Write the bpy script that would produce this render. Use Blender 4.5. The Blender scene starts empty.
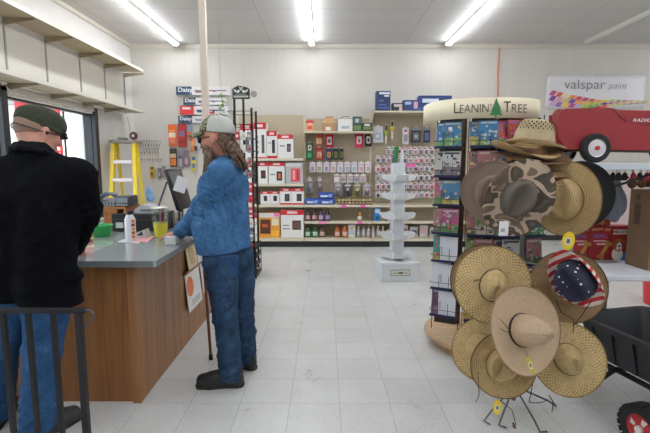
import bpy, bmesh, math, random
import numpy as np
from mathutils import Vector, Matrix, Quaternion
random.seed(7)
PI = math.pi
SC = bpy.context.scene
COL = SC.collection
# ------------------------------------------------------------------ camera model
CH, CF = 1.45, 433.0
CP = math.atan(51.5/CF); cC, cS = math.cos(CP), math.sin(CP)
def at(x, y, Y):
    a = (x-325)/CF; b = (216.5-y)/CF
    t = Y/(cC+b*cS)
    return Vector((a*t, Y, CH+(-cS+b*cC)*t))
def onz(x, y, z=0.0):
    a = (x-325)/CF; b = (216.5-y)/CF
    t = (z-CH)/(-cS+b*cC)
    return Vector((a*t, (cC+b*cS)*t, z))
def onx(x, y, X):
    a = (x-325)/CF; b = (216.5-y)/CF
    t = X/a
    return Vector((X, (cC+b*cS)*t, CH+(-cS+b*cC)*t))
# ------------------------------------------------------------------ materials
def lin(c):
    if isinstance(c, str):
        c = c.lstrip('#'); c = [int(c[i:i+2], 16)/255 for i in (0, 2, 4)]
    return tuple((v/12.92 if v <= .04045 else ((v+.055)/1.055)**2.4) for v in c[:3])+(1.0,)
MATS = {}
def mat(name, col, rough=.6, metal=0.0, var=0.0, vscale=8.0, bump=0.0, bscale=60.0, emit=0.0, trans=0.0, coat=0.0, col2=None, sheen=0.0, spec=None):
    if name in MATS: return MATS[name]
    m = bpy.data.materials.new(name); m.use_nodes = True; MATS[name] = m
    nt = m.node_tree; b = nt.nodes['Principled BSDF']; L = nt.links
    c = lin(col); b.inputs['Base Color'].default_value = c
    b.inputs['Roughness'].default_value = rough; b.inputs['Metallic'].default_value = metal
    if coat: b.inputs['Coat Weight'].default_value = coat
    if spec is not None: b.inputs['Specular IOR Level'].default_value = spec
    if trans: b.inputs['Transmission Weight'].default_value = trans
    if sheen: b.inputs['Sheen Weight'].default_value = sheen
    if emit:
        b.inputs['Emission Color'].default_value = c; b.inputs['Emission Strength'].default_value = emit
    if var or bump or col2:
        tc = nt.nodes.new('ShaderNodeTexCoord')
    if var or col2:
        n = nt.nodes.new('ShaderNodeTexNoise'); n.inputs['Scale'].default_value = vscale; n.inputs['Detail'].default_value = 5
        L.new(tc.outputs['Object'], n.inputs['Vector'])
        r = nt.nodes.new('ShaderNodeValToRGB')
        r.color_ramp.elements[0].position = .35; r.color_ramp.elements[1].position = .65
        if col2:
            a, d = c, lin(col2)
        else:
            a = tuple(min(1, v*(1+var)) for v in c[:3])+(1,); d = tuple(v*(1-var) for v in c[:3])+(1,)
        r.color_ramp.elements[0].color = d; r.color_ramp.elements[1].color = a
        L.new(n.outputs['Fac'], r.inputs['Fac']); L.new(r.outputs['Color'], b.inputs['Base Color'])
    if bump:
        n2 = nt.nodes.new('ShaderNodeTexNoise'); n2.inputs['Scale'].default_value = bscale; n2.inputs['Detail'].default_value = 4
        L.new(tc.outputs['Object'], n2.inputs['Vector'])
        bm = nt.nodes.new('ShaderNodeBump'); bm.inputs['Strength'].default_value = bump; bm.inputs['Distance'].default_value = .01
        L.new(n2.outputs['Fac'], bm.inputs['Height']); L.new(bm.outputs['Normal'], b.inputs['Normal'])
    return m
class NT:
    """small node-graph helper"""
    def __init__(s, name, rough=.6, metal=0):
        s.m = bpy.data.materials.new(name); s.m.use_nodes = True; MATS[name] = s.m
        s.t = s.m.node_tree; s.b = s.t.nodes['Principled BSDF']
        s.b.inputs['Roughness'].default_value = rough; s.b.inputs['Metallic'].default_value = metal
        s.tc = s.t.nodes.new('ShaderNodeTexCoord')
    def n(s, typ, **kw):
        x = s.t.nodes.new(typ)
        for k, v in kw.items():
            if k.startswith('i_'):
                x.inputs[k[2:].replace('_', ' ')].default_value = v
            else: setattr(x, k, v)
        return x
    def l(s, a, b): s.t.links.new(a, b)
    def math(s, op, a, b=None):
        x = s.t.nodes.new('ShaderNodeMath'); x.operation = op
        for i, v in enumerate((a, b)):
            if v is None: continue
            if isinstance(v, (int, float)): x.inputs[i].default_value = v
            else: s.l(v, x.inputs[i])
        return x.outputs[0]
    def ramp(s, fac, stops, const=False):
        x = s.t.nodes.new('ShaderNodeValToRGB'); e = x.color_ramp.elements
        if const: x.color_ramp.interpolation = 'CONSTANT'
        e[0].position = stops[0][0]; e[0].color = lin(stops[0][1])
        e[1].position = stops[1][0]; e[1].color = lin(stops[1][1])
        for p, c in stops[2:]:
            k = e.new(p); k.color = lin(c)
        s.l(fac, x.inputs[0]); return x.outputs[0]
    def bump(s, h, strength=.3, dist=.01):
        x = s.n('ShaderNodeBump'); x.inputs['Strength'].default_value = strength; x.inputs['Distance'].default_value = dist
        s.l(h, x.inputs['Height']); s.l(x.outputs[0], s.b.inputs['Normal'])
    def color(s, c): s.l(c, s.b.inputs['Base Color'])
def m_floor():
    g = NT('vinyl_tile_floor', .24)
    mp = g.n('ShaderNodeMapping'); mp.inputs['Location'].default_value = (-.09+.3048*40, -2.5+.3048*40, 0)
    g.l(g.tc.outputs['Object'], mp.inputs[0])
    br = g.n('ShaderNodeTexBrick', offset=0.0, squash=1.0)
    for k, v in (('Scale', 1.0), ('Brick Width', .3048), ('Row Height', .3048), ('Mortar Size', .0022), ('Mortar Smooth', .3), ('Bias', 0.0)): br.inputs[k].default_value = v
    br.inputs['Color1'].default_value = lin('#dadbda'); br.inputs['Color2'].default_value = lin('#d3d4d3'); br.inputs['Mortar'].default_value = lin('#aeaeac')
    g.l(mp.outputs[0], br.inputs[0])
    n = g.n('ShaderNodeTexNoise', i_Scale=3.0, i_Detail=8.0, i_Roughness=.65); g.l(g.tc.outputs['Object'], n.inputs[0])
    r = g.ramp(n.outputs[0], [(.3, '#ecebe8'), (.7, '#ffffff')])
    mx = g.n('ShaderNodeMixRGB', blend_type='MULTIPLY', i_Fac=.8); g.l(br.outputs[0], mx.inputs[1]); g.l(r, mx.inputs[2]); 
    n3 = g.n('ShaderNodeTexNoise', i_Scale=60.0, i_Detail=3.0); g.l(g.tc.outputs['Object'], n3.inputs[0])
    r3 = g.ramp(n3.outputs[0], [(.35, '#ebeae8'), (.6, '#ffffff')])
    mx2 = g.n('ShaderNodeMixRGB', blend_type='MULTIPLY', i_Fac=.6); g.l(mx.outputs[0], mx2.inputs[1]); g.l(r3, mx2.inputs[2])
    g.color(mx2.outputs[0])
    rr = g.n('ShaderNodeMapRange'); rr.inputs['To Min'].default_value = .2; rr.inputs['To Max'].default_value = .42
    g.l(n.outputs[0], rr.inputs[0]); g.l(rr.outputs[0], g.b.inputs['Roughness'])
    return g.m
def m_grid(name, w, h, c1, c2, cm, mortar, loc=(0, 0, 0), swap=None, rough=.8, bmp=.2):
    g = NT(name, rough)
    v = g.tc.outputs['Object']
    if swap:
        sx = g.n('ShaderNodeSeparateXYZ'); g.l(v, sx.inputs[0]); cx = g.n('ShaderNodeCombineXYZ')
        g.l(sx.outputs[swap[0]], cx.inputs[0]); g.l(sx.outputs[swap[1]], cx.inputs[1]); v = cx.outputs[0]
    mp = g.n('ShaderNodeMapping'); mp.inputs['Location'].default_value = loc; g.l(v, mp.inputs[0])
    br = g.n('ShaderNodeTexBrick', offset=0.0, squash=1.0)
    for k, q in (('Scale', 1.0), ('Brick Width', w), ('Row Height', h), ('Mortar Size', mortar), ('Mortar Smooth', .2), ('Bias', 0.0)): br.inputs[k].default_value = q
    br.inputs['Color1'].default_value = lin(c1); br.inputs['Color2'].default_value = lin(c2); br.inputs['Mortar'].default_value = lin(cm)
    g.l(mp.outputs[0], br.inputs[0]); g.color(br.outputs[0])
    inv = g.math('SUBTRACT', 1.0, br.outputs['Fac']); g.bump(inv, bmp, .004)
    return g.m
def m_wood(name, c1, c2, scale=1.0, axis=2, rough=.45):
    g = NT(name, rough)
    mp = g.n('ShaderNodeMapping'); s = [26*scale]*3; s[axis] = 1.3*scale; mp.inputs['Scale'].default_value = s
    g.l(g.tc.outputs['Object'], mp.inputs[0])
    n = g.n('ShaderNodeTexNoise', i_Scale=1.0, i_Detail=7.0, i_Roughness=.65, i_Distortion=.6); g.l(mp.outputs[0], n.inputs[0])
    n2 = g.n('ShaderNodeTexNoise', i_Scale=1.6, i_Detail=2.0); g.l(g.tc.outputs['Object'], n2.inputs[0])
    f = g.math('ADD', g.math('MULTIPLY', n.outputs[0], .8), g.math('MULTIPLY', n2.outputs[0], .2))
    g.color(g.ramp(f, [(.32, c1), (.66, c2)])); g.bump(n.outputs[0], .08, .003)
    return g.m
def m_straw(name, c1, c2, n_ang=46, n_r=150, diag=True, rough=.75, hole=False):
    """woven straw, drawn in the hat's own angle / length coordinates (UV)"""
    g = NT(name, rough); g.b.inputs['Specular IOR Level'].default_value = .2
    sx = g.n('ShaderNodeSeparateXYZ'); g.l(g.tc.outputs['UV'], sx.inputs[0]); U, V = sx.outputs[0], sx.outputs[1]
    nz = g.n('ShaderNodeTexNoise', i_Scale=45.0, i_Detail=4.0); g.l(g.tc.outputs['Object'], nz.inputs[0])
    if diag:
        a = g.math('SINE', g.math('ADD', g.math('MULTIPLY', U, n_ang*2*PI), g.math('MULTIPLY', V, n_r*1.2)))
        b = g.math('SINE', g.math('SUBTRACT', g.math('MULTIPLY', U, n_ang*2*PI), g.math('MULTIPLY', V, n_r*1.2)))
        w = g.math('MULTIPLY', g.math('ABSOLUTE', a), g.math('ABSOLUTE', b))
        w = g.math('POWER', w, .6); nl = g.n('ShaderNodeTexNoise', i_Scale=9.0, i_Detail=3.0); g.l(g.tc.outputs['Object'], nl.inputs[0]); w = g.math('ADD', g.math('MULTIPLY', w, .62), g.math('MULTIPLY', nl.outputs[0], .34))
    else:
        a = g.math('ABSOLUTE', g.math('SINE', g.math('MULTIPLY', V, n_r*1.6)))
        b = g.math('ABSOLUTE', g.math('SINE', g.math('ADD', g.math('MULTIPLY', U, n_ang*3*PI), g.math('MULTIPLY', V, n_r*.8))))
        w = g.math('ADD', g.math('MULTIPLY', a, .6), g.math('MULTIPLY', b, .4))
    f = g.math('ADD', g.math('MULTIPLY', w, .68), g.math('MULTIPLY', nz.outputs[0], .36))
    g.color(g.ramp(f, [(.2, c1), (.68, c2)]))
    g.bump(w, .55, .006)
    return g.m
def m_camo(name, cols, scale=14):
    g = NT(name, .85)
    n = g.n('ShaderNodeTexNoise', i_Scale=float(scale), i_Detail=1.2, i_Distortion=1.0); g.l(g.tc.outputs['Object'], n.inputs[0])
    k = len(cols); g.color(g.ramp(n.outputs[0], [(0.0 if i == 0 else .36+.28*(i-1)/(max(1, k-2)), c) for i, c in enumerate(cols)], True))
    return g.m
def m_denim(name, c1, c2, fade='#6f8fb5', s=1.0):
    g = NT(name, .9); g.b.inputs['Specular IOR Level'].default_value = .15
    n = g.n('ShaderNodeTexNoise', i_Scale=9.0*s, i_Detail=6.0, i_Roughness=.7); g.l(g.tc.outputs['Object'], n.inputs[0])
    mp = g.n('ShaderNodeMapping'); mp.inputs['Scale'].default_value = (260, 260, 60); g.l(g.tc.outputs['Object'], mp.inputs[0])
    n2 = g.n('ShaderNodeTexNoise', i_Scale=1.0, i_Detail=2.0); g.l(mp.outputs[0], n2.inputs[0])
    f = g.math('ADD', g.math('MULTIPLY', n.outputs[0], .7), g.math('MULTIPLY', n2.outputs[0], .3))
    g.color(g.ramp(f, [(.32, c1), (.55, c2), (.72, fade)])); g.bump(n.outputs[0], .35, .012)
    return g.m
def m_glass(name, tint='#ffffff', gloss=.12):
    m = bpy.data.materials.new(name); m.use_nodes = True; MATS[name] = m
    t = m.node_tree; t.nodes.clear()
    o = t.nodes.new('ShaderNodeOutputMaterial'); tr = t.nodes.new('ShaderNodeBsdfTransparent'); tr.inputs[0].default_value = lin(tint)
    gl = t.nodes.new('ShaderNodeBsdfGlossy'); gl.inputs['Roughness'].default_value = .03
    mx = t.nodes.new('ShaderNodeMixShader'); mx.inputs[0].default_value = gloss
    t.links.new(tr.outputs[0], mx.inputs[1]); t.links.new(gl.outputs[0], mx.inputs[2]); t.links.new(mx.outputs[0], o.inputs[0])
    return m
_cc = {}
def C(col, rough=.5):
    """plain printed colour"""
    k = (col, rough)
    if k not in _cc: _cc[k] = mat('print_'+col.strip('#')+('' if rough == .5 else '_%d' % int(rough*100)), col, rough)
    return _cc[k]
# ------------------------------------------------------------------ mesh builder (world coordinates)
def wm(o):
    m = o.matrix_basis.copy(); p = o.parent
    while p is not None:
        m = p.matrix_basis @ m; p = p.parent
    return m
class MB:
    def __init__(s): s.v = []; s.f = []; s.mi = []; s.uv = {}
    def add(s, vs, fs, mi=0):
        b = len(s.v); s.v += [tuple(v) for v in vs]
        for f in fs: s.f.append(tuple(b+i for i in f)); s.mi.append(mi)
        return s
    def box(s, lo, hi, mi=0, M=None, front=None):
        x0, y0, z0 = lo; x1, y1, z1 = hi
        vs = [Vector(p) for p in ((x0,y0,z0),(x1,y0,z0),(x1,y1,z0),(x0,y1,z0),(x0,y0,z1),(x1,y0,z1),(x1,y1,z1),(x0,y1,z1))]
        if M is not None: vs = [M @ v for v in vs]
        return s.add(vs, [(0,3,2,1),(4,5,6,7),(0,1,5,4),(1,2,6,5),(2,3,7,6),(3,0,4,7)], mi)
    def bbox(s, lo, hi, r=.004, mi=0, M=None):
        """bevelled box"""
        bm = bmesh.new(); bmesh.ops.create_cube(bm, size=1)
        lo, hi = Vector(lo), Vector(hi); c = (lo+hi)/2; d = hi-lo
        for v in bm.verts: v.co = Vector((v.co.x*d.x, v.co.y*d.y, v.co.z*d.z))+c
        r = min(r, min(abs(q) for q in d)*.45)
        bmesh.ops.bevel(bm, geom=bm.edges[:], offset=r, segments=2, affect='EDGES', profile=.5)
        if M is not None: bmesh.ops.transform(bm, matrix=M, verts=bm.verts[:])
        bm.verts.index_update()
        s.add([v.co.copy() for v in bm.verts], [[v.index for v in f.verts] for f in bm.faces], mi); bm.free(); return s
    def quad(s, a, b, c, d, mi=0): return s.add([a, b, c, d], [(0,1,2,3)], mi)
    def tube(s, pts, r, n=8, mi=0, cap=True, closed=False, flat=1.0):
        pts = [Vector(p) for p in pts]; N = len(pts); rs = r if isinstance(r, (list, tuple)) else [r]*N
        b = len(s.v); up = None; rings = []
        for i, p in enumerate(pts):
            if closed: t = (pts[(i+1) % N]-pts[i-1])
            else: t = (pts[min(i+1, N-1)]-pts[max(i-1, 0)])
            t = t.normalized() if t.length > 1e-9 else Vector((0, 0, 1))
            if up is None:
                up = Vector((0, 0, 1)) if abs(t.z) < .9 else Vector((1, 0, 0))
            a = t.cross(up); a.normalize(); up = a.cross(t).normalized()
            rings.append([p+a*math.cos(2*PI*k/n)*rs[i]+up*math.sin(2*PI*k/n)*rs[i]*flat for k in range(n)])
        vs = [v for ring in rings for v in ring]; fs = []
        for i in range(N if closed else N-1):
            j = (i+1) % N
            for k in range(n):
                fs.append((i*n+k, i*n+(k+1) % n, j*n+(k+1) % n, j*n+k))
        if cap and not closed:
            fs.append(tuple(range(n-1, -1, -1))); fs.append(tuple((N-1)*n+k for k in range(n)))
        return s.add(vs, fs, mi)
    def lathe(s, prof, n=24, c=(0, 0, 0), mi=0, M=None, mis=None, cap=True):
        """prof: (r, z) from bottom to top"""
        vs = []; fs = []; c = Vector(c)
        for r, z in prof:
            for k in range(n):
                v = Vector((r*math.cos(2*PI*k/n), r*math.sin(2*PI*k/n), z))
                vs.append((M @ v if M is not None else v)+c)
        b = len(s.v); s.v += [tuple(v) for v in vs]
        for i in range(len(prof)-1):
            for k in range(n):
                s.f.append((b+i*n+k, b+i*n+(k+1) % n, b+(i+1)*n+(k+1) % n, b+(i+1)*n+k)); s.mi.append(mis[i] if mis else mi)
        if cap:
            s.f.append(tuple(b+k for k in range(n-1, -1, -1))); s.mi.append(mis[0] if mis else mi)
            s.f.append(tuple(b+(len(prof)-1)*n+k for k in range(n))); s.mi.append(mis[-1] if mis else mi)
        return s
    def ball(s, c, r, mi=0, n=12, sc=(1, 1, 1)):
        prof = [(math.sin(PI*i/n)*r+1e-5, -math.cos(PI*i/n)*r) for i in range(n+1)]
        M = Matrix.Diagonal((sc[0], sc[1], sc[2])).to_4x4()
        return s.lathe(prof, n*2, c, mi, M)
    def poly(s, pts, d, mi=0):
        """extruded polygon: pts in 3D, thickness vector d"""
        d = Vector(d); n = len(pts); a = [Vector(p) for p in pts]; b = [p+d for p in a]
        fs = [tuple(range(n)), tuple(range(2*n-1, n-1, -1))]+[(i, n+i, n+(i+1) % n, (i+1) % n) for i in range(n)]
        return s.add(a+b, fs, mi)
    def build(s, name, mats, parent=None, smooth=False, origin=None, angle=40, local=False):
        if not isinstance(mats, (list, tuple)): mats = [mats]
        me = bpy.data.meshes.new(name)
        vs = [Vector(v) for v in s.v]
        o = bpy.data.objects.new(name, me); COL.objects.link(o)
        if parent is not None:
            o.parent = parent
            if not local:
                inv = wm(parent).inverted(); vs = [inv @ v for v in vs]
        elif not local:
            if origin is None:
                xs = [v.x for v in vs]; ys = [v.y for v in vs]; zs = [v.z for v in vs]
                origin = Vector(((min(xs)+max(xs))/2, (min(ys)+max(ys))/2, min(zs)))
            origin = Vector(origin); vs = [v-origin for v in vs]; o.location = origin
        me.from_pydata([tuple(v) for v in vs], [], s.f)
        for m in mats: me.materials.append(m)
        me.polygons.foreach_set('material_index', s.mi)
        if smooth:
            me.polygons.foreach_set('use_smooth', [True]*len(me.polygons))
            if angle < 180:
                try: me.set_sharp_from_angle(angle=math.radians(angle))
                except Exception: pass
        me.update(); me.validate()
        return o
def tag(o, label=None, cat=None, group=None, kind=None):
    if label: o['label'] = label
    if cat: o['category'] = cat
    if group: o['group'] = group
    if kind: o['kind'] = kind
    return o
def thing(name, label, cat, loc, group=None, rotz=0.0):
    o = bpy.data.objects.new(name, None); COL.objects.link(o); o.location = loc; o.rotation_euler = (0, 0, rotz); o.empty_display_size = .1
    return tag(o, label, cat, group)
def struct(o): o['kind'] = 'structure'; return o
def copy_tree(o, loc=None, label=None, group=None, parent=None):
    c = o.copy(); COL.objects.link(c); c.parent = parent
    if loc is not None: c.location = loc
    if label: c['label'] = label
    if group: c['group'] = group
    for ch in list(o.children):
        copy_tree(ch, parent=c)
    return c
def text_mesh(body, size, fn, m, name='lettering', parent=None, extrude=.0, space=1.0, bold=0.0, align='LEFT', shear=0.0):
    """built-in font outline turned to a mesh; fn maps (x, y, z) to a world point"""
    cu = bpy.data.curves.new('t', 'FONT'); cu.body = body; cu.size = size; cu.space_character = space; cu.offset = bold; cu.align_x = align; cu.shear = shear
    cu.extrude = extrude; cu.resolution_u = 3
    o = bpy.data.objects.new('t', cu); COL.objects.link(o)
    dg = bpy.context.evaluated_depsgraph_get(); dg.update()
    me = bpy.data.meshes.new_from_object(o.evaluated_get(dg))
    vs = [Vector(fn(v.co.x, v.co.y, v.co.z)) for v in me.vertices]; fs = [tuple(p.vertices) for p in me.polygons]
    bpy.data.objects.remove(o); bpy.data.curves.remove(cu); bpy.data.meshes.remove(me)
    b = MB(); b.v = [tuple(v) for v in vs]; b.f = fs; b.mi = [0]*len(fs)
    return b.build(name, m, parent)
def text_fit(body, W, Hc, fn, m, parent, bold=0.0, shear=0.0, space=1.0, name='lettering'):
    """lettering scaled to width W with capitals Hc high; fn maps (x, y) in metres"""
    cu = bpy.data.curves.new('t', 'FONT'); cu.body = body; cu.size = 1; cu.shear = shear; cu.space_character = space
    o = bpy.data.objects.new('t', cu); COL.objects.link(o); bpy.context.view_layer.update(); w = max(1e-3, o.dimensions.x)
    bpy.data.objects.remove(o); bpy.data.curves.remove(cu)
    kx, ky = W/w, Hc/.69
    return text_mesh(body, 1.0, lambda x, y, z: fn(x*kx, y*ky), m, name, parent, bold=bold, shear=shear, space=space)
# ------------------------------------------------------------------ signed-distance modelling for bodies and cloth
def surface_nets(v, org, h):
    ins = v < 0
    nx, ny, nz = v.shape
    cx, cy, cz = nx-1, ny-1, nz-1
    cnt = np.zeros((cx, cy, cz), np.float32); acc = np.zeros((3, cx, cy, cz), np.float32)
    corners = [(i, j, k) for i in (0, 1) for j in (0, 1) for k in (0, 1)]
    def sl(c): return (slice(c[0], c[0]+cx), slice(c[1], c[1]+cy), slice(c[2], c[2]+cz))
    for a in corners:
        for ax in range(3):
            if a[ax] == 1: continue
            b = list(a); b[ax] = 1
            va, vb = v[sl(a)], v[sl(b)]
            m = (va < 0) != (vb < 0)
            t = np.where(m, va/np.where(m, va-vb, 1), 0)
            for q in range(3):
                acc[q] += np.where(m, a[q]+(t if q == ax else 0), 0)
            cnt += m
    act = cnt > 0
    idx = -np.ones(act.shape, np.int64); idx[act] = np.arange(act.sum())
    P = np.argwhere(act).astype(np.float32)
    off = np.stack([acc[q][act]/cnt[act] for q in range(3)], 1)
    V = (P+off)*h+np.array(org, np.float32)
    faces = []
    for ax in range(3):
        o1, o2 = [q for q in range(3) if q != ax]
        s0 = [slice(None)]*3; s1 = [slice(None)]*3; s0[ax] = slice(0, -1); s1[ax] = slice(1, None)
        a, b = ins[tuple(s0)], ins[tuple(s1)]
        for flip, m in ((False, a & ~b), (True, ~a & b)):
            e = np.argwhere(m)
            ok = (e[:, o1] > 0) & (e[:, o2] > 0) & (e[:, o1] < [nx, ny, nz][o1]-1) & (e[:, o2] < [nx, ny, nz][o2]-1)
            e = e[ok]
            def g(d1, d2):
                f = e.copy(); f[:, o1] -= d1; f[:, o2] -= d2; return idx[f[:, 0], f[:, 1], f[:, 2]]
            q = np.stack([g(0, 0), g(1, 0), g(1, 1), g(0, 1)], 1)
            if ax == 1: q = q[:, ::-1]
            if flip: q = q[:, ::-1]
            faces.append(q)
    Fq = np.concatenate(faces); Fq = Fq[(Fq >= 0).all(1)]
    return V, Fq
class SDF:
    def __init__(s, k=.02): s.p = []; s.k = k; s.cuts = []
    def cone(s, a, b, ra, rb=None, k=None, sub=False):
        s.p.append(('c', np.array(a, float), np.array(b, float), ra, ra if rb is None else rb, s.k if k is None else k, sub)); return s
    def chain(s, pts, rs, k=None):
        for i in range(len(pts)-1): s.cone(pts[i], pts[i+1], rs[i], rs[i+1], k)
        return s
    def ell(s, c, r, R=None, k=None, sub=False):
        s.p.append(('e', np.array(c, float), np.array(r, float), np.eye(3) if R is None else np.array(R, float), 0, s.k if k is None else k, sub)); return s
    def cut(s, point, normal): s.cuts.append((np.array(point, float), np.array(normal, float)/np.linalg.norm(np.array(normal, float)))); return s
    def mesh(s, h, disp=None):
        lo = np.full(3, 1e9); hi = -lo
        def bb(p):
            if p[0] == 'c':
                return np.minimum(p[1]-p[3], p[2]-p[4]), np.maximum(p[1]+p[3], p[2]+p[4])
            r = p[2].max(); return p[1]-r, p[1]+r
        for p in s.p:
            if p[6]: continue
            a, b = bb(p); lo = np.minimum(lo, a); hi = np.maximum(hi, b)
        lo -= 4*h+.02; hi += 4*h+.02
        n = np.ceil((hi-lo)/h).astype(int)+1
        ax = [lo[i]+np.arange(n[i])*h for i in range(3)]
        G = np.full(n, .2, np.float32)
        for p in s.p:
            a, b = bb(p); k = max(p[5], 1e-4); m = k+3*h+.03
            i0 = np.clip(np.floor((a-m-lo)/h).astype(int), 0, n-1); i1 = np.clip(np.ceil((b+m-lo)/h).astype(int)+1, 1, n)
            X = (ax[0][i0[0]:i1[0]])[:, None, None]; Y = (ax[1][i0[1]:i1[1]])[None, :, None]; Z = (ax[2][i0[2]:i1[2]])[None, None, :]
            if p[0] == 'c':
                A, B, ra, rb = p[1], p[2], p[3], p[4]; d = B-A; L2 = max(float(d@d), 1e-12)
                t = np.clip(((X-A[0])*d[0]+(Y-A[1])*d[1]+(Z-A[2])*d[2])/L2, 0, 1)
                D = np.sqrt((X-A[0]-t*d[0])**2+(Y-A[1]-t*d[1])**2+(Z-A[2]-t*d[2])**2)-(ra+(rb-ra)*t)
            else:
                c, r, R = p[1], p[2], p[3]
                x, y, z = X-c[0], Y-c[1], Z-c[2]
                q = [(x*R[0][i]+y*R[1][i]+z*R[2][i]) for i in range(3)]
                k0 = np.sqrt(sum((q[i]/r[i])**2 for i in range(3))); k1 = np.sqrt(sum((q[i]/r[i]**2)**2 for i in range(3)))+1e-9
                D = k0*(k0-1)/k1
            sl = (slice(i0[0], i1[0]), slice(i0[1], i1[1]), slice(i0[2], i1[2]))
            g = G[sl]
            if p[6]:
                hh = np.clip(.5-.5*(g+D)/k, 0, 1); G[sl] = g*(1-hh)+(-D)*hh+k*hh*(1-hh)
            else:
                hh = np.clip(.5+.5*(g-D)/k, 0, 1); G[sl] = g*(1-hh)+D*hh-k*hh*(1-hh)
        for P0, N in s.cuts:
            D = (ax[0][:, None, None]-P0[0])*N[0]+(ax[1][None, :, None]-P0[1])*N[1]+(ax[2][None, None, :]-P0[2])*N[2]
            G = np.maximum(G, D)
        V, Fq = surface_nets(G, lo, h)
        if disp is not None:
            # vertex normals from the field
            gx, gy, gz = np.gradient(G, h)
            ii = np.clip(np.round((V-lo)/h).astype(int), 0, np.array(G.shape)-1)
            N = np.stack([q[ii[:, 0], ii[:, 1], ii[:, 2]] for q in (gx, gy, gz)], 1); N /= np.linalg.norm(N, axis=1)[:, None]+1e-9
            V = V+N*disp(V)[:, None]
        return V, Fq
    def build(s, name, mats, parent, h=.006, disp=None, mi_fn=None):
        V, Fq = s.mesh(h, disp)
        inv = np.array(wm(parent).inverted())
        Vl = V@inv[:3, :3].T+inv[:3, 3]
        me = bpy.data.meshes.new(name); me.from_pydata(Vl.tolist(), [], Fq.tolist())
        if not isinstance(mats, (list, tuple)): mats = [mats]
        for m in mats: me.materials.append(m)
        if mi_fn is not None:
            cen = V[Fq].mean(1); me.polygons.foreach_set('material_index', mi_fn(cen).astype(np.int32))
        me.polygons.foreach_set('use_smooth', [True]*len(me.polygons)); me.update()
        o = bpy.data.objects.new(name, me); COL.objects.link(o); o.parent = parent
        return o
def frame(c, f, u):
    """4x4 with columns right, forward, up"""
    f = Vector(f).normalized(); u = Vector(u); r = f.cross(u).normalized(); u = r.cross(f).normalized()
    return Matrix(((r.x, f.x, u.x, c[0]), (r.y, f.y, u.y, c[1]), (r.z, f.z, u.z, c[2]), (0, 0, 0, 1)))
def R3(M): return [[M[i][j] for j in range(3)] for i in range(3)]
def head_prims(S, M, ears=True):
    R = R3(M)
    def p(x, y, z): return tuple((M @ Vector((x, y, z)))[:3])
    S.ell(p(0, -.012, .03), (.078, .1, .093), R, k=.03)
    S.ell(p(0, .028, -.03), (.064, .068, .085), R, k=.03)
    S.cone(p(-.022, .048, -.088), p(.022, .048, -.088), .026, .026, k=.03)
    S.cone(p(0, .09, .018), p(0, .113, -.022), .009, .013, k=.012)
    S.cone(p(-.034, .082, .022), p(.034, .082, .022), .012, .012, k=.015)
    S.cone(p(-.018, .09, -.055), p(.018, .09, -.055), .009, .009, k=.01)
    S.cone(p(-.016, .088, -.067), p(.016, .088, -.067), .008, .008, k=.01)
    S.ell(p(-.045, .06, -.02), (.024, .026, .026), R, k=.02); S.ell(p(.045, .06, -.02), (.024, .026, .026), R, k=.02)
    if ears:
        for sx in (-1, 1):
            S.ell(p(sx*.082, -.012, -.008), (.010, .021, .034), R, k=.01)
            S.ell(p(sx*.092, -.006, -.008), (.006, .011, .02), R, k=.006, sub=True)
    return S
def hand_prims(S, wrist, fwd, up, side, curl=.3, spread=.12, scale=1.0):
    """fwd along the fingers, up = back of the hand, side = +1 thumb on the right of fwd"""
    M = frame(wrist, fwd, up); s = scale
    def p(x, y, z): return np.array((M @ Vector((x*s*side, y*s, z*s)))[:3])
    for i, x in enumerate((.028, .010, -.009, -.027)):
        S.cone(p(x*.6, .012, 0), p(x, .085, 0), .015*s, .012*s, k=.014)
    lens = (.070, .080, .074, .058)
    for i, x in enumerate((.028, .010, -.009, -.027)):
        a = spread*(1.2-i*.8); L = lens[i]; q = Vector((x, .085, 0)); ang = -curl*.4; pts = [(q.x, q.y, q.z)]
        for j, fr in enumerate((.45, .32, .23)):
            d = Vector((math.sin(a), math.cos(a)*math.cos(ang), math.sin(ang)))
            q = q+d*L*fr; pts.append((q.x, q.y, q.z)); ang -= curl*(1.0+.2*i)
        r = (.0095, .0088, .008, .0068)
        for j in range(3): S.cone(p(*pts[j]), p(*pts[j+1]), r[j]*s, r[j+1]*s, k=.003)
    S.cone(p(.022, .02, -.004), p(.046, .052, -.012), .014*s, .011*s, k=.01)
    S.cone(p(.046, .052, -.012), p(.055, .082, -.016), .0105*s, .0085*s, k=.004)
    S.cone(p(.055, .082, -.016), p(.054, .103, -.02), .0085*s, .007*s, k=.003)
    return S
from mathutils.bvhtree import BVHTree
def seam(o, pts, r, m, nm, off=.0, sub_=4):
    """a stitched seam laid on the surface of o through the given world points"""
    W = wm(o); bv = BVHTree.FromPolygons([W @ v.co for v in o.data.vertices], [tuple(p.vertices) for p in o.data.polygons]); out = []
    for i in range(len(pts)-1):
        for k in range(sub_+(1 if i == len(pts)-2 else 0)):
            q = Vector(pts[i]).lerp(Vector(pts[i+1]), k/sub_); c, nn, _, _ = bv.find_nearest(q); out.append(c+nn*off)
    return MB().tube(out, r, 5).build(nm, m, o, smooth=True)
ORD = ['first','second','third','fourth','fifth','sixth','seventh','eighth','ninth','tenth','eleventh','twelfth','thirteenth','fourteenth']
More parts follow.
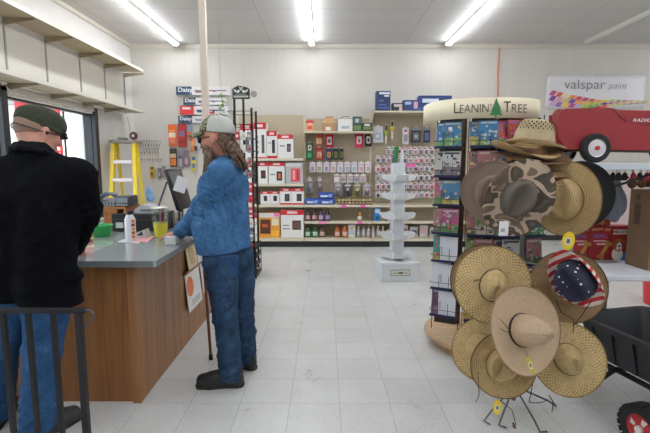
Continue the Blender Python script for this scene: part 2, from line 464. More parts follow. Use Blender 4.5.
# ================================================================== SETTING
WX, BY, CZ = -3.6, 8.3, 3.66
RX, FY = 9.0, -5.5
M_wall = m_grid('cream_panelled_wall', .1524, 50, '#d4d0c9', '#d2cec7', '#c8c3bb', .0022, (0, 3, 0), (0, 2), .75, .15)
M_wallL = mat('white_painted_wall', '#dbd9d6', .7, var=.02)
M_panelL = m_grid('white_slat_panel', 60, .03, '#dcd9d0', '#dad7ce', '#c4c0b5', .002, (30, 0, 0), (1, 2), .6, .2)
M_ceil = m_grid('ceiling_panel', 2.44, .61, '#d3d1cf', '#d0cecc', '#b4b1ae', .006, (-1.46+2.44*9, -8.3+.61*40, 0), None, .9, .3)
M_floor = m_floor()
M_dark = mat('dark_bronze_frame', '#3b3b3f', .4, .4)
M_trim = mat('cream_trim', '#ddd8cc', .6)
def sbox(name, lo, hi, m, parent=None):
    o = MB().box(lo, hi).build(name, m, parent, origin=(0, 0, 0) if parent is None else None); 
    if parent is None: struct(o)
    return o
sbox('floor', (-3.8, FY, -.1), (RX, 8.5, 0), M_floor)
sbox('ceiling', (-3.8, FY, CZ), (RX, 8.5, CZ+.1), M_ceil)
sbox('wall_back', (-3.8, BY, 0), (RX, BY+.2, CZ), M_wall)
sbox('wall_right', (RX, FY, 0), (RX+.2, 8.5, CZ), M_wall)
sbox('wall_front', (-3.8, FY-.2, 0), (RX+.2, FY, CZ), M_wallL)
WS, WT = .62, 2.32          # window sill and head heights
b = MB(); b.box((-3.8, FY, 0), (WX, BY, WS)); b.box((-3.8, FY, WT), (WX, BY, CZ)); b.box((-3.8, 6.88, WS), (WX, BY, WT)); b.box((-3.8, FY, WS), (WX, .9, WT))
wl = struct(b.build('wall_left', M_wallL, origin=(0, 0, 0)))
M_steel = mat('shelf_standard_metal', '#a9a79f', .4, .6)
bk_up = [onx(x, y, -3.58).y for x, y in ((2.5, 10), (44.5, 31), (79, 48), (104, 61), (124, 71))]
pan = MB(); pan.box((WX, 3.6, 2.42), (WX+.012, 7.85, 3.0)); pan.build('wall_panel', M_panelL, wl)
for yy in bk_up:
    MB().box((WX+.012, yy-.012, 2.36), (WX+.024, yy+.012, 3.08)).build('shelf_standard', M_steel, wl)
M_trimw = mat('white_edge', '#d9d5ca', .5)
sbox('trim_1', (-3.6, BY-.03, CZ-.07), (RX, BY, CZ), M_trim)
sbox('trim_2', (-3.6, FY, CZ-.06), (-3.57, BY-.03, CZ), M_trim)
sbox('baseboard_back', (3.3, BY-.015, 0), (RX, BY, .1), mat('dark_cove_base', '#3a3836', .6))
sbox('baseboard_left', (WX, 5.2, 0), (WX+.015, BY-.02, .1), MATS['dark_cove_base'])
M_glass = m_glass('window_glass', '#f4f8f8', .06)
for i, (y0, y1) in enumerate(((4.93, 6.88), (2.98, 4.93), (1.0, 2.98))):
    f = MB(); t = .06
    f.box((-3.74, y0, WS), (-3.62, y0+t, WT)); f.box((-3.74, y1-t, WS), (-3.62, y1, WT)); f.box((-3.74, y0+t, WS), (-3.62, y1-t, WS+t)); f.box((-3.74, y0+t, WT-.11), (-3.66, y1-t, WT-.085))
    w = struct(f.build('window_%d' % (i+1), M_dark))
    MB().box((-3.70, y0+t, WS+t), (-3.69, y1-t, WT-.11)).build('window_pane', M_glass, w)
    MB().box((-3.78, y0+t, WT-.085), (-3.59, y1-t, WT)).build('window_head', M_trimw, w); MB().box((-3.59, y0, WT-.05), (-3.56, y1, WT+.0)).build('window_head', M_trimw, w)
    MB().box((-3.62, y1-.05, WS), (-3.56, y1+.05, WT)).build('window_mullion', M_dark, w)
    MB().box((-3.62, y0, WS-.03), (-3.52, y1, WS)).build('window_sill', M_trim, w)
# left wall shelves
M_shelfu = mat('tan_shelf_underside', '#b4a88f', .6, var=.05)
M_brk = mat('beige_bracket', '#a2957e', .5, .3)
def wall_shelf(z, label, ys):
    t = thing('wall_shelf', label, 'shelf', (WX, 5.5, z), 'long shelves on the wall above the windows')
    MB().box((WX+.026, -1.0, z), (-3.2, 7.85, z+.025)).build('shelf_board', M_shelfu, t)
    MB().box((-3.2, -1.0, z-.008), (-3.19, 7.85, z+.035)).build('shelf_edge', M_trimw, t)
    for y in ys:
        s = MB(); s.poly([(WX+.026, y-.012, z), (-3.23, y-.012, z), (-3.23, y-.012, z-.02), (WX+.026, y-.012, z-.07)], (0, .024, 0))
        s.tube([(WX+.04, y, z-.04), (WX+.09, y, z-.04)], .02, 8)
        s.build('bracket', M_brk, t)
wall_shelf(3.075, 'upper long cream wall shelf with brackets near the ceiling above the windows', bk_up)
wall_shelf(2.365, 'lower long cream wall shelf with brackets just above the window heads', [onx(x, y, -3.58).y for x, y in ((7, 79), (50, 92), (82, 100), (104, 106))])
# fluorescent fixtures
M_tube = mat('lit_tube', '#f7faff', .4, emit=46.0)
M_tube_off = mat('unlit_tube', '#c9c9c6', .3)
M_fix = mat('white_fixture', '#dedcd6', .4)
rows = (-2.675, -.237, 2.22, 4.694, 7.15)
lab = {0: 'lit twin tube ceiling light nearest the window wall', 1: 'lit twin tube ceiling light above the middle aisle', 2: 'lit twin tube ceiling light above the card spinner', 3: 'unlit grey tube ceiling light above the paint banner'}
for i, x in enumerate(rows):
    for j, y1 in enumerate((8.10, 5.2, 2.2, -.8)):
        if j > 0 and i == 3 and j < 2: continue
        y0 = y1-2.44; off = (i == 3 and j == 0)
        L = lab.get(i) if j == 0 else None  # lights without their own label are unseen ones, added for fill light
        t = thing('ceiling_light', L or 'lit twin tube ceiling light added for fill, further along the rows, outside the picture', 'ceiling light', (x, (y0+y1)/2, CZ), 'tube lights in rows on the ceiling')
        s = MB(); s.poly([(x-.055, y0, CZ-.0), (x-.03, y0, CZ-.055), (x+.03, y0, CZ-.055), (x+.055, y0, CZ-.0)], (0, 2.44, 0)); s.build('light_housing', M_fix, t)
        for sx in (-.02, .02):
            MB().tube([(x+sx, y0+.03, CZ-.068), (x+sx, y1-.03, CZ-.068)], .014, 8).build('tube', M_tube_off if off else M_tube, t, smooth=True)
        s = MB(); s.box((x-.055, y0, CZ-.085), (x+.055, y0+.03, CZ-.01)); s.box((x-.055, y1-.03, CZ-.085), (x+.055, y1, CZ-.01)); s.build('end_cap', M_fix, t)
# ================================================================== OUTSIDE
sbox('ground_outside', (-60, -30, -.25), (-3.8, 70, -.15), mat('pale_concrete', '#b9b7b2', .9, var=.06))
t = thing('roadside_building', 'pale building across the lot seen through the window', 'building', (-20, 22, -.15))
MB().box((-30, 22, -.15), (-14, 34, 4.4)).build('wall', mat('outside_white_wall', '#eceae6', .8), t)
MB().box((-30.3, 21.7, 4.4), (-13.7, 34.3, 4.8)).build('roof', mat('outside_roof', '#9a9a9c', .8), t)
for k in range(3): MB().box((-27.5+k*4, 21.95, .9), (-25.5+k*4, 22, 2.6)).build('window', mat('outside_glass', '#8494a0', .2), t)
# red feather banner
t = thing('advertising_flag', 'tall red feather banner with white letters outside the window', 'banner', (-4.5, 7.5, -.15))
x0, x1 = at(17, 120, 7.5).x, at(62, 120, 7.5).x
fl = MB(); n = 14
for i in range(n):
    for j in range(20):
        pass
vs = []; fs = []
for j in range(21):
    z = .35+j*.125
    for i in range(n+1):
        u = i/n; vs.append((x0+(x1-x0)*u, 7.5+.04*math.sin(u*7+z*2), z-(.0 if j < 20 else .0)))
for j in range(20):
    for i in range(n): a = j*(n+1)+i; fs.append((a, a+1, a+n+2, a+n+1))
fl.add(vs, fs); fo = fl.build('flag_cloth', mat('red_flag_cloth', '#e0303a', .7), t, smooth=True)
m_ = fo.modifiers.new('s', 'SOLIDIFY'); m_.thickness = .004
MB().tube([(x1+.03, 7.5, -.15), (x1+.03, 7.5, 3.0)], .018, 8).build('pole', mat('black_pole', '#1f2023', .4), t)
MB().bbox((x1-.2, 7.3, -.15), (x1+.25, 7.7, -.1), .01).build('base', MATS['black_pole'], t)
zz = 2.32
for ch in 'SAMO':
    text_fit(ch, .26, .26, lambda x, y, zz=zz: (x1-.04-y, 7.44, zz-.28+x), C('#ffffff'), t, bold=.02)
    zz -= .34
# ================================================================== BACK WALL SHELVING
M_cream = mat('cream_steel_shelf', '#cfc5ad', .5); M_kick = mat('black_kick_plate', '#232527', .45)
g = NT('pegboard_back_panel', .7)
sx = g.n('ShaderNodeSeparateXYZ'); g.l(g.tc.outputs['Object'], sx.inputs[0])
hx = g.math('ABSOLUTE', g.math('SINE', g.math('MULTIPLY', sx.outputs[0], PI/.0254))); hz = g.math('ABSOLUTE', g.math('SINE', g.math('MULTIPLY', sx.outputs[2], PI/.0254)))
hp = g.math('GREATER_THAN', g.math('MULTIPLY', hx, hz), .93)
g.color(g.ramp(hp, [(0, '#bcae96'), (1, '#7a6d5a')])); M_peg = g.m
SY, PY = 7.68, 8.12
shz = {k: at(300, y, SY).z for k, y in (('a1', 158.5), ('a2', 184), ('a3', 205), ('b1', 205), ('b2', 221.5), ('base', 238), ('btop', 131), ('ctop', 110.5))}
def gondola(label, X0, X1, zt, shelves, top=None, tags=()):
    t = thing('shelving_unit', label, 'shelving unit', ((X0+X1)/2, PY, 0), 'cream steel shelving units along the back wall')
    MB().box((X0+.02, PY, .0), (X1-.02, PY+.03, zt)).build('back_panel', M_peg, t)
    for x in (X0+.0, X1-.02):
        MB().box((x, PY-.01, 0), (x+.02, PY+.05, zt+.01)).build('upright', M_cream, t)
    MB().box((X0, SY-.08, 0), (X1, PY, .13)).build('kick_plate', M_kick, t)
    for z, d in [(shz['base'], .5)]+list(shelves):
        s = MB(); y0 = PY-d if z != shz['base'] else SY-.1
        s.box((X0+.004, y0, z-.035), (X1-.004, PY, z)); s.build('shelf', M_cream, t)
        MB().box((X0+.004, y0-.006, z-.04), (X1-.004, y0, z+.004)).build('price_rail', mat('price_rail', '#d9cfb8', .4), t)
    if top:
        z, d = top
        s = MB(); s.box((X0, PY-d, z-.03), (X1, PY, z))
        for x in (X0+.01, X1-.02): s.poly([(x, PY, z-.03), (x, PY-d+.03, z-.03), (x, PY, z-.2)], (.006, 0, 0))
        s.build('top_shelf', M_cream, t)
    return t
XA0, XA1, XB1, XC1, XD1 = -1.60, -.375, .845, 2.065, 3.285
GA = gondola('cream shelving unit of heater boxes behind the man in denim', XA0, XA1, 2.36, [(shz['a1'], .42), (shz['a2'], .42), (shz['a3'], .42)])
GB = gondola('cream shelving unit of pegged bags and bottles, mid back wall', XA1, XB1, 2.30, [(shz['b1'], .42), (shz['b2'], .42)], (shz['btop'], .42))
GC = gondola('cream shelving unit with many small pegged packs behind the white bin tower', XB1, XC1, 2.45, [(shz['b1'], .42), (shz['b2'], .42)], (shz['ctop'], .42))
GD = gondola('cream shelving unit behind the greeting card spinner', XC1, XD1, 2.45, [(shz['b1'], .42), (shz['b2'], .42)], (shz['ctop'], .42))
def span(x0, x1, yt, Y, zb=None, yb=None):
    ym = (yt+(yb if yb else yt))/2
    a = at(x0, ym, Y); c = at(x1, ym, Y); zt = at((x0+x1)/2, yt, Y).z
    if zb is None: zb = at((x0+x1)/2, yb, Y).z
    return a.x, c.x, zb, zt
def decs(s, mats, X0, X1, Z0, Z1, Y, dec, t=.0015):
    for k, d in enumerate(dec):
        u0, v0, u1, v1, c = d
        if c not in mats: mats.append(c)
        s.box((X0+(X1-X0)*u0, Y-t-.0004*k, max(Z0+.001, Z0+(Z1-Z0)*v0)), (X0+(X1-X0)*u1, Y, Z0+(Z1-Z0)*v1), mats.index(c))
def prod(name, label, cat, group, x0, x1, yt, zb, Y, dep, col, dec, rough=.5):
    X0, X1, Z0, Z1 = span(x0, x1, yt, Y, zb)
    s = MB(); mats = [col]; s.box((X0, Y, Z0+.0005), (X1, Y+dep, Z1)); decs(s, mats, X0, X1, Z0, Z1, Y, dec)
    return tag(s.build(name, [C(c, rough) for c in mats]), label, cat, group)
R, W, K = '#c8232c', '#e9e8e6', '#26262a'
heat = [(0, .82, 1, 1, R), (.28, .87, .72, .95, '#f4dcdc')]
def heater(label, x0, x1, yt, shelf, extra, grp='boxed heaters on the back shelves', col=W):
    return prod('heater_box', label, 'box', grp, x0, x1, yt, shz[shelf], 7.74, .26, col, heat+extra)
heater('tall white box with long dark heater picture, top shelf beside wire tower', 253.5, 266, 122.5, 'a1', [(.62, .15, .84, .66, '#55585c'), (.2, .56, .36, .64, '#b89a2a'), (.2, .42, .36, .5, '#6f6f72'), (.2, .28, .36, .36, '#b89a2a'), (.2, .14, .36, .22, '#6f6f72'), (0, 0, 1, .04, R)])
heater('narrow white and red heater box in the middle of the top shelf', 266.6, 276.8, 131, 'a1', [(.5, .2, .8, .68, '#2c2e31'), (.15, .55, .4, .6, '#8a8a8c'), (0, 0, 1, .1, R)])
heater('wide white and red heater box, right end of the top shelf', 277.4, 293, 134.6, 'a1', [(.6, .28, .85, .62, '#36383c'), (.66, .34, .79, .54, '#7f5a5a'), (.15, .5, .45, .56, '#8a8a8c')])
heater('white and red heater box with black heater, second shelf beside the wire tower', 257, 267.5, 162.2, 'a2', [(.35, .25, .8, .62, '#303236'), (.45, .35, .7, .52, '#6b3a3a')])
heater('white and red box picturing a glowing square heater, second shelf', 268.4, 284.4, 162.2, 'a2', [(.5, .15, .85, .58, '#2c2e33'), (.6, .25, .76, .48, '#c0662c'), (.1, .4, .4, .46, '#8a8a8c')])
prod('heater_box', 'grey box picturing a pink and red heater, right end of the second shelf', 'box', 'boxed heaters on the back shelves', 285.2, 302.8, 162.4, shz['a2'], 7.74, .26, '#b9b7b9', [(.32, .1, .85, .72, '#dd5560'), (.42, .2, .56, .64, '#f0a0a0'), (.66, .2, .74, .64, '#a82c36'), (.05, .82, .9, .95, '#d8d8da')])
for k, (a, c_, lb) in enumerate(((260.5, 269.6, 'first'), (270, 279.5, 'second'))):
    heater('small white and red fan heater box, %s from the wire tower on the third shelf' % lb, a, c_, 191.6, 'a3', [(.35, .28, .72, .68, '#2f3135'), (0, 0, 1, .12, '#d9d4d4')])
for k, (a, c_, lb) in enumerate(((280, 291.6, 'left'), (292, 303.6, 'right'))):
    heater('larger box with round black fan heater, %s of the pair on third shelf' % lb, a, c_, 188.4, 'a3', [(.4, .22, .82, .66, '#26282c'), (.48, .3, .74, .58, '#4a4d52'), (0, 0, 1, .1, R)])
prod('heater_box', 'orange and brown heater box with a pink price tag on the bottom shelf', 'box', 'boxed heaters on the back shelves', 259, 279.5, 213, shz['base'], 7.72, .3, '#e09a3c', [(0, .82, 1, 1, '#d9d4d0'), (.72, .86, .98, 1, '#ee6fb0'), (.05, .16, .55, .74, '#552f28'), (.15, .42, .42, .56, '#c65a2c'), (.62, .5, .95, .78, '#e8d8b8'), (.6, .06, .95, .3, '#f0b030')])
heater('large white box with red top and square dark heater, bottom shelf at the aisle end', 280.6, 303.6, 210, 'base', [(.5, .28, .88, .62, '#4a3230'), (.55, .34, .83, .57, '#6f4a42'), (.08, .3, .4, .34, '#8a8a8c'), (.08, .42, .36, .46, '#8a8a8c')])
# boxes partly hidden behind the wire tower
for k, (yt, sh, lb) in enumerate(((124, 'a1', 'top'), (163.5, 'a2', 'second'), (190, 'a3', 'third'), (214, 'base', 'bottom'))):
    heater('heater box at the left end of the %s shelf behind wire tower' % lb, 240, 252.5 if sh != 'base' else 257.5, yt, sh, [(.3, .25, .7, .62, '#5a5c60')])
# items on top of the middle unit
zt = shz['btop']; G2 = 'odds and ends on the top ledge'
p = at(310, 124, 7.85); t = thing('candy_jar', 'clear jar of orange sweets with a red lid on the ledge', 'jar', (p.x, 7.85, zt))
MB().lathe([(.06, zt+.001), (.072, zt+.02), (.072, zt+.13), (.06, zt+.15)], 20, (p.x, 7.85, 0)).build('jar_body', mat('orange_sweets', '#e0a98a', .3), t, smooth=True)
MB().lathe([(.068, zt+.15), (.07, zt+.19), (.03, zt+.2)], 20, (p.x, 7.85, 0)).build('lid', C('#d23a4a'), t, smooth=True)
MB().bbox((p.x-.04, 7.775, zt+.04), (p.x+.04, 7.782, zt+.1), .003).build('jar_label', C('#c8532c'), t)
X0, X1, Z0, Z1 = span(322, 336, 116, 7.8, zt)
t = thing('carry_box', 'brown cardboard box with gabled carry top on the ledge', 'box', ((X0+X1)/2, 7.9, zt))
zm = zt+(Z1-zt)*.55; M_card = mat('brown_cardboard', '#b08b63', .8, var=.05, bump=.05)
MB().box((X0, 7.8, zt+.001), (X1, 8.0, zm)).build('box_body', M_card, t)
xm = (X0+X1)/2
MB().poly([(X0, 7.8, zm), (X1, 7.8, zm), (X1-.06, 7.88, Z1-.03), (X1-.06, 7.88, Z1), (X0+.06, 7.88, Z1), (X0+.06, 7.88, Z1-.03)], (0, .03, 0)).poly([(X0, 7.8, zm), (X0, 8.0, zm), (X0+.05, 7.9, Z1-.05)], (.004, 0, 0)).poly([(X1, 7.8, zm), (X1, 8.0, zm), (X1-.05, 7.9, Z1-.05)], (-.004, 0, 0)).build('gable_top', M_card, t)
MB().box((xm-.06, 7.797, zt+.02), (xm+.03, 7.8, zt+.08)).build('box_label', C('#e8dcd8'), t)
X0, X1, Z0, Z1 = span(338, 352.6, 119, 7.8, zt)
t = thing('white_carton', 'white carton with a rope handle on the ledge', 'box', ((X0+X1)/2, 7.9, zt))
MB().box((X0, 7.8, zt+.001), (X1, 8.0, Z1)).build('box_body', C('#e6e4e2'), t); MB().box((X0+.06, 7.797, zt+.05), (X1-.06, 7.8, zt+.1)).build('box_label', C('#a7b5c2'), t)
MB().tube([(X0+.04, 7.85, Z1), (X0+.08, 7.85, Z1+.04), (X1-.08, 7.85, Z1+.05), (X1-.04, 7.85, Z1)], .006, 6).build('handle', C('#4a4a4c'), t)
prod('feed_box', 'dark green printed box standing tallest beside the white carton', 'box', G2, 353, 362, 116.5, zt, 7.78, .2, '#33453c', [(.1, .55, .9, .9, '#5f7070'), (.1, .1, .9, .4, '#6f8448'), (.3, .6, .6, .85, '#c4ccc8')])
prod('feed_box', 'low dark green printed box at the right end of the ledge', 'box', G2, 362.4, 372, 123, zt, 7.78, .2, '#36423a', [(.08, .2, .92, .6, '#6f8448'), (.2, .65, .8, .9, '#cfd6d0')])
# top of the third unit
zt = shz['ctop']; G3 = 'blue boxes on the highest shelf'
prod('tool_box_carton', 'tall dark blue carton standing on the highest shelf', 'box', G3, 376.5, 390.6, 91, zt, 7.8, .2, '#22365f', [(.2, .84, .95, .94, '#dfe6f2'), (.55, .72, .9, .8, '#e8d7dd'), (.1, .15, .9, .2, '#4a68a8'), (.15, .5, .5, .56, '#5a78b8'), (.15, .3, .7, .34, '#5a78b8')])
prod('tool_box_carton', 'smallest black and white carton on the highest shelf', 'box', G3, 393, 403.4, 103, zt, 7.8, .2, '#2a2c33', [(.1, .55, .9, .85, '#c9c9cc'), (.6, .1, .9, .5, '#e0b8b8')])
prod('tool_box_carton', 'low blue carton with pink patch on the highest shelf', 'box', G3, 404, 418.6, 100, zt, 7.8, .2, '#233f74', [(.68, .25, .95, .85, '#d8a8b8'), (.08, .6, .5, .85, '#a8bce0')])
prod('tool_box_carton', 'wide blue carton with white writing partly hidden by the card sign', 'box', G3, 419.2, 452, 95.5, zt, 7.8, .2, '#1c3a72', [(.1, .55, .6, .8, '#dfe6f4'), (0, .1, 1, .25, '#3a62ac')])
# hanging goods ---------------------------------------------------------------
def hook(unit, x, z, L=.132):
    s = MB(); s.tube([(x, PY, z), (x, PY-L, z), (x, PY-L-.005, z+.012)], .0028, 5); s.box((x-.02, PY-L-.009, z-.004), (x+.02, PY-L-.006, z+.028), 1)
    s.build('peg_hook', [M_steel, C('#e2dfd6')], unit)
def hang(unit, name, label, cat, group, x0, x1, yt, yb, col, dec, Y=7.97, th=.02, hk=True, bag=False):
    X0, X1, Z0, Z1 = span(x0, x1, yt, Y, None, yb)
    s = MB(); mats = [col]; xm = (X0+X1)/2; w = X1-X0; h = Z1-Z0
    if bag:   # soft bag: bulged body and pinched header
        pts = []; fs = []; nu, nv = 6, 8
        for side in (-1, 1):
            for j in range(nv+1):
                for i in range(nu+1):
                    u, v = i/nu, j/nv; bul = (math.sin(PI*u)**.6)*(math.sin(PI*min(1, v/.86))**.6 if v < .86 else 0)
                    pts.append((X0+w*(.04+.92*u)+(w*.03*math.sin(v*9)*(u-.5)), Y+side*(.002+th*bul), Z0+h*v))
        q = (nu+1)*(nv+1)
        for si in (0, 1):
            for j in range(nv):
                for i in range(nu):
                    a = si*q+j*(nu+1)+i; f = (a, a+1, a+nu+2, a+nu+1); fs.append(f if si == 0 else f[::-1])
        for j in range(nv):
            for i in (0, nu):
                a = j*(nu+1)+i; f = (a, a+nu+1, a+nu+1+q, a+q); fs.append(f if i else f[::-1])
        s.add(pts, fs); decs(s, mats, X0+w*.12, X1-w*.12, Z0, Z1, Y-th*.95, dec)
        s.v = [v for v in s.v]
    else:
        s.box((X0, Y-th*.25, Z0), (X1, Y, Z1)); s.box((X0+w*.12, Y-th, Z0+h*.08), (X1-w*.12, Y-th*.25, Z0+h*.72)); decs(s, mats, X0, X1, Z0, Z1, Y-th, [d for d in dec if d[3] <= .74 and d[0] >= .1]); decs(s, mats, X0, X1, Z0, Z1, Y-th*.25, [d for d in dec if not (d[3] <= .74 and d[0] >= .1)])
    o = tag(s.build(name, [C(c, .35) for c in mats], smooth=False), label, cat, group)
    if hk: hook(unit, xm, Z1-.008)
    return o
GP = 'bags hanging on pegs in the middle unit'
for a in (('tan and red snack bag on the upper pegs, left of the red bag', 315, 323, 134, 145.5, '#b7673c', [(0, .7, 1, .95, '#a8312c'), (.1, .15, .9, .6, '#d6b78a')]),
          ('red bag with white label on the upper pegs, second from the left', 325, 333.6, 134, 147.5, '#b82434', [(.15, .2, .85, .78, '#ded9d9'), (.3, .35, .7, .6, '#5a5256')]),
          ('pink red bag with white label on the upper pegs, beside the black bag', 354.5, 363.6, 133.5, 147.5, '#c82a50', [(.15, .25, .85, .8, '#e2dcde'), (.35, .35, .65, .6, '#c0405a')]),
          ('black bag with white label on the upper pegs, at the unit edge', 364.6, 372, 134, 146.5, '#1f2022', [(.15, .25, .85, .82, '#cfd0d0'), (.3, .4, .7, .65, '#303234')]),
          ('green and white bag with round red badge, left end of the second peg row', 306, 313.2, 143, 159.5, '#1f6b3c', [(0, .55, 1, .95, '#3a3d3c'), (.2, .55, .85, .88, '#e0dcd8'), (.38, .64, .68, .82, '#b0303a'), (.1, .1, .9, .4, '#3c9a5c')]),
          ('red bag with pictured bird seed, second in the second peg row', 314.6, 323.6, 147.5, 159.8, '#98302e', [(.1, .1, .9, .75, '#b86a50'), (.3, .3, .8, .6, '#dcc8b4')]),
          ('navy bag with orange picture, third in the second peg row', 325.6, 332.4, 148.5, 159.8, '#27345c', [(.15, .2, .85, .7, '#c88a3c')]),
          ('black and green bag, fourth in the second peg row', 333, 339, 148.5, 159.8, '#22291f', [(.15, .15, .85, .7, '#60703a')]),
          ('narrow black and green bag, last in the second peg row', 339.4, 343.6, 148.5, 159.8, '#20261f', [(.2, .2, .8, .7, '#78874c')])):
    hang(GB, 'hanging_bag', a[0], 'bag', GP, a[1], a[2], a[3], a[4], a[5], a[6], th=.03, bag=True)
for k in range(9):
    x = 309.6+k*6.95
    hang(GB, 'hanging_hardware_pack', 'small lilac and white pack, %s from left in the third peg row' % ORD[k], 'pack', 'white packs hanging in the third peg row', x, x+5.8, 162.5, 172.3, '#e3dfe4', [(.2, .15, .8, .6, ['#b8a8b8', '#a9a284', '#a898b4', '#c8a0a8', '#b6b2bc', '#a8acc4', '#a8bcc8', '#d0a0b4', '#c8b0b8'][k]), (0, .78, 1, .84, '#c08aa8')], th=.02)
for k in range(5):
    x = 334+k*6.6
    hang(GB, 'hanging_hardware_pack', 'small pack above the parts bags, %s of five from left' % ORD[k], 'pack', 'white packs hanging in the fourth peg row', x, x+5.6, 174.6, 182.6, '#dcd6d8', [(.15, .15, .85, .65, ['#e8e2e0', '#9c8c90', '#b4a4ac', '#8c8c98', '#c0a4a4'][k]), (0, .75, 1, .82, '#b05a68')])
for k, (a, b_, c1) in enumerate(((306, 313.2, '#8d8b90'), (316.4, 323, '#8b7276'))):
    hang(GB, 'hanging_parts_bag', 'clear bag of %s parts hanging alone at the unit left side' % ('grey' if k == 0 else 'reddish'), 'bag', GP, a, b_, 178, 193.5, c1, [(.1, .8, .9, .97, '#d8d4d2'), (.2, .15, .6, .4, '#4d4b50'), (.4, .45, .8, .65, '#b5aaae')], th=.03, bag=True)
for k, (c1, c2, nm) in enumerate((('#8e8488', '#5c5256', 'dark metal'), ('#5c5a5e', '#333236', 'black'), ('#83864c', '#4a4a40', 'yellow green'), ('#a898a0', '#5e4c58', 'mauve'))):
    x = 333.6+k*9.6
    hang(GB, 'hanging_parts_bag', 'clear bag of %s parts in the row above the small jars' % nm, 'bag', GP, x, x+8.8, 184, 196.8, c1, [(.05, .82, .95, .97, '#cfc6c8'), (.2, .12, .8, .5, c2), (.3, .5, .7, .7, '#b9b4b6')], th=.035, bag=True)
# shelf goods of the middle unit
def lathe_bottle(x, Y, z, h, r, mb, prof, mats, name, label, cat, group, dec=None):
    t = thing(name, label, cat, (x, Y, z), group)
    MB().lathe([(pr*r, z+.0005+pz*h) for pr, pz in prof], 14, (x, Y, 0)).build('bottle_body', mats[0], t, smooth=True)
    MB().lathe([(.30*r/.8, z+.86*h), (.30*r/.8, z+h)], 12, (x, Y, 0)).build('cap', mats[1], t, smooth=True)
    s = MB(); n = 8; rr = r*1.015
    vs = []
    for i in range(n+1):
        a = -PI/2-.95+1.9*i/n
        for q in (.14, .48): vs.append((x+rr*math.cos(a), Y+rr*math.sin(a), z+q*h))
    s.add(vs, [(2*i, 2*i+2, 2*i+3, 2*i+1) for i in range(n)]); s.build('bottle_label', mats[2], t, smooth=True)
    return t
BP = [(.9, 0), (1, .03), (1, .52), (.85, .62), (.36, .78), (.33, .87)]
for k in range(4):
    xx = at(308+k*6.6, 215, 7.78).x
    lathe_bottle(xx, 7.79, shz['b1' if 0 else 'b2'], .215, .05, None, BP, [mat('dark_glass_%d' % k, ['#5c2a2a', '#4c2430', '#4a2c50', '#3d2a4c'][k], .15, coat=.5), C('#1f1d20'), C(['#c9a8a4', '#c8909a', '#b8a0c4', '#a898c0'][k])], 'syrup_bottle', 'dark bottle with pale label on the upper bottle shelf, %s from the left' % ORD[k], 'bottle', 'dark bottles on the upper bottle shelf')
lathe_bottle(at(359.6, 215, 7.78).x, 7.79, shz['b2'], .185, .045, None, BP, [mat('amber_jar', '#b58a3c', .2), C('#8c5a38'), C('#ece6da')], 'honey_jar', 'lone amber jar with white label on the upper bottle shelf', 'jar', None)
for k in range(3):
    xx = at(308+k*7.2, 230, 7.78).x
    lathe_bottle(xx, 7.79, shz['base'], .215, .052, None, BP, [mat('low_glass_%d' % k, ['#1f5a3c', '#245c40', '#4c2f28'][k], .15, coat=.5), C('#1f1d20'), C(['#b8d8c0', '#a8ccb4', '#d8b8a0'][k])], 'syrup_bottle', ['green bottle at the left end of the lowest shelf of the middle unit', 'green bottle second from the left on the lowest shelf', 'brown bottle beside the two green ones on the lowest shelf'][k], 'bottle', 'bottles at the left of the lowest shelf')
for k in range(2):
    xx = at(337.4+k*7.4, 230, 7.78).x
    lathe_bottle(xx, 7.79, shz['base'], .215, .055, None, [(.9, 0), (1, .03), (1, .6), (.7, .75), (.4, .84), (.4, .88)], [mat('orange_juice', '#c2602c', .2, coat=.4), C('#b0392c'), C('#d8c0b0')], 'orange_bottle', ['orange bottle beside the empty gap on the lowest shelf', 'orange bottle next to the white carton on the lowest shelf'][k], 'bottle', 'orange bottles on the lowest shelf')
prod('white_bag', 'white printed carton between orange and clear bottles', 'box', None, 348.4, 355.4, 224.6, shz['base'], 7.76, .1, '#dedcda', [(.1, .2, .9, .5, '#a8bcc8'), (.2, .6, .8, .8, '#c8b478')])
for k in range(6):
    xx = at(358.6+k*4.9, 230, 7.78).x
    lathe_bottle(xx, 7.79, shz['base'], .2, .037, None, BP, [mat('clear_plastic_bottle', '#b4aeaa', .1, coat=.5), C('#d8d4d0'), C('#c4bcc0')], 'clear_bottle', 'clear bottle with white cap, %s from left on the lowest shelf' % ORD[k], 'bottle', 'clear bottles on the lowest shelf')
for k in range(10):
    xx = at(339+k*3.5, 200, 7.78).x
    t = thing('spice_jar', 'small dark jar with cream lid, %s in the row under the parts bags' % ORD[k], 'jar', (xx, 7.76, shz['b1']), 'small jars in a row on the shelf')
    z = shz['b1']
    MB().lathe([(.024, z+.0005), (.027, z+.01), (.027, z+.06), (.02, z+.07)], 12, (xx, 7.76, 0)).build('jar_body', C('#4a3326', .2), t, smooth=True)
    MB().lathe([(.027, z+.07), (.027, z+.095)], 12, (xx, 7.76, 0)).build('lid', C('#d8c890'), t, smooth=True)
    MB().box((xx-.018, 7.73, z+.02), (xx+.018, 7.735, z+.05)).build('jar_label', C('#c8a878'), t)
def pillow(name, label, cat, group, x0, x1, yt, z, Y, dep, col, dec):
    X0, X1, Z0, Z1 = span(x0, x1, yt, Y, z); s = MB(); mats = [col]
    s.bbox((X0, Y, Z0+.0005), (X1, Y+dep, Z1), .02); decs(s, mats, X0+.01, X1-.01, Z0, Z1, Y, dec)
    return tag(s.build(name, [C(c, .35) for c in mats], smooth=True), label, cat, group)
bl = [(.1, .25, .6, .55, '#dfe6f0'), (.65, .2, .9, .7, '#8fa8d8')]
zz1 = at(315, 198.5, 7.75).z
pillow('blue_wipes_pack', 'blue and white soft pack lying at the left end of the middle shelf', 'pack', 'blue soft packs', 305, 319.4, 198.5, shz['b1'], 7.74, .14, '#2f55b0', bl)
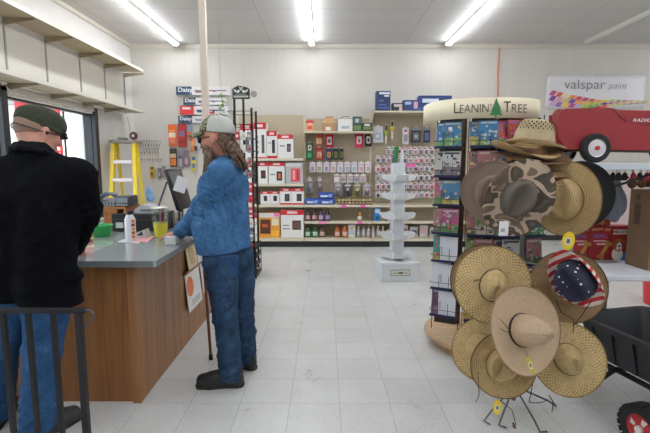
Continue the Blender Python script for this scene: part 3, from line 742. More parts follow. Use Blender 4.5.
pillow('blue_wipes_pack', 'blue soft pack lying second from the left, under the stacked pack', 'pack', 'blue soft packs', 320, 334.8, 198.8, shz['b1'], 7.74, .14, '#2a4fae', bl)
pillow('blue_wipes_pack', 'blue soft pack stacked on top of the other blue packs', 'pack', 'blue soft packs', 318.5, 334, 192.6, at(326, 198.7, 7.74).z+.003, 7.74, .14, '#2448a4', bl)
tagc = [(343.8, 'b1', '#ef4fae', GB), (363, 'b1', '#ef4fae', GB), (323, 'b2', '#f08ab4', GB), (360, 'b2', '#f04fb4', GB)]
for k, (px, sh, c_, u) in enumerate(tagc):
    q = at(px, 205 if sh == 'b1' else 221.5, 7.69); wdt = .07 if k == 2 else .04
    MB().box((q.x-wdt, PY-.42-.010, shz[sh]-.045), (q.x+wdt, PY-.42-.0065, shz[sh]+.0)).build('price_tag', C(c_), u)
# third unit
prod('blue_drink_box', 'bright blue carton on the middle shelf beside the white bin tower', 'box', None, 374.6, 380.6, 207.5, shz['b2'], 7.76, .1, '#2f8cd0', [(.1, .6, .9, .9, '#dfeaf2'), (.2, .1, .8, .4, '#1d5ea0')])
GQ = 'goods hanging on pegs in the unit behind the bin tower'
hang(GC, 'hanging_white_pack', 'large white pack hanging under the corner of the highest shelf', 'pack', GQ, 373, 383, 126.5, 142.5, '#cdd2d6', [(.15, .15, .8, .6, '#aab6c0'), (.3, .3, .6, .5, '#dfe4e8')])
for k, (x, y0, y1, c_) in enumerate(((386.4, 125, 144.5, '#9fb43c'), (392.4, 121.5, 139, '#d8c03c'))):
    q = at(x, y0, 7.97); q2 = at(x, y1, 7.97)
    t = thing('hanging_brush', ['green headed brush hanging on a peg', 'yellow headed brush hanging on a peg'][k], 'brush', (q.x, 7.97, q2.z), 'brushes on pegs')
    L = q.z-q2.z
    MB().lathe([(.014, q2.z), (.018, q2.z+.04), (.016, q2.z+L*.45)], 10, (q.x, 7.97, 0)).build('handle', C('#d9d6cc'), t, smooth=True)
    MB().ball((q.x, 7.97, q2.z+L*.6), .038, 0, 8, (1, .8, 1.2)).build('brush_head', C(c_), t, smooth=True)
    MB().lathe([(.014, q2.z+L*.7), (.014, q2.z+L)], 8, (q.x, 7.97, 0)).build('brush_tip', C('#38363a'), t)
    hook(GC, q.x, q.z-.01)
hang(GC, 'hanging_white_pack', 'tall narrow white pack hanging beside the dark packs', 'pack', GQ, 402.5, 408.6, 128, 144, '#d6d6d8', [(.2, .15, .8, .6, '#9c9ca4'), (.3, .75, .7, .9, '#b83a44')])
for k, (a, c_, c2, lb) in enumerate(((411, 421, '#3c4048', 'wide dark pack with pale shapes hanging near the card spinner'), (423.4, 430, '#2c3550', 'navy pack hanging right beside the card spinner'))):
    hang(GC, 'hanging_dark_pack', c2 and lb, 'pack', GQ, a, c_ if isinstance(c_, float) else c_ if isinstance(c_, int) else 430, 128, 142, '#33373f' if k == 0 else '#2c3550', [(.2, .15, .8, .65, '#6f7278'), (.35, .3, .6, .5, '#b8b4ac'), (0, .82, 1, .97, '#8a8c90')]) if False else None
hang(GC, 'hanging_dark_pack', 'wide dark pack with pale shapes hanging near the card spinner', 'pack', GQ, 411, 421, 127.5, 142.5, '#33373f', [(.2, .15, .8, .65, '#6f7278'), (.35, .3, .6, .5, '#b8b4ac'), (0, .82, 1, .97, '#8a8c90')])
hang(GC, 'hanging_dark_pack', 'navy pack hanging right beside the card spinner', 'pack', GQ, 423.4, 430, 127.5, 142.5, '#2c3550', [(.2, .15, .8, .65, '#5a6a98'), (0, .82, 1, .97, '#8a8c90')])
pal = ['#c2475a', '#3c3c44', '#8c5a6c', '#b8a4a8', '#5a6c84', '#a83c4c', '#d0a8b0', '#6c5c64', '#4a7a6c', '#c87a8a']
rnames = ['top', 'second', 'third', 'fourth', 'fifth', 'lowest']
for r in range(6):
    y0 = 147.5+r*8.7; x = 386 if r == 0 else 375.5; k = 0
    while x < 434:
        h_ = random.choice((6.4, 6.8, 7.2)); c1 = random.choice(pal); c2 = random.choice(pal); w = 4.7
        if not (r == 1 and abs(x-392) < 3):
            hang(GC, 'hanging_blister_pack', 'small pack, %s from left in the %s dense peg row behind bin tower' % (ORD[k], rnames[r]), 'pack', 'small packs in dense rows on pegs behind the bin tower', x, x+w, y0, y0+h_, random.choice(('#ddd6d8', '#d6d2d6', '#e2dcdc', '#cfc8cc')), [(.2, .12, .8, .62, c1), (.35, .25, .7, .5, c2), (0, .8, .6, .95, random.choice(pal))], th=.02, hk=(r < 5), Y=7.957+.006*(k % 3))
        x += 5.4; k += 1
for q, (px, py) in enumerate(((408, 165.6), (413.6, 165.2))):
    v = at(px, py, 7.9); 
    MB().box((v.x-.05, 7.925, v.z-.03), (v.x+.045, 7.93, v.z+.03)).build('price_tag', C('#ef6cb4'), GC)
# lower shelves behind the bin tower
for k in range(5):
    x = 390+k*10
    prod('detergent_carton', 'plain pale carton on the lower shelf behind the bin tower, %s from the left' % ORD[k], 'box', 'pale cartons on the lower shelves', x, x+8, 225 if k % 2 else 227, shz['base'], 7.8, .15, '#c9c4bd', [(.1, .3, .9, .7, pal[k*2 % 10])])
for k in range(5):
    x = 384+k*9.6
    hang(GC, 'hanging_parts_bag', 'clear bag of grey parts, %s from the left in the row behind the middle of the bin tower' % ORD[k], 'bag', GQ, x, x+8, 199.6-5, 203.8-1, '#a6a4a8', [(.1, .75, .9, .95, '#d9d6d4')], th=.03, bag=True, hk=False) if False else None
# banner at the back wall
X0, X1 = at(545.5, 90, BY).x, at(644.5, 90, BY).x; z1, z0 = at(600, 74.5, BY).z, at(600, 109, BY).z
t = thing('hanging_paint_banner', 'white vinyl paint banner with rainbow parallelograms hung on the wall', 'banner', ((X0+X1)/2, BY, z0))
w = X1-X0; h = z1-z0
s = MB(); nv = 24; vs = []
for i in range(nv+1):
    for j in range(7): u, v = i/nv, j/6; vs.append((X0+w*u, BY-.015-.006*math.sin(u*9+v*3), z0+h*v-.01*math.sin(PI*u*4)*(v > .9)))
s.add(vs, [(i*7+j, (i+1)*7+j, (i+1)*7+j+1, i*7+j+1) for i in range(nv) for j in range(6)])
o = s.build('banner_cloth', mat('white_vinyl', '#e6e6ea', .45), t, smooth=True); m_ = o.modifiers.new('s', 'SOLIDIFY'); m_.thickness = .003
YB = BY-.028
def bp(u, v): return (X0+w*u, YB, z0+h*v)
text_fit('valspar', w*.42, h*.27, lambda x, y: (X0+w*.175+x, YB, z0+h*.58+y), C('#5f6268'), t, bold=-.012)
text_fit('paint', w*.19, h*.18, lambda x, y: (X0+w*.625+x, YB, z0+h*.585+y), C('#7f838a'), t, bold=-.012, shear=.25)
cols = ['#7c3f9a', '#c04a8c', '#d85a3c', '#efa73c', '#e8d23c', '#a8c83c', '#5aa84c', '#b83434', '#d86a34', '#efc04a', '#b8cc4c', '#8fbc5c']
k = 0
sw = MB(); swm = []
for i in range(15):
    for j in range(3):
        u = .03+i*.066; ct = .30-.17*math.sin(min(1, u*1.5)*PI/2)+(.02 if i > 7 else 0)+(.15*(u-.5) if u > .5 else 0)
        hh = max(.035, .15*(1-u*.9)); v = ct+(j-1)*hh*1.05-.04; cc = cols[(i+j*4) % len(cols)]
        if i < 5: cc = ['#e3b8d8', '#7c3f9a', '#c04a8c', '#9a6ab8', '#e8a0b0', '#d85a3c', '#efc04a', '#d8cc6c', '#f0e0b0', '#c04a8c', '#7c3f9a', '#e89a4c', '#c8c4e0', '#efa73c', '#d23a4a'][i*3+j]
        if cc not in swm: swm.append(cc)
        sk = .03
        sw.poly([bp(u, v), bp(u+.05, v-.02*(1 if u < .6 else -1)), bp(u+.05+sk, v+hh*.9-.02*(1 if u < .6 else -1)), bp(u+sk, v+hh*.9)], (0, -.002, 0), swm.index(cc))
sw.build('printed_swatches', [C(c) for c in swm], t)
for u, v in ((.01, .96), (.5, .97), (.99, .96), (.01, .05), (.99, .05)):
    MB().lathe([(.012, 0), (.012, .006)], 8, bp(u, v), 0, Matrix.Rotation(PI/2, 4, 'X')).build('grommet', M_steel, t)
# orange cord on the wall
v0, v1 = at(500, 44, BY-.02), at(497.5, 118, BY-.02)
tag(MB().tube([v0, (v0.x-.01, BY-.02, v0.z-.5), (v0.x+.005, BY-.02, v0.z-.9), v1], .011, 6).build('hanging_power_lead', C('#d8743c')), 'orange cord hanging down the back wall above the card sign', 'cord')
tag(MB().tube([at(430, 44, BY-.02), at(431, 110, BY-.02)], .004, 5).build('hanging_wire', C('#b8b0a4')), 'thin pale wire hanging down the back wall above the blue cartons', 'wire') if False else None
# ================================================================== LEFT BACK CORNER
YW = BY-.004
# air rifle boxes on the wall
def rifle_box(label, x0, x1, yt, yb, xl, lc, txt, gun, extra=()):
    Y = BY-.09
    X0, X1, Z0, Z1 = span(x0, x1, yt, Y, None, yb)
    t = thing('hanging_rifle_box', label, 'box', ((X0+X1)/2, Y, Z0), 'long air rifle boxes on the wall')
    XL = at(xl, yt, Y).x; h = Z1-Z0; U = (XL-X0)/(X1-X0)
    s = MB(); mats = ['#e0dfe0']; s.box((X0, Y, Z0), (X1, Y+.085, Z1))
    decs(s, mats, X0, X1, Z0, Z1, Y, [(0, 0, U, 1, lc)]+[(U+.05+.0*i, .45, U+(1-U)*.9, .58, gun) for i in range(1)]+[(U+(1-U)*.1, .25, U+(1-U)*.3, .5, gun), (U+(1-U)*.55, .35, U+(1-U)*.62, .48, gun)]+list(extra))
    s.build('box_body', [C(c) for c in mats], t)
    if txt: text_mesh(txt, h*.72, lambda x, y, z: (X0+h*.22+x*1.12, Y-.004, Z0+h*.38+y), C('#eef0f4'), parent=t, bold=.002)
    b_ = MB()
    for f in (.2, .8): b_.box((X0+(X1-X0)*f-.012, Y-.01, Z0-.012), (X0+(X1-X0)*f+.012, BY-.001, Z0-.0005))
    b_.build('wall_bracket', M_steel, t)
rifle_box('topmost long white rifle box with dark blue Daisy end', 176, 230, 86.5, 95, 191.5, '#26405e', 'Daisy', '#8a6a5c')
rifle_box('short white rifle box with dark blue Daisy end, second from the top', 183.3, 226, 97.6, 104.8, 195.7, '#2a4156', 'Daisy', '#5a5c7c')
rifle_box('white rifle box with bright red end, third from the top', 180, 228, 106, 114.6, 193.7, '#d8383c', '', '#4a4e74', [(.05, .6, .22, .85, '#f4e8e8'), (.6, .1, .72, .35, '#c84450')])
rifle_box('lowest white rifle box with dark blue Daisy end, behind the cap', 178.2, 226, 116, 122.8, 192, '#26405e', 'Daisy', '#9aa0a8')
# small goods beneath the rifle boxes
GH = 'accessories hanging on the wall by the rifle boxes'
wallu = wl
def whang(name, label, cat, x0, x1, yt, yb, col, dec, bag=False, th=.02, Y=BY-.05):
    X0, X1, Z0, Z1 = span(x0, x1, yt, Y, None, yb)
    o = hang(None, name, label, cat, GH, x0, x1, yt, yb, col, dec, Y=Y, th=th, hk=False, bag=bag)
    s = MB(); s.tube([((X0+X1)/2, BY, Z1-.006), ((X0+X1)/2, Y-.02, Z1-.006)], .003, 5); s.build('trim_peg', M_steel, None)['kind'] = 'structure'
    return o
whang('hanging_target_pack', 'bright orange target pack hanging at the left end of the upper row', 'pack', 168.4, 176.6, 124.5, 146, '#e0682c', [(.1, .4, .9, .62, '#ecdcc8'), (.2, .12, .8, .3, '#d88c6c'), (.1, .66, .9, .74, '#f09a4c')])
whang('hanging_slingshot_pack', 'red accessory pack hanging beside the orange target pack', 'pack', 178, 186.6, 124, 147, '#b8342c', [(.2, .45, .8, .7, '#7f6a94'), (.15, .1, .85, .3, '#8c2a24')])
whang('hanging_sling', 'curved orange strip pack hanging in front of the brim of the cap', 'pack', 187.4, 192, 124, 140, '#9a9cb4', [(.1, .1, .9, .5, '#e8702c')])
whang('hanging_sling', 'narrow orange strip hanging low beside the cap brim', 'pack', 190.6, 194.6, 136, 152, '#e87a34', [(.2, .4, .8, .7, '#f0a060')])
whang('hanging_target_pack', 'orange and black pack hanging in the lower row above the monitor', 'pack', 170, 177, 148.5, 167, '#34302c', [(.1, .08, .9, .45, '#e0782c'), (.1, .5, .9, .72, '#c8b08c')])
whang('hanging_pellet_pack', 'lilac and white pack hanging in the middle of the lower row', 'pack', 178, 183.4, 150, 168, '#8c8494', [(.2, .1, .8, .5, '#b8a4ac'), (.2, .52, .8, .7, '#5c4c64')])
whang('hanging_pellet_pack', 'mauve pack hanging right of the lilac and white one', 'pack', 184, 189, 150, 166, '#7c6a78', [(.2, .1, .8, .5, '#c8a0a4')])
whang('hanging_oil_tube', 'yellow and blue tube pack hanging low behind the beard', 'pack', 191.6, 196, 156, 171, '#d8cc3c', [(.1, .7, .9, .95, '#3c5ca8'), (.2, .2, .8, .5, '#4a6cb0')])
whang('hanging_pellet_pack', 'black ring pack hanging beside the beard', 'pack', 193.4, 199, 143, 153, '#c8c4c0', [(.2, .2, .8, .7, '#2c2c30')])
MB  # key blanks
kk = 0
for r, (py, n, x0) in enumerate(((141, 9, 138.5), (145, 9, 137.5), (149, 6, 144), (152.5, 8, 139), (159.5, 8, 142))):
    for c in range(n):
        px = x0+c*2.75
        v = at(px, py, BY-.02); col = random.choice(('#8c8a84', '#a8a49a', '#6c6a68', '#9a8450'))
        s = MB(); s.tube([(v.x, BY, v.z+.012), (v.x, BY-.035, v.z+.012)], .0025, 5); s.lathe([(.013, -.0015), (.013, .0015)], 8, (v.x, BY-.03, v.z), 0, Matrix.Rotation(PI/2, 4, 'X')); s.box((v.x-.004, BY-.0315, v.z-.05), (v.x+.004, BY-.0285, v.z-.01))
        tag(s.build('hanging_key', mat('key_metal_'+col.strip('#'), col, .35, .7)), 'small blank key on its peg, %s from the left in the %s key row' % (ORD[c], ['top', 'second', 'third', 'fourth', 'lowest'][r]), 'key', 'blank keys in rows on the wall behind the ladder')
whang('hanging_yellow_tool', 'yellow tool card hanging below the rows of keys', 'tool', 150, 154.6, 166.5, 178, '#c8a024', [(.2, .75, .8, .95, '#5c5848'), (.3, .2, .7, .5, '#3c3a30')])
whang('hanging_pliers_pack', 'grey tool card hanging right of the yellow tool card', 'tool', 158, 161.4, 168, 178, '#7c7c80', [(.2, .2, .8, .6, '#a8a8ac')])
whang('hanging_pliers_pack', 'grey and pink tool card hanging nearest the monitor', 'tool', 162, 166, 166, 177, '#8c8488', [(.2, .2, .8, .6, '#b87a74')])
# green sprig
v = at(222, 108, 7.0)
t = thing('hanging_leafy_sprig', 'green leafy sprig hanging in front of the rifle boxes', 'artificial plant', (v.x, 7.0, at(222, 122, 7.0).z))
st = MB(); top = at(221, 96, 7.0); pts = [top+Vector((.02*math.sin(i), 0, -i*.055)) for i in range(9)]; st.tube(pts, .005, 5); st.tube([top, top+Vector((0, 0, .02)), (top.x, 7.0, CZ)], .0015, 4); st.build('stem', C('#5c7a34'), t)
lf = MB()
for i in range(36):
    p = random.choice(pts); a = random.uniform(0, 2*PI); d = Vector((math.cos(a), math.sin(a)*.6, random.uniform(-.4, .5))).normalized(); u = Vector((0, 0, 1)).cross(d).normalized(); L = random.uniform(.06, .12)
    lf.add([p, p+d*L*.5+u*L*.22, p+d*L-Vector((0, 0, .015)), p+d*L*.5-u*L*.22], [(0, 1, 2, 3)])
lf.build('leaves', mat('leaf_green', '#7a9a44', .5, var=.25), t)
# stepladder
M_yel = mat('yellow_fibreglass', '#e8c81e', .4); M_alu = mat('ladder_step_aluminium', '#cfc0c2', .35, .3); M_cap = mat('ladder_grey_cap', '#8c847c', .6)
lx0, lx1 = at(113.3, 146, 7.1).x, at(134, 146, 7.1).x; ztop = at(124, 141, 7.1).z; lx0b, lx1b = at(107, 205, 6.85).x, at(141, 205, 6.85).x
zb_ = 0
t = thing('stepladder', 'yellow stepladder with grey top standing in the corner', 'ladder', ((lx0+lx1)/2, 7.1, 0))
def rail(xa, xb, ya, yb, m, nm):
    # sloped side rail
    s = MB(); w = .028 if nm == 'front_rail' else .012
    s.add([(xa-w, ya-.02, ztop-.03), (xa+w, ya-.02, ztop-.03), (xa+w, ya+.05, ztop-.03), (xa-w, ya+.05, ztop-.03), (xb-w, yb-.02, 0), (xb+w, yb-.02, 0), (xb+w, yb+.05, 0), (xb-w, yb+.05, 0)], [(0,1,2,3),(7,6,5,4),(0,4,5,1),(1,5,6,2),(2,6,7,3),(3,7,4,0)])
    s.build(nm, m, t)
sp = .10
rail(lx0, lx0-.015, 7.1, 6.8, M_yel, 'front_rail'); rail(lx1, lx1+sp, 7.1, 6.8, M_yel, 'front_rail')
rail(lx0+.01, lx0+.02, 7.2, 7.4, M_yel, 'rear_rail'); rail(lx1-.01, lx1+.03, 7.2, 7.4, M_yel, 'rear_rail')
for k, py in enumerate((162, 180, 199, 218, 238)):
    z = at(124, py, 7.0).z; f = 1-z/ztop; y = 7.1-.3*f
    if z < .1: break
    MB().bbox((lx0+.02, y-.04, z-.028), (lx1+sp*f-.02, y+.06, z+.028), .008).build('step', M_alu, t)
MB().bbox((lx0-.05, 7.04, ztop-.035), (lx1+.05, 7.32, ztop+.015), .012).build('top_cap', M_cap, t)
bx = at(134.5, 138, 7.1); 
t2 = thing('tape_reel', 'dark reel and clutter lying on top of the ladder', 'reel', (bx.x, 7.12, ztop+.017))
MB().lathe([(.055, -.02), (.065, -.015), (.065, .015), (.055, .02)], 18, (bx.x-.02, 7.12, ztop+.017+.066), 0, Matrix.Rotation(PI/2, 4, 'X')).build('reel', C('#57302c'), t2, smooth=True)
MB().lathe([(.02, -.03), (.02, .03)], 10, (bx.x-.02, 7.12, ztop+.017+.066), 0, Matrix.Rotation(PI/2, 4, 'X')).build('hub', C('#c8c0b8'), t2)
tag(MB().bbox((lx0+.08, 7.08, ztop+.0155), (lx0+.2, 7.2, ztop+.055), .01).build('small_tool_box', C('#6c645c')), 'small grey box lying on the ladder top', 'box')
va, vb = at(127.5, 117, 7.75), at(147, 213, 7.6)
t = thing('mop_handle', 'long white pole with a blue head leaning beside the ladder', 'pole', (vb.x, 7.6, 0))
d = (vb-va).normalized(); zz = (va.z)/(-d.z); foot = va+d*zz
MB().tube([va, foot], .014, 8).build('pole', C('#d8dcdc'), t, smooth=True)
q = at(150, 193, 7.6)
s = SDF(.03); 
s.ell((q.x-.02, 7.62, q.z), (.055, .05, .11)).ell((q.x+.0, 7.62, q.z-.1), (.07, .05, .06))
s.build('cloth_head', mat('blue_cloth', '#7fa8d0', .9, bump=.5, bscale=30), t, h=.01, disp=lambda V: .008*np.sin(V[:, 0]*70+V[:, 2]*40))
tag(MB().lathe([(.07, .0), (.08, .02), (.1, .26), (.105, .3)], 18, (at(122, 170, 7.9).x, 7.95, at(122, 170, 7.95).z-.1)).build('hanging_teal_pail', C('#3aa0a4')), 'teal tub seen between the ladder steps', 'tub') if False else None
v = at(126, 152, BY-.1); v0_ = at(126, 157, BY-.1)
whang('hanging_teal_pack', 'teal pack on the wall seen between the top ladder rungs', 'pack', 122.5, 129.5, 148.5, 157.5, '#3a9c9e', [(.2, .2, .8, .6, '#8cc8c8')])
for r in range(3):
    for c in range(4):
        whang('hanging_small_card', 'small grey card seen through the ladder, %s from the left in row %s' % (ORD[c], ('one', 'two', 'three')[r]), 'card', 121.5+c*2.6, 123.6+c*2.6, 166+r*4, 169+r*4, '#7c7a78', [(.2, .2, .8, .6, '#a8a49c')])
# ================================================================== COUNTER
M_oak = m_wood('oak_counter_panel', '#6a4120', '#9a683a', .9, 2, .4); M_top = mat('grey_laminate', '#8d979a', .22, var=.04, vscale=60, coat=.3)
ct = thing('service_counter', 'oak panelled service counter between the two men', 'counter', (-1.9, 3.3, 0))
MB().box((-3.05, 2.52, 0), (-1.13, 2.55, .862)).build('front_panel', M_oak, ct)
M_oak2 = m_wood('oak_side_panel', '#70462a', '#a0703f', .6, 2, .4)
MB().box((-1.16, 2.551, 0), (-1.13, 4.5, .862)).build('side_panel', M_oak2, ct)
MB().box((-2.2, 4.47, 0), (-1.161, 4.5, .862)).build('end_panel', M_oak, ct)
MB().box((-3.05, 2.551, .0), (-3.02, 3.3, .862)).build('end_panel', M_oak, ct)
MB().box((-2.1, 2.9, .45), (-1.17, 4.46, .47)).build('inner_shelf', M_oak, ct)
MB().box((-1.129, 3.36, .58), (-1.10, 4.45, .60)).build('side_ledge', M_oak, ct)
MB().box((-1.175, 2.5, .0), (-1.125, 2.52, .862)).build('corner_strip', M_oak2, ct)
w_ = MB(); w_.bbox((-3.1, 2.45, .863), (-.98, 3.3, .9), .006).bbox((-2.25, 3.3, .863), (-.98, 4.55, .9), .006)
w_ = thing('worktop', 'grey laminate worktop on the oak counter', 'worktop', (-2.0, 3.3, .863))
s = MB(); s.poly([(-3.1, 2.45, .863), (-.99, 2.45, .863), (-.98, 2.46, .863), (-.98, 4.55, .863), (-2.25, 4.55, .863), (-2.25, 3.3, .863), (-3.1, 3.3, .863)], (0, 0, .037)); s.build('top_slab', M_top, w_)
e = MB(); e.box((-3.1, 2.4485, .866), (-.99, 2.45, .897)); e.box((-.98, 2.46, .866), (-.9785, 4.55, .897)); e.build('edge_band', mat('dark_grey_edge', '#6f7679', .35), w_)
gp = [onz(x, y, .9005) for x, y in ((-60, 258), (88, 257), (118, 241), (118, 240.5), (-50, 240))]
MB().poly([onz(-120, 256, .9003), onz(92, 253, .9003), onz(117, 241.5, .9003), onz(60, 239.5, .9003), onz(-120, 239, .9003)], (0, 0, .0012)).build('glass_inset', mat('glossy_white_inset', '#cfcfd0', .04, coat=1.0), w_)
TZ = .9013
def onc(x, y): return onz(x, y, TZ)
# red tub
v = onc(85.5, 242)
t = thing('red_tub', 'red tub with a lime green band beside the black sleeve', 'tub', v)
MB().lathe([(.042, TZ), (.048, TZ+.004), (.052, TZ+.12), (.055, TZ+.125)], 24, (v.x, v.y, 0)).build('tub_body', mat('red_plastic', '#c0282e', .3), t, smooth=True)
MB().lathe([(.0525, TZ+.022), (.053, TZ+.036)], 24, (v.x, v.y, 0)).build('band', C('#c8cc6c'), t, smooth=True)
# green basket
v = onc(98.5, 237)
t = thing('green_basket', 'green plastic basket behind the red tub', 'basket', v)
MB().lathe([(.06, .9005), (.065, .905), (.08, .985), (.086, .987), (.082, .99), (.076, .985), (.06, .91)], 24, (v.x, v.y+.05, 0), cap=False).build('basket_body', C('#2f9a50', .35), t, smooth=True)
MB().lathe([(.058, .9005), (.058, .908)], 20, (v.x, v.y+.05, 0)).build('basket_floor', C('#25803f', .35), t)
# wooden stand
a, b2 = onc(99, 232), onc(124.5, 231)
zs = at(112, 208, a.y).z
M_box = m_wood('light_oak_box', '#94582a', '#bd7d45', 1.2, 0, .5)
t = thing('wooden_stand', 'open fronted wooden stand at the back of the counter', 'stand', ((a.x+b2.x)/2, a.y, .9))
x0, x1, y0 = a.x, b2.x, 3.62
MB().box((x0, y0, zs-.018), (x1, y0+.3, zs)).build('top_board', M_box, t)
for x in (x0, x0+(x1-x0)*.5, x1-.018): MB().box((x, y0+.004, .9005), (x+.018, y0+.3, zs-.0185)).build('side_board', M_box, t)
MB().box((x0+.018, y0+.28, .9005), (x1-.018, y0+.3, zs-.0185)).build('back_board', M_box, t); MB().box((x0+.018, y0+.01, .9005), (x0+(x1-x0)*.5, y0+.02, zs-.02)).build('front_board', M_box, t)
# desk phone on the stand
t = thing('desk_phone', 'blue black desk phone with handset lying on the wooden stand', 'telephone', ((x0+x1)/2-.02, y0+.14, zs))
xm = (x0+x1)/2
s = MB(); s.poly([(x0-.03, y0+.02, zs+.001), (x0+.10, y0+.02, zs+.001), (x0+.10, y0+.02, zs+.035), (x0-.03, y0+.02, zs+.06)], (0, .22, 0)); s.build('phone_base', mat('slate_plastic', '#3d4654', .4), t)
MB().tube([(x0-.03, y0+.05, zs+.085), (x0, y0+.05, zs+.105), (x0+.05, y0+.05, zs+.108), (x0+.09, y0+.05, zs+.09)], [.02, .017, .014, .02], 10).build('handset', mat('slate_plastic2', '#4d5a6c', .35), t, smooth=True)
kb = MB()
for i in range(4):
    for j in range(4): kb.box((x0-.01+i*.026, y0+.016, zs+.004+j*.011), (x0+.008+i*.026, y0+.02, zs+.012+j*.011))
kb.build('keypad', C('#9a9ca0'), t)
# machine beside the phone
t = thing('card_machine', 'black and grey card machine on the stand by the phone', 'machine', (x1-.06, y0+.1, zs))
MB().bbox((x1-.095, y0+.02, zs+.001), (x1+.03, y0+.2, zs+.09), .015).build('machine_body', C('#34363c'), t, smooth=True)
MB().bbox((x1-.08, y0+.012, zs+.03), (x1+.015, y0+.022, zs+.075), .003).build('screen', C('#8a94a0', .2), t)
for k in range(5): MB().bbox((x1-.08+k*.02, y0+.01, zs+.01), (x1-.067+k*.02, y0+.02, zs+.022), .002).build('button', C('#c8c8ca'), t)
# black printer / cash drawer
a, c_ = onc(112, 231.5), onc(163, 231.5)
zt_ = at(120, 214, a.y).z
t = thing('cash_drawer', 'wide black cash drawer with a white label behind the bottle', 'cash drawer', ((a.x+c_.x)/2, a.y+.15, .9))
MB().bbox((a.x, a.y, .9013), (c_.x, a.y+.3, zt_), .006).build('drawer_case', mat('black_metal_case', '#1f1f22', .4), t)
q0, q1 = at(117.2, 228, a.y-.003), at(121.8, 222.5, a.y-.003)
MB().box((q0.x-.01, a.y-.003, q0.z), (q1.x+.01, a.y, q1.z)).build('white_label', C('#c8c6c4'), t)
MB().box((a.x+.02, a.y-.004, zt_-.05), (c_.x-.02, a.y-.001, zt_-.045)).build('seam', C('#4a4a4e'), t)
# grey receipt printer on top
a2, b3 = at(135, 214, a.y+.05), at(158, 214, a.y+.05)
t = thing('receipt_printer', 'pale grey receipt printer on top of the cash drawer', 'printer', ((a2.x+b3.x)/2, a.y+.1, zt_))
s = MB(); s.poly([(a2.x, a.y+.04, zt_+.001), (b3.x, a.y+.04, zt_+.001), (b3.x, a.y+.04, zt_+.05), (a2.x+.07, a.y+.04, zt_+.075), (a2.x, a.y+.04, zt_+.035)], (0, .17, 0)); s.build('printer_body', C('#b4b6ba'), t)
MB().box((a2.x+.05, a.y+.035, zt_+.02), (b3.x-.03, a.y+.04, zt_+.035)).build('paper_slot', C('#5c5e62'), t)
a3 = onc(136, 236); b4 = onc(153.5, 235.5)
t = thing('payment_terminal', 'grey payment terminal with dark screen between bottle and cup', 'card terminal', ((a3.x+b4.x)/2, a3.y-.02, .9))
s = MB(); s.poly([(a3.x, a3.y-.1, TZ), (b4.x, a3.y-.1, TZ), (b4.x-.02, a3.y-.1, TZ+.065), (a3.x+.06, a3.y-.1, TZ+.045), (a3.x, a3.y-.1, TZ+.02)], (0, .085, 0)); s.build('terminal_body', C('#c8cacb'), t)
s = MB(); s.poly([(a3.x+.05, a3.y-.103, TZ+.02), (b4.x-.03, a3.y-.103, TZ+.02), (b4.x-.035, a3.y-.103, TZ+.052), (a3.x+.065, a3.y-.103, TZ+.036)], (0, .003, 0)); s.build('screen', C('#4a4c52', .2), t)
# papers, bottle, cup
def sheet(label, pts, col, z, txt=None):
    s = MB(); s.poly([onz(x, y, z) for x, y in pts], (0, 0, .0006)); return tag(s.build('paper_sheet', C(col)), label, 'paper', 'loose papers on the worktop')
sheet('white paper under the spray bottle', [(117, 242), (134, 235.5), (142, 239), (139, 243.5)], '#dcdcdc', .9013)
sheet('pink paper on the worktop beside the bottle', [(131.5, 241), (139, 235.5), (155, 236), (147, 242.5)], '#e8a0a4', .9021)
v = onc(131, 240.8); Hb = at(131, 211, v.y).z-TZ; r = 5.2*v.y/CF
t = thing('cleaner_bottle', 'white bottle with a black cap and orange pictures', 'bottle', (v.x, v.y, .9028))
z = .9028
MB().lathe([(r*.9, z), (r, z+.004), (r, z+Hb*.72), (r*.62, z+Hb*.86), (r*.62, z+Hb*.9)], 24, (v.x, v.y, 0)).build('bottle_body', C('#e4e4e8', .3), t, smooth=True)
MB().lathe([(r*.66, z+Hb*.88), (r*.66, z+Hb)], 20, (v.x, v.y, 0)).build('cap', C('#232427', .4), t, smooth=True)
for k, cc in enumerate(('#e07a34', '#b85a34', '#e8a04c', '#8c4a34', '#e07a34')):
    s = MB(); n = 5; vs = []
    for i in range(n+1):
        an = -.95+.75*i/n
        for q in (0, 1): vs.append((v.x+(r+.001)*math.cos(an), v.y+(r+.001)*math.sin(an), z+Hb*(.1+.13*k+.1*q)))
    s.add(vs, [(2*i, 2*i+2, 2*i+3, 2*i+1) for i in range(n)]); s.build('printed_picture', C(cc), t)
v = onc(161, 236.5); zt2 = at(161, 208, v.y).z; r1, r0 = 8.6*v.y/CF, 6.0*v.y/CF
t = thing('plastic_cup', 'clear plastic cup half full of yellow drink with a pink straw', 'cup', (v.x, v.y, TZ))
zm = TZ+(zt2-TZ)*.52; rm = r0+(r1-r0)*.52
MB().lathe([(r0, TZ), (r0, TZ+.004), (rm, zm), (rm*.5, zm+.0005)], 28, (v.x, v.y, 0)).build('yellow_drink', mat('lemon_drink', '#d2cc3a', .15, coat=.6), t, smooth=True)
gm = m_glass('frosted_cup_plastic', '#e6e6de', .12)
MB().lathe([(r0+.002, TZ), (r1, zt2), (r1-.002, zt2), (rm-.001, zm+.003)], 28, (v.x, v.y, 0), cap=False).build('cup_wall', mat('frosted_cup', '#d9dacb', .2), t, smooth=True) if False else MB().lathe([(rm+.0015, zm-.01), (r1, zt2)], 28, (v.x, v.y, 0), cap=False).build('cup_wall', gm, t, smooth=True)
MB().lathe([(r1+.002, zt2), (r1+.004, zt2+.004), (r1*.7, zt2+.012), (.012, zt2+.013)], 28, (v.x, v.y, 0)).build('lid', mat('cloudy_lid', '#cfd0c6', .2), t, smooth=True)
MB().tube([(v.x, v.y, zm), (v.x, v.y, zt2+.05)], .005, 8).build('straw', C('#c23c8c'), t, smooth=True)
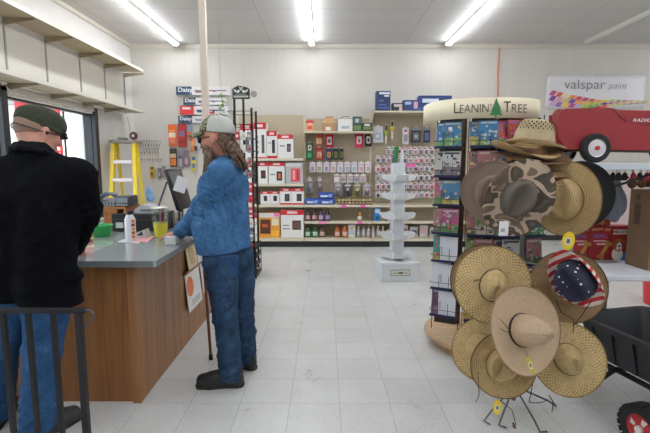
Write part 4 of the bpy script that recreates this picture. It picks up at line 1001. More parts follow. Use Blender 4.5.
a = onc(164.5, 245); b5 = onc(176, 245)
tag(MB().bbox((a.x, a.y, TZ), (b5.x, a.y+.07, at(170, 237, a.y).z), .003).build('small_white_box', C('#dcdcdc')), 'small white box under the denim sleeve at the counter edge', 'box')
v = onc(178, 233)
t = thing('clear_cup', 'small clear cup standing below the monitor', 'cup', (v.x, v.y, TZ))
MB().lathe([(.032, TZ), (.045, TZ+.17)], 20, (v.x, v.y, 0), cap=False).build('cup_wall', gm, t, smooth=True); MB().lathe([(.031, TZ), (.033, TZ+.03)], 20, (v.x, v.y, 0)).build('cup_contents', C('#a8a09c'), t, smooth=True)
# monitor
mc = at(177, 190, 3.85); 
t = thing('till_monitor', 'black till monitor on a stand facing the far side', 'monitor', (mc.x, 3.9, .9))
Mx = Matrix.Translation((mc.x, 3.9, mc.z)) @ Matrix.Rotation(math.radians(86), 4, 'Z') @ Matrix.Rotation(math.radians(-16), 4, 'X')
MB().bbox((-.15, -.02, -.18), (.15, .02, .19), .01, 0, Mx).build('screen_case', mat('black_monitor', '#17181b', .3), t, smooth=True)
MB().bbox((-.135, -.0235, -.02), (.10, -.019, .17), .002, 0, Mx).build('rear_cover', mat('grey_back_cover', '#5c5e60', .4), t)
MB().tube([(mc.x, 3.92, .93), (mc.x, 3.93, mc.z-.05)], .025, 10).build('stand_post', MATS['black_monitor'], t); MB().bbox((mc.x-.11, 3.83, .9005), (mc.x+.11, 4.03, .93), .01).build('stand_base', MATS['black_monitor'], t)
Mp = Matrix.Translation((at(180, 184, 3.6).x, 3.62, at(180, 184, 3.6).z)) @ Matrix.Rotation(math.radians(20), 4, 'Y') @ Matrix.Rotation(math.radians(10), 4, 'Z')
o = tag(MB().box((-.045, -.002, -.07), (.05, 0, .06), 0, Mp).build('hanging_note_paper', C('#dfdfe2')), 'white note paper stuck to the till monitor', 'paper')
MB().tube([at(167, 182, 3.75), at(156, 213, 3.6)], .008, 6).build('cable', C('#232326'), t)
# power pole
pp = at(207, 115, 4.3)
tag(MB().box((-1.19, 4.27, .9005), (-1.13, 4.33, CZ-.001)).build('power_pole', mat('cream_painted_pole', '#d5c6b8', .5)), 'cream square pole rising from the counter to the ceiling', 'pole')
# flyers on the counter side
for k, (x0, y0, x1, y1, zb, lb) in enumerate(((184.8, 247, 194, 276, 0, 'upper left flyer, cream with a photo'), (194.6, 245, 203, 268, 0, 'upper right flyer, plain white'), (185, 278, 199, 318, 0, 'lower left flyer with an orange dot at its edge'), (200, 271, 207.5, 303, 0, 'lower right flyer with an orange circle'))):
    A, B = onx(x0, (y0+y1)/2, -1.128), onx(x1, (y0+y1)/2, -1.128)
    up = k < 2
    z1, z0 = (.83, .605) if up else (.572, .26+.04*(k-2))
    t = thing('hanging_flyer', lb+' on the counter side', 'flyer', ((-1.125), A.y, z0), 'flyers pinned on the side of the counter')
    s = MB(); s.poly([(-1.128+.0005, A.y, z1), (-1.128+.0005, B.y, z1), (-1.128+.03, B.y, z0), (-1.128+.03, A.y, z0)], (.002, 0, 0)); s.build('sheet', C(['#d8cfa8', '#dfdcdb', '#dedcda', '#dcdad8'][k]), t)
    def fp(u, v, d=.0035): return (-1.1275+.0295*(1-v)+d, A.y+(B.y-A.y)*u, z0+(z1-z0)*v)
    s = MB()
    n = 14; cu, cv, ru = ((.5, .45, .3), (.5, .5, .25), (.26, .62, .22), (.5, .5, .3))[k]; rv = ru*(B.y-A.y)/(z1-z0)
    s.poly([fp(cu+ru*math.cos(2*PI*i/n), cv+rv*math.sin(2*PI*i/n)) for i in range(n)], (.001, 0, 0)); s.build('printed_dot', C(['#c8a878', '#c9cdd0', '#d8743c', '#d89070'][k]), t)
    s = MB()
    for q in range(5): s.poly([fp(.25, .25-.035*q), fp(.85, .25-.035*q), fp(.85, .235-.035*q), fp(.25, .235-.035*q)], (.0008, 0, 0))
    s.build('printed_lines', C('#a8a4a8'), t)
A = onx(74, 285, -1.45)
t = thing('hanging_notice', 'small notice with red foot on the counter front by the jacket', 'notice', (A.x, 2.51, .6))
q0, q1 = at(70, 299, 2.515), at(79, 279, 2.515)
MB().box((q0.x, 2.516, q0.z), (q1.x, 2.5195, q1.z)).build('sheet', C('#d6d3d8'), t); MB().box((q0.x+.01, 2.514, q0.z+.03), (q1.x-.01, 2.5165, q1.z-.02)).build('printed_panel', C('#4a4658'), t); MB().box((q0.x, 2.514, q0.z), (q1.x, 2.5165, q0.z+.015)).build('red_foot', C('#c8343c'), t); MB().box((q0.x+.02, 2.514, q1.z-.005), (q1.x-.015, 2.5165, q1.z+.012)).build('yellow_tab', C('#dcc83c'), t)
# cane
cb, ctp = onz(211, 360, 0), Vector((-.955, 3.32, .93))
t = thing('walking_cane', 'brown wooden walking cane leaning on the counter edge', 'cane', cb)
pts = [cb+(ctp-cb)*f for f in (0.03, .3, .6, 1)]; dd = (ctp-cb).normalized()
for a_ in range(1, 9): an = PI*a_/8; pts.append(ctp+Vector((0, .045*(1-math.cos(an)), .045*math.sin(an))))
MB().tube(pts, .011, 10).build('shaft', m_wood('cane_wood', '#5c3218', '#8a5228', 1, 2, .35), t, smooth=True); MB().tube([cb, cb+dd*.04], .015, 10).build('rubber_tip', C('#1d1c1c', .8), t, smooth=True)
# ================================================================== FRONT RAILING
M_rail = mat('worn_dark_metal', '#15151a', .5, .2, var=.3, vscale=30)
t = thing('metal_railing', 'dark worn metal guard rail with square bars behind the nearest man', 'railing', (-1.3, 1.75, 0))
zr = at(40, 310.5, 1.75).z; xr = at(87, 310, 1.75).x
MB().bbox((-1.75, 1.735, zr-.009), (xr-.0, 1.765, zr+.009), .003).build('top_rail', M_rail, t)
for px in (-47, -22, 3, 28, 53, 78.5):
    x = at(px, 312, 1.75).x; w = .013 if px == 78.5 else .010
    MB().bbox((x-w, 1.75-w, 0), (x+w, 1.75+w, zr-.009), .002).build('bar', M_rail, t)
MB().bbox((-1.75, 1.74, .08), (at(78.5, 312, 1.75).x, 1.76, .1), .002).build('bottom_rail', M_rail, t)
pc = [(xr-.005, zr+.004), (xr+.012, zr+.002), (xr+.024, zr-.014), (xr+.020, zr-.035), (xr+.005, zr-.052), (xr-.006, zr-.062), (xr-.008, zr-.075)]
MB().tube([(x, 1.75, z) for x, z in pc], [.005]*7, 8, flat=1).build('bent_wire_end', mat('dull_wire', '#55555a', .4, .5), t, smooth=True)
# ================================================================== BLACK WIRE TOWER
M_blk = mat('black_wire', '#18181a', .45, .3)
wx0, wx1, wy0, wy1 = at(229.5, 130, 5.55).x, at(252.5, 130, 5.55).x, 5.45, 5.85
ht = at(240, 98, 5.5).z
t = thing('wire_tower', 'tall black wire display tower behind the man in denim', 'display rack', ((wx0+wx1)/2, 5.65, 0))
for x, y in ((wx0, wy1), (wx0+.09, wy0), (wx1-.09, wy0), (wx1, wy1), (wx1, wy0+.05)):
    MB().box((x-.012, y-.012, .05), (x+.012, y+.012, ht-(0 if x not in (wx0, wx1) else .12))).build('post', M_blk, t)
xm_ = (wx0+wx1)/2
sgx0, sgx1, sz0, sz1 = at(232.3, 92, 5.42).x, at(249.6, 92, 5.42).x, at(240, 99, 5.42).z, at(240, 85.5, 5.42).z
s = MB(); pts = [(sgx0, 5.42, sz0), (sgx1, 5.42, sz0), (sgx1, 5.42, sz0+(sz1-sz0)*.75), (sgx1-.03, 5.42, sz1-.02), (xm_, 5.42, sz1), (sgx0+.03, 5.42, sz1-.02), (sgx0, 5.42, sz0+(sz1-sz0)*.75)]
s.poly(pts, (0, .012, 0)); s.build('sign_board', C('#2c342f'), t)
cx_ = (sgx0+sgx1)/2; zc = sz0+(sz1-sz0)*.58; W_ = (sgx1-sgx0)/2
for sx in (-1, 1):
    s = MB(); s.poly([(cx_+sx*W_*q, 5.419, zc+zq*(sz1-sz0)) for q, zq in ((.12, -.05), (.35, -.14), (.75, -.02), (.85, .16), (.45, .02), (.2, .14))], (0, -.002, 0)); s.build('sign_eye_mark', C('#d0d4cc'), t)
s = MB(); s.poly([(cx_-.03, 5.419, zc+.06), (cx_, 5.419, zc+.0), (cx_+.03, 5.419, zc+.06), (cx_, 5.419, zc+.04)], (0, -.002, 0)); s.box((cx_-W_*.85, 5.417, sz0+.02), (cx_+W_*.85, 5.419, sz0+.04)); s.box((cx_-W_*.6, 5.417, sz0+.055), (cx_+W_*.6, 5.419, sz0+.06)); s.build('sign_print', C('#b8bcb4'), t)
v = at(253.6, 94, 5.43); MB().lathe([(.04, 0), (.04, .006)], 20, (v.x, 5.44, v.z), 0, Matrix.Rotation(PI/2, 4, 'X')).build('round_price_disc', C('#9a938d'), t)
for z in np.arange(.35, ht-.1, .16):
    s = MB()
    for y in (wy0, wy1): s.tube([(wx0, y, z), (wx1, y, z)], .004, 5)
    for x in (wx0, wx1): s.tube([(x, wy0, z), (x, wy1, z)], .004, 5)
    s.build('wire_hoop', M_blk, t)
for k, z in enumerate((.02, .14, .26, .38)):
    s = MB(); s.box((wx0-.02, wy0-.06, z), (wx1+.04, wy1, z+.012)); s.box((wx0-.02, wy0-.07, z), (wx1+.04, wy0-.06, z+.05)); s.box((wx1+.03, wy0-.06, z), (wx1+.04, wy1, z+.05))
    for x, y in ((wx0-.01, wy0-.05), (wx1+.03, wy0-.05), (wx0-.01, wy1-.01), (wx1+.03, wy1-.01)): s.box((x, y, max(0, z-.12)), (x+.01, y+.01, z))
    s.build('base_tray', M_blk, t)
for r in range(10):
    for c in range(4):
        z = ht-.42-r*.155; x = wx0+.05+c*.075
        if r > 3 and c < 3: continue
        s = MB(); cc = random.choice(('#c83444', '#d8d2d4', '#b83a48', '#e0dadc', '#8c8a90')); s.box((x-.028, wy0-.055, z-.1), (x+.028, wy0-.05, z)); s.ball((x, wy0-.06, z-.05), .018, 1, 6); s.tube([(x, wy0-.015, z-.008), (x, wy0-.07, z-.008)], .002, 4, 2)
        tag(s.build('hanging_key_chain', [C(cc), C(random.choice(('#e8e4e2', '#c83040', '#4a4a50', '#d8c070'))), M_steel]), 'small key chain card, %s from the left in the %s row of the wire tower' % (ORD[c], ORD[r]), 'key chain', 'key chain cards hanging on the black wire tower')
# ================================================================== WHITE BIN TOWER
M_wp = mat('white_bin_plastic', '#dfe1e3', .4); M_wp2 = mat('white_bin_box', '#d3d8dc', .45)
bx_, by_ = at(396, 276, 5.5).x, 5.5
t = thing('bin_tower', 'white tiered bin tower with a boxed foot standing in the aisle', 'display stand', (bx_, by_, 0))
Mr = Matrix.Translation((bx_, by_, 0)) @ Matrix.Rotation(math.radians(4), 4, 'Z')
MB().bbox((-.235, -.22, 0), (.235, .22, .215), .006, 0, Mr).build('base_box', M_wp2, t)
MB().bbox((-.245, -.23, .215), (.245, .23, .245), .006, 0, Mr).build('base_lid', M_wp, t)
s = MB(); s.box((-.125, -.2225, .075), (.125, -.22, .155), 0, Mr); s.box((-.118, -.224, .082), (.118, -.2225, .148), 1, Mr); s.box((-.09, -.225, .108), (.09, -.224, .118), 2, Mr); s.box((-.02, -.226, .104), (.03, -.225, .124), 3, Mr)
s.build('maker_label', [C('#6c6c5c'), C('#cfcfc2'), C('#a09c90'), C('#34342e')], t)
zt3 = at(396, 163, 5.5).z
MB().bbox((-.075, -.075, .245), (.075, .075, zt3), .004, 0, Mr).build('central_column', M_wp2, t)
def bin_(M, m, t, nm='bin'):
    s = MB(); w0, w1, d0, d1, h = .072, .08, .075, .225, .10   # open tapered scoop bin, facing -y
    th = .004
    s.poly([(-w0, -d0, 0), (w0, -d0, 0), (w1, -d1+.03, .04), (-w1, -d1+.03, .04)], (0, 0, th))
    s.poly([(-w1, -d1+.03, .04), (w1, -d1+.03, .04), (w1, -d1, .095), (-w1, -d1, .095)], (0, th, 0))
    for sx in (-1, 1): s.poly([(sx*w0, -d0, 0), (sx*w1, -d1+.03, .04), (sx*w1, -d1, .095), (sx*w0, -d0, .10)], (-sx*th, 0, 0))
    s.v = [tuple(M @ Vector(v)) for v in s.v]
    return s.build(nm, m, t)
tiers = [at(396, y, 5.3).z for y in (257, 237.5, 217.5, 197, 178)]
for k, z in enumerate(tiers):
    for a_ in (0, 90, 180, 270):
        bin_(Mr @ Matrix.Translation((0, 0, z-.06)) @ Matrix.Rotation(math.radians(a_), 4, 'Z'), M_wp, t)
    for q in range(3):
        p = Mr @ Vector((-.04+.04*q, -.17, z-.06+.043))
        tag(MB().tube([p+Vector((-.015, 0, .0)), p+Vector((.008, 0, .004)), p+Vector((.012, .004, .022))], .012, 8).build('pipe_fitting', C(['#3a3c40', '#8c5c4a', '#2f3236', '#c8c8ca', '#5c6064'][k], .4), smooth=True), 'small pipe fitting in the front bin, %s from the left, %s tier from the bottom' % (ORD[q], ORD[k]), 'fitting', 'pipe fittings in the bins')
z = zt3+.001
tag(MB().lathe([(.022, z), (.03, z+.15), (.032, z+.2), (.03, z+.205)], 14, (bx_-.03, by_-.02, 0)).build('green_bottle', C('#1f7a44', .3), smooth=True), 'green bottle standing on top of the white bin tower', 'bottle')
tag(MB().lathe([(.022, z), (.024, z+.1), (.012, z+.14), (.012, z+.17)], 14, (bx_+.04, by_-.02, 0)).build('white_tube', C('#d8dcde', .3), smooth=True), 'white tube standing on top of the bin tower beside the green bottle', 'tube')
tag(MB().bbox((bx_-.072, by_+.02, z), (bx_-.06+.03, by_+.06, z+.07), .004).build('small_carton', C('#5c6a78')), 'small grey carton at the back of the bin tower top', 'box')
# ================================================================== CARD SPINNER
M_cw = m_wood('pale_base_wood', '#a88a68', '#c8ab88', 1.0, 0, .4); M_navy = mat('navy_wire', '#20264a', .4, .3); M_brn = mat('brown_post', '#4a3428', .5)
cx, cy, cr = 1.26, 3.40, .43
t = thing('card_spinner', 'tall greeting card spinner with a curved cream sign on top', 'display rack', (cx, cy, 0))
MB().lathe([(cr-.06, 0), (cr-.06, .07), (cr, .075), (cr+.008, .085), (cr+.008, .105), (cr, .115), (.05, .118)], 48, (cx, cy, 0)).build('round_base', M_cw, t, smooth=True)
for a_ in range(4):
    an = PI/4+a_*PI/2; x, y = cx+.2*math.cos(an), cy+.2*math.sin(an)
    MB().box((x-.018, y-.018, .118), (x+.018, y+.018, 1.82)).build('post', M_brn, t)
zs0, zs1 = at(484, 117.5, cy-cr).z, at(484, 96.5, cy-cr).z
s = MB(); n = 64; vs = []; fs = []
def srr(an): # rounded-square ring, flattened toward the viewer side
    return Vector((cx-.085+.405*math.copysign(abs(math.cos(an))**.8, math.cos(an)), cy-.02+.38*math.copysign(abs(math.sin(an))**.8, math.sin(an)), 0))
for i in range(n):
    p = srr(2*PI*i/n); vs += [(p.x, p.y, zs0), (p.x, p.y, zs1)]
fs = [(2*i, 2*((i+1) % n), 2*((i+1) % n)+1, 2*i+1) for i in range(n)]
s.add(vs, fs); o = s.build('header_sign', mat('cream_sign', '#e6ddc0', .5), t, smooth=True); m_ = o.modifiers.new('s', 'SOLIDIFY'); m_.thickness = .006; m_.offset = -1
hsz = zs1-zs0
def hs(u, z, off=.004):   # u metres along the front from its centre
    an = -PI/2; L = 0; st = .004*(1 if u > 0 else -1); p = srr(an); 
    while L < abs(u) and abs(an+PI/2) < 3:
        an += st; q = srr(an); L += (q-p).length; p = q
    nn = Vector((p.x-cx+.085, p.y-cy, 0)).normalized()
    return Vector((p.x, p.y, zs0+z*hsz))+nn*off
txts = [('L', .04, -.300, .54), ('EANIN’', .205, -.258, .41), ('T', .05, .030, .54), ('REE', .12, .081, .41)]
for body, W_, u0, hc in txts:
    text_fit(body, W_, hc*hsz, lambda x, y, u0=u0: hs(u0+x, .27+y/hsz), C('#2b2a26'), t, bold=-.008)
s = MB(); tz = [(0, 1.02, 0)]
def tri(u, w, z0, z1): u -= .060; s.add([hs(u-w, z0, .006), hs(u, z0-.03, .006), hs(u+w, z0, .006), hs(u, z1, .006)], [(0, 1, 2, 3)])
for w, z0, z1 in ((.045, .16, .45), (.038, .3, .6), (.031, .44, .74), (.023, .58, .86), (.014, .72, .98)): tri(.045, w, z0, z1)
s.add([hs(-.021, .04, .006), hs(-.009, .04, .006), hs(-.009, .2, .006), hs(-.021, .2, .006)], [(0, 1, 2, 3)])
s.build('sign_tree_mark', C('#2f7a4a'), t)
M_wire = mat('dark_pocket_wire', '#2a2830', .4, .4)
colsp = [(-28, .445, -1.02), (-13, .0, 0)]
cardcols = [  # x, y, yaw degrees
    (.885, 3.13, 26), (1.10, 3.03, 12), (1.285, 3.00, 0), (1.46, 3.03, -12)]
ztopc = at(440, 121.5, 3.12).z; dz = .2065
PALC = [['#3a8ac0', '#7fb86c', '#dfe8ec'], ['#d8d8d4', '#8c7c84', '#3c4250'], ['#c85a8c', '#6c9a5c', '#e0d8dc'], ['#b8787c', '#5a7a5c', '#d8c0c0'], ['#38a8b0', '#e0b040', '#d86a3c'], ['#d8dce4', '#c4c8d2', '#e8eaee'], ['#6a4a70', '#8c6a9a', '#d8dce4'], ['#4a8ab8', '#d8c85c', '#e8d4b8'], ['#c84a3c', '#6ab04c', '#8c5cb0'], ['#c88c54', '#7c5c3c', '#e8e0d0'], ['#4c70a8', '#d8b45c', '#b8c8d8'], ['#8ca86c', '#e8d8c8', '#5c4a3c']]
NAMC = ['blue lake scene', 'pale grey winter scene', 'pink and green garden', 'dusky rose figures', 'teal and orange art', 'plain white back', 'purple flowers', 'blue and yellow picture', 'red and green balloons', 'tan and brown animals', 'golden landscape', 'sage green picture']
CN = ['leftmost column', 'second column', 'third column', 'fourth column', 'fifth column']
ci = 0
for c, (x, y, yaw) in enumerate(cardcols):
    R = Matrix.Translation((x, y, 0)) @ Matrix.Rotation(math.radians(-yaw), 4, 'Z')
    MB().box((-.08, .066, .25), (.08, .07, 1.78), 0, R).build('column_backing', mat('dark_brown_backing', '#3a302c', .7), t)
    bk = MB(); bk.box((-.1, .056, .2), (-.095, .062, 1.80), 0, R); bk.box((.095, .056, .2), (.1, .062, 1.80), 0, R); bk.build('column_frame', M_blk, t)
    for r in range(7):
        z1 = ztopc-r*dz; z0 = z1-.187
        if z0 < .2: continue
        s = MB()
        for zz in (z0, z0+.05): s.tube([R @ Vector(p) for p in ((-.1, .05, zz), (-.1, -.03, zz), (.1, -.03, zz), (.1, .05, zz))], .0022, 5)
        for xx in (-.035, .035): s.tube([R @ Vector(p) for p in ((xx, .05, z0), (xx, -.032, z0), (xx, -.034, z0+.105))], .0022, 5)
        s.tube([R @ Vector(p) for p in ((-.035, -.034, z0+.105), (-.02, -.034, z0+.115), (-.02, -.034, z0+.06))], .0022, 5)
        s.build('wire_pocket', M_wire, t)
        MB().box((-.095, -.0325, z0-.002), (.095, -.028, z0+.016), 0, R).build('pocket_label_strip', M_navy, t)
        for q in range(2):
            pi = (c*5+r*3+q*4) % 12
            if c == 0: pi = [[0, 0], [1, 1], [2, 7], [3, 2], [4, 5], [5, 5], [6, 5]][r][1-q]
            if c == 1: pi = [[7, 0], [3, 3], [7, 4], [3, 11], [11, 3], [3, 6], [10, 0]][r][1-q]
            if c == 2: pi = [[8, 8], [10, 9], [4, 7], [0, 3], [6, 1], [2, 8], [9, 5]][r][1-q]
            c1, c2, c3 = PALC[pi]
            xo = (.024, -.030)[q]; yo = (-.022, .0)[q]; w = .063; tl = .025+.02*q
            def cpt(u, v, d=0, xo=xo, yo=yo, z0=z0, z1=z1, R=R, tl=tl): return R @ Vector((xo-w+2*w*u, yo+tl*v-d, z0+.003+(z1-z0)*v*(1.0-.02)))
            c1, c2, c3 = [('#%02x%02x%02x' % tuple(int(int(q_[i:i+2], 16)*.82) for i in (1, 3, 5)) if pi != 5 else q_) for q_ in (c1, c2, c3)]; s = MB(); mm = [c1]; s.poly([cpt(0, 0), cpt(1, 0), cpt(1, 1), cpt(0, 1)], (0, .006, 0))
            def dd_(u0, v0, u1, v1, cc, d):
                if cc not in mm: mm.append(cc)
                s.poly([cpt(u0, v0, d), cpt(u1, v0, d), cpt(u1, v1, d), cpt(u0, v1, d)], (0, .0008, 0), mm.index(cc))
            rr = random.Random(ci)
            if pi != 5:
                dd_(0, 0, 1, rr.uniform(.25, .42), c2, .001)
                for b_ in range(20):
                    u, v = rr.uniform(.05, .85), rr.uniform(.05, .82); dd_(u, v, min(.97, u+rr.uniform(.05, .22)), min(.97, v+rr.uniform(.03, .13)), rr.choice((c1, c2, c3, c3, PALC[(pi+b_) % 12][b_ % 3])), .0014+.0002*b_)
                dd_(.08, .88, .92, .95, c3, .0014)
            tag(s.build('greeting_card', [C(q_, .35) for q_ in mm]), '%s card with %s, %s row down, %s of the spinner' % (('front', 'rear')[q], NAMC[pi], ORD[r], CN[c]), 'greeting card', 'greeting cards in the spinner pockets')
            ci += 1
# ================================================================== RIGHT SIDE: shelf, wagon, table
M_wht = mat('white_shelf_enamel', '#c9d2d8', .35)
py_ = 2.47; zp = at(610, 163, py_).z; zpb = at(610, 170, py_).z
t = thing('white_shelf_rack', 'white topped metal rack carrying the red wagon', 'rack', (2.6, 2.8, 0))
MB().bbox((1.46, py_, zpb), (3.5, 2.94, zp), .004).build('top_deck', M_wht, t)
for x, y in ((1.66, 2.9), (3.47, 2.9), (3.47, py_+.02)): MB().box((x-.018, y-.018, 0), (x+.018, y+.018, zpb)).build('post', mat('grey_steel_post', '#8a8f94', .4, .5), t)
M_red = mat('red_wagon_plastic', '#8c2329', .45, var=.04); M_rub = mat('black_rubber', '#1b1b1d', .75)
wy = 2.53
t = thing('red_wagon', 'red plastic pull wagon with white wheels on the white rack', 'wagon', (2.0, 2.73, zp))
def wp(x, y): p = at(x, y, wy); return (p.x, p.z)
near = [wp(*q) for q in ((566, 149), (559, 138), (558, 118), (561, 111), (566, 108.5), (608, 107.5), (613, 108.5), (618, 109.8), (626, 110.3), (640, 110.5), (690, 110.8), (698, 110), (706, 110), (740, 109), (744, 114), (741, 146), (735, 152))]
zmin = near[0][1]
W2 = .36
bmv = MB(); n = len(near)
xc = sum(p[0] for p in near)/n
def sec(y, sc, zc0=None):
    return [Vector(((p[0]-xc)*sc+xc, y, p[1])) for p in near]
outer = [sec(wy+.012, .985), sec(wy, 1.0), sec(wy+.02, .99)]
s = MB()
# near wall and far wall as thick shells, floor and two ends
def wall(yo, yi):
    a = sec(yo, 1.0); b_ = sec((yo+yi)/2, 1.006); c2 = sec(yi, .99)
    k = len(s.v); s.v += [tuple(v) for v in a+b_+c2]
    s.f.append(tuple(k+i for i in range(n))); s.mi.append(0); s.f.append(tuple(k+2*n+i for i in range(n-1, -1, -1))); s.mi.append(0)
    for ring in (0, 1):
        for i in range(n):
            j = (i+1) % n; s.f.append((k+ring*n+i, k+ring*n+j, k+(ring+1)*n+j, k+(ring+1)*n+i)); s.mi.append(0)
wall(wy, wy+.035)
nf = [p for i, p in enumerate(near) if i < 6 or i > 12]
near_, near, n = near, [(max(p[0], near[2][0]+.13), p[1]) for p in nf], len(nf)
wall(wy+W2, wy+W2-.035); near, n = near_, len(near_)
xl, xr_ = near[2][0], near[14][0]
ztop_ = near[4][1]
s.poly([(xl+.02, wy+.02, zmin), (xr_-.03, wy+.02, zmin), (xr_-.03, wy+W2-.02, zmin), (xl+.15, wy+W2-.02, zmin)], (0, 0, .02))
s.poly([(xl+.004, wy+.015, zmin), (xl+.03, wy+.10, zmin), (xl+.08, wy+.22, zmin), (xl+.15, wy+W2-.01, zmin), (xl+.18, wy+W2-.01, zmin), (xl+.11, wy+.22, zmin), (xl+.06, wy+.10, zmin), (xl+.035, wy+.015, zmin)], (0, 0, ztop_-zmin-.002))
s.bbox((xr_-.03, wy+.02, zmin), (xr_, wy+W2-.02, ztop_-.002), .012)
s.poly([(xl+.02, wy+.02, ztop_-.02), (near[5][0]-.02, wy+.02, ztop_-.02), (near[5][0]-.02, wy+W2-.02, ztop_-.02), (xl+.15, wy+W2-.02, ztop_-.02)], (0, 0, .018))
s.build('tub', M_red, t, smooth=True, angle=30)
MB().box((wp(625, 123)[0], wy-.004, wp(622, 123)[1]), (wp(688, 121)[0], wy-.001, wp(622, 117.5)[1])).build('label_recess', C('#8c2026'), t)
tx, tz_ = wp(631.5, 121.8); text_fit('RADIO FLYER', .21, .018, lambda x, y: (tx+x, wy-.006, tz_+y), C('#e8e6ea'), t, bold=.01, shear=.3)
def wheel(parent, cx, cy, cz, r, w, axis, hubm, capm, face, tread=0, nm='wheel', ps=None):
    M = Vector((1, 0, 0)).rotation_difference(Vector(axis)).to_matrix().to_4x4() @ Matrix.Rotation(PI/2, 4, 'Y')
    s = MB(); s.lathe([(r*.62, -w/2), (r*.9, -w/2), (r*.98, -w*.35), (r, -w*.15), (r, w*.15), (r*.98, w*.35), (r*.9, w/2), (r*.62, w/2), (r*.62, -w/2)], 40, (cx, cy, cz), 0, M, cap=False)
    if tread:
        for i in range(tread):
            a = 2*PI*i/tread
            for sg in (-1, 1):
                Mt = Matrix.Translation((cx, cy, cz)) @ M @ Matrix.Rotation(a+sg*.06, 4, 'Z'); s.box((r*.93, -.012, sg*w*.05), (r*1.045, .012, sg*w*.5), 0, Mt)
    o = s.build(nm, M_rub, parent, smooth=True)
    h = MB(); h.lathe([(.01, -w*.42), (r*.3, -w*.42), (r*.55, -w*.3), (r*.66, -w*.48), (r*.7, -w*.48), (r*.7, w*.48), (r*.66, w*.48), (r*.55, w*.3), (r*.3, w*.42), (.01, w*.42)], 32, (cx, cy, cz), 0, M); h.build('wheel_disc', hubm, o, smooth=True, angle=35)
    h = MB(); h.lathe([(r*.16, -w*.6), (r*.16, w*.6)], 16, (cx, cy, cz), 0, M); h.build('hub_cap', capm, o, smooth=True)
    return o, M
wc = at(595, 148.2, wy-.03); rr_ = wc.z-zp-.001
M_ww = mat('white_wheel_plastic', '#dcdbe0', .35); M_rc = mat('red_cap', '#c03a40', .4)
for x, y in ((wc.x, wy-.03), (wc.x+.05, wy+W2+.03), (at(715, 148, wy).x, wy-.03), (at(715, 148, wy).x, wy+W2+.03)):
    wheel(t, x, y, zp+rr_+.001, rr_, .045, (0, 1, 0), M_ww, M_rc, -1)
s = MB()
for x in (wc.x, at(715, 148, wy).x): s.tube([(x, wy-.03, zp+rr_), (x+(.05 if x == wc.x else 0), wy+W2+.03, zp+rr_)], .008, 8)
s.box((wc.x-.02, wy+.14, zp+rr_-.01), (at(715, 148, wy).x+.02, wy+.26, zp+rr_+.012)); s.build('undercarriage', M_blk, t)
gv = [Vector((wp(x, y)[0], wy-.001, wp(x, y)[1])) for x, y in ((612, 108.5), (616, 112), (620, 117), (626, 121), (634, 122.6), (660, 127.5), (700, 127.5))]
MB().tube(gv, .0035, 6).build('moulded_ridge', C('#7c1c22'), t, smooth=True)
hb = at(569, 156, wy+.2); he = Vector((1.66, wy+.22, 1.5))
MB().tube([(wc.x-.0, wy+.2, zp+rr_), (1.37, wy+.21, zp+.05), (1.33, wy+.22, zp+.10), (1.335, wy+.22, zp+.14)], .009, 8).build('pull_handle', M_blk, t, smooth=True)
# white folding table
t = thing('folding_table', 'white folding table holding the biscuit boxes', 'table', (2.5, 2.97, 0))
MB().bbox((1.72, 2.68, .715), (3.4, 3.3, .755), .008).build('table_top', mat('white_table_plastic', '#e6ebf2', .35), t)
for x in (1.84, 3.2):
    for y in (2.76, 3.24): MB().tube([(x, y, .0), (x, y, .715)], .013, 10).build('leg', mat('grey_leg', '#5c6066', .4, .5), t, smooth=True)
    MB().tube([(x, 2.76, .2), (x, 3.24, .2)], .01, 8).build('cross_brace', MATS['grey_leg'], t)
TT = .7555
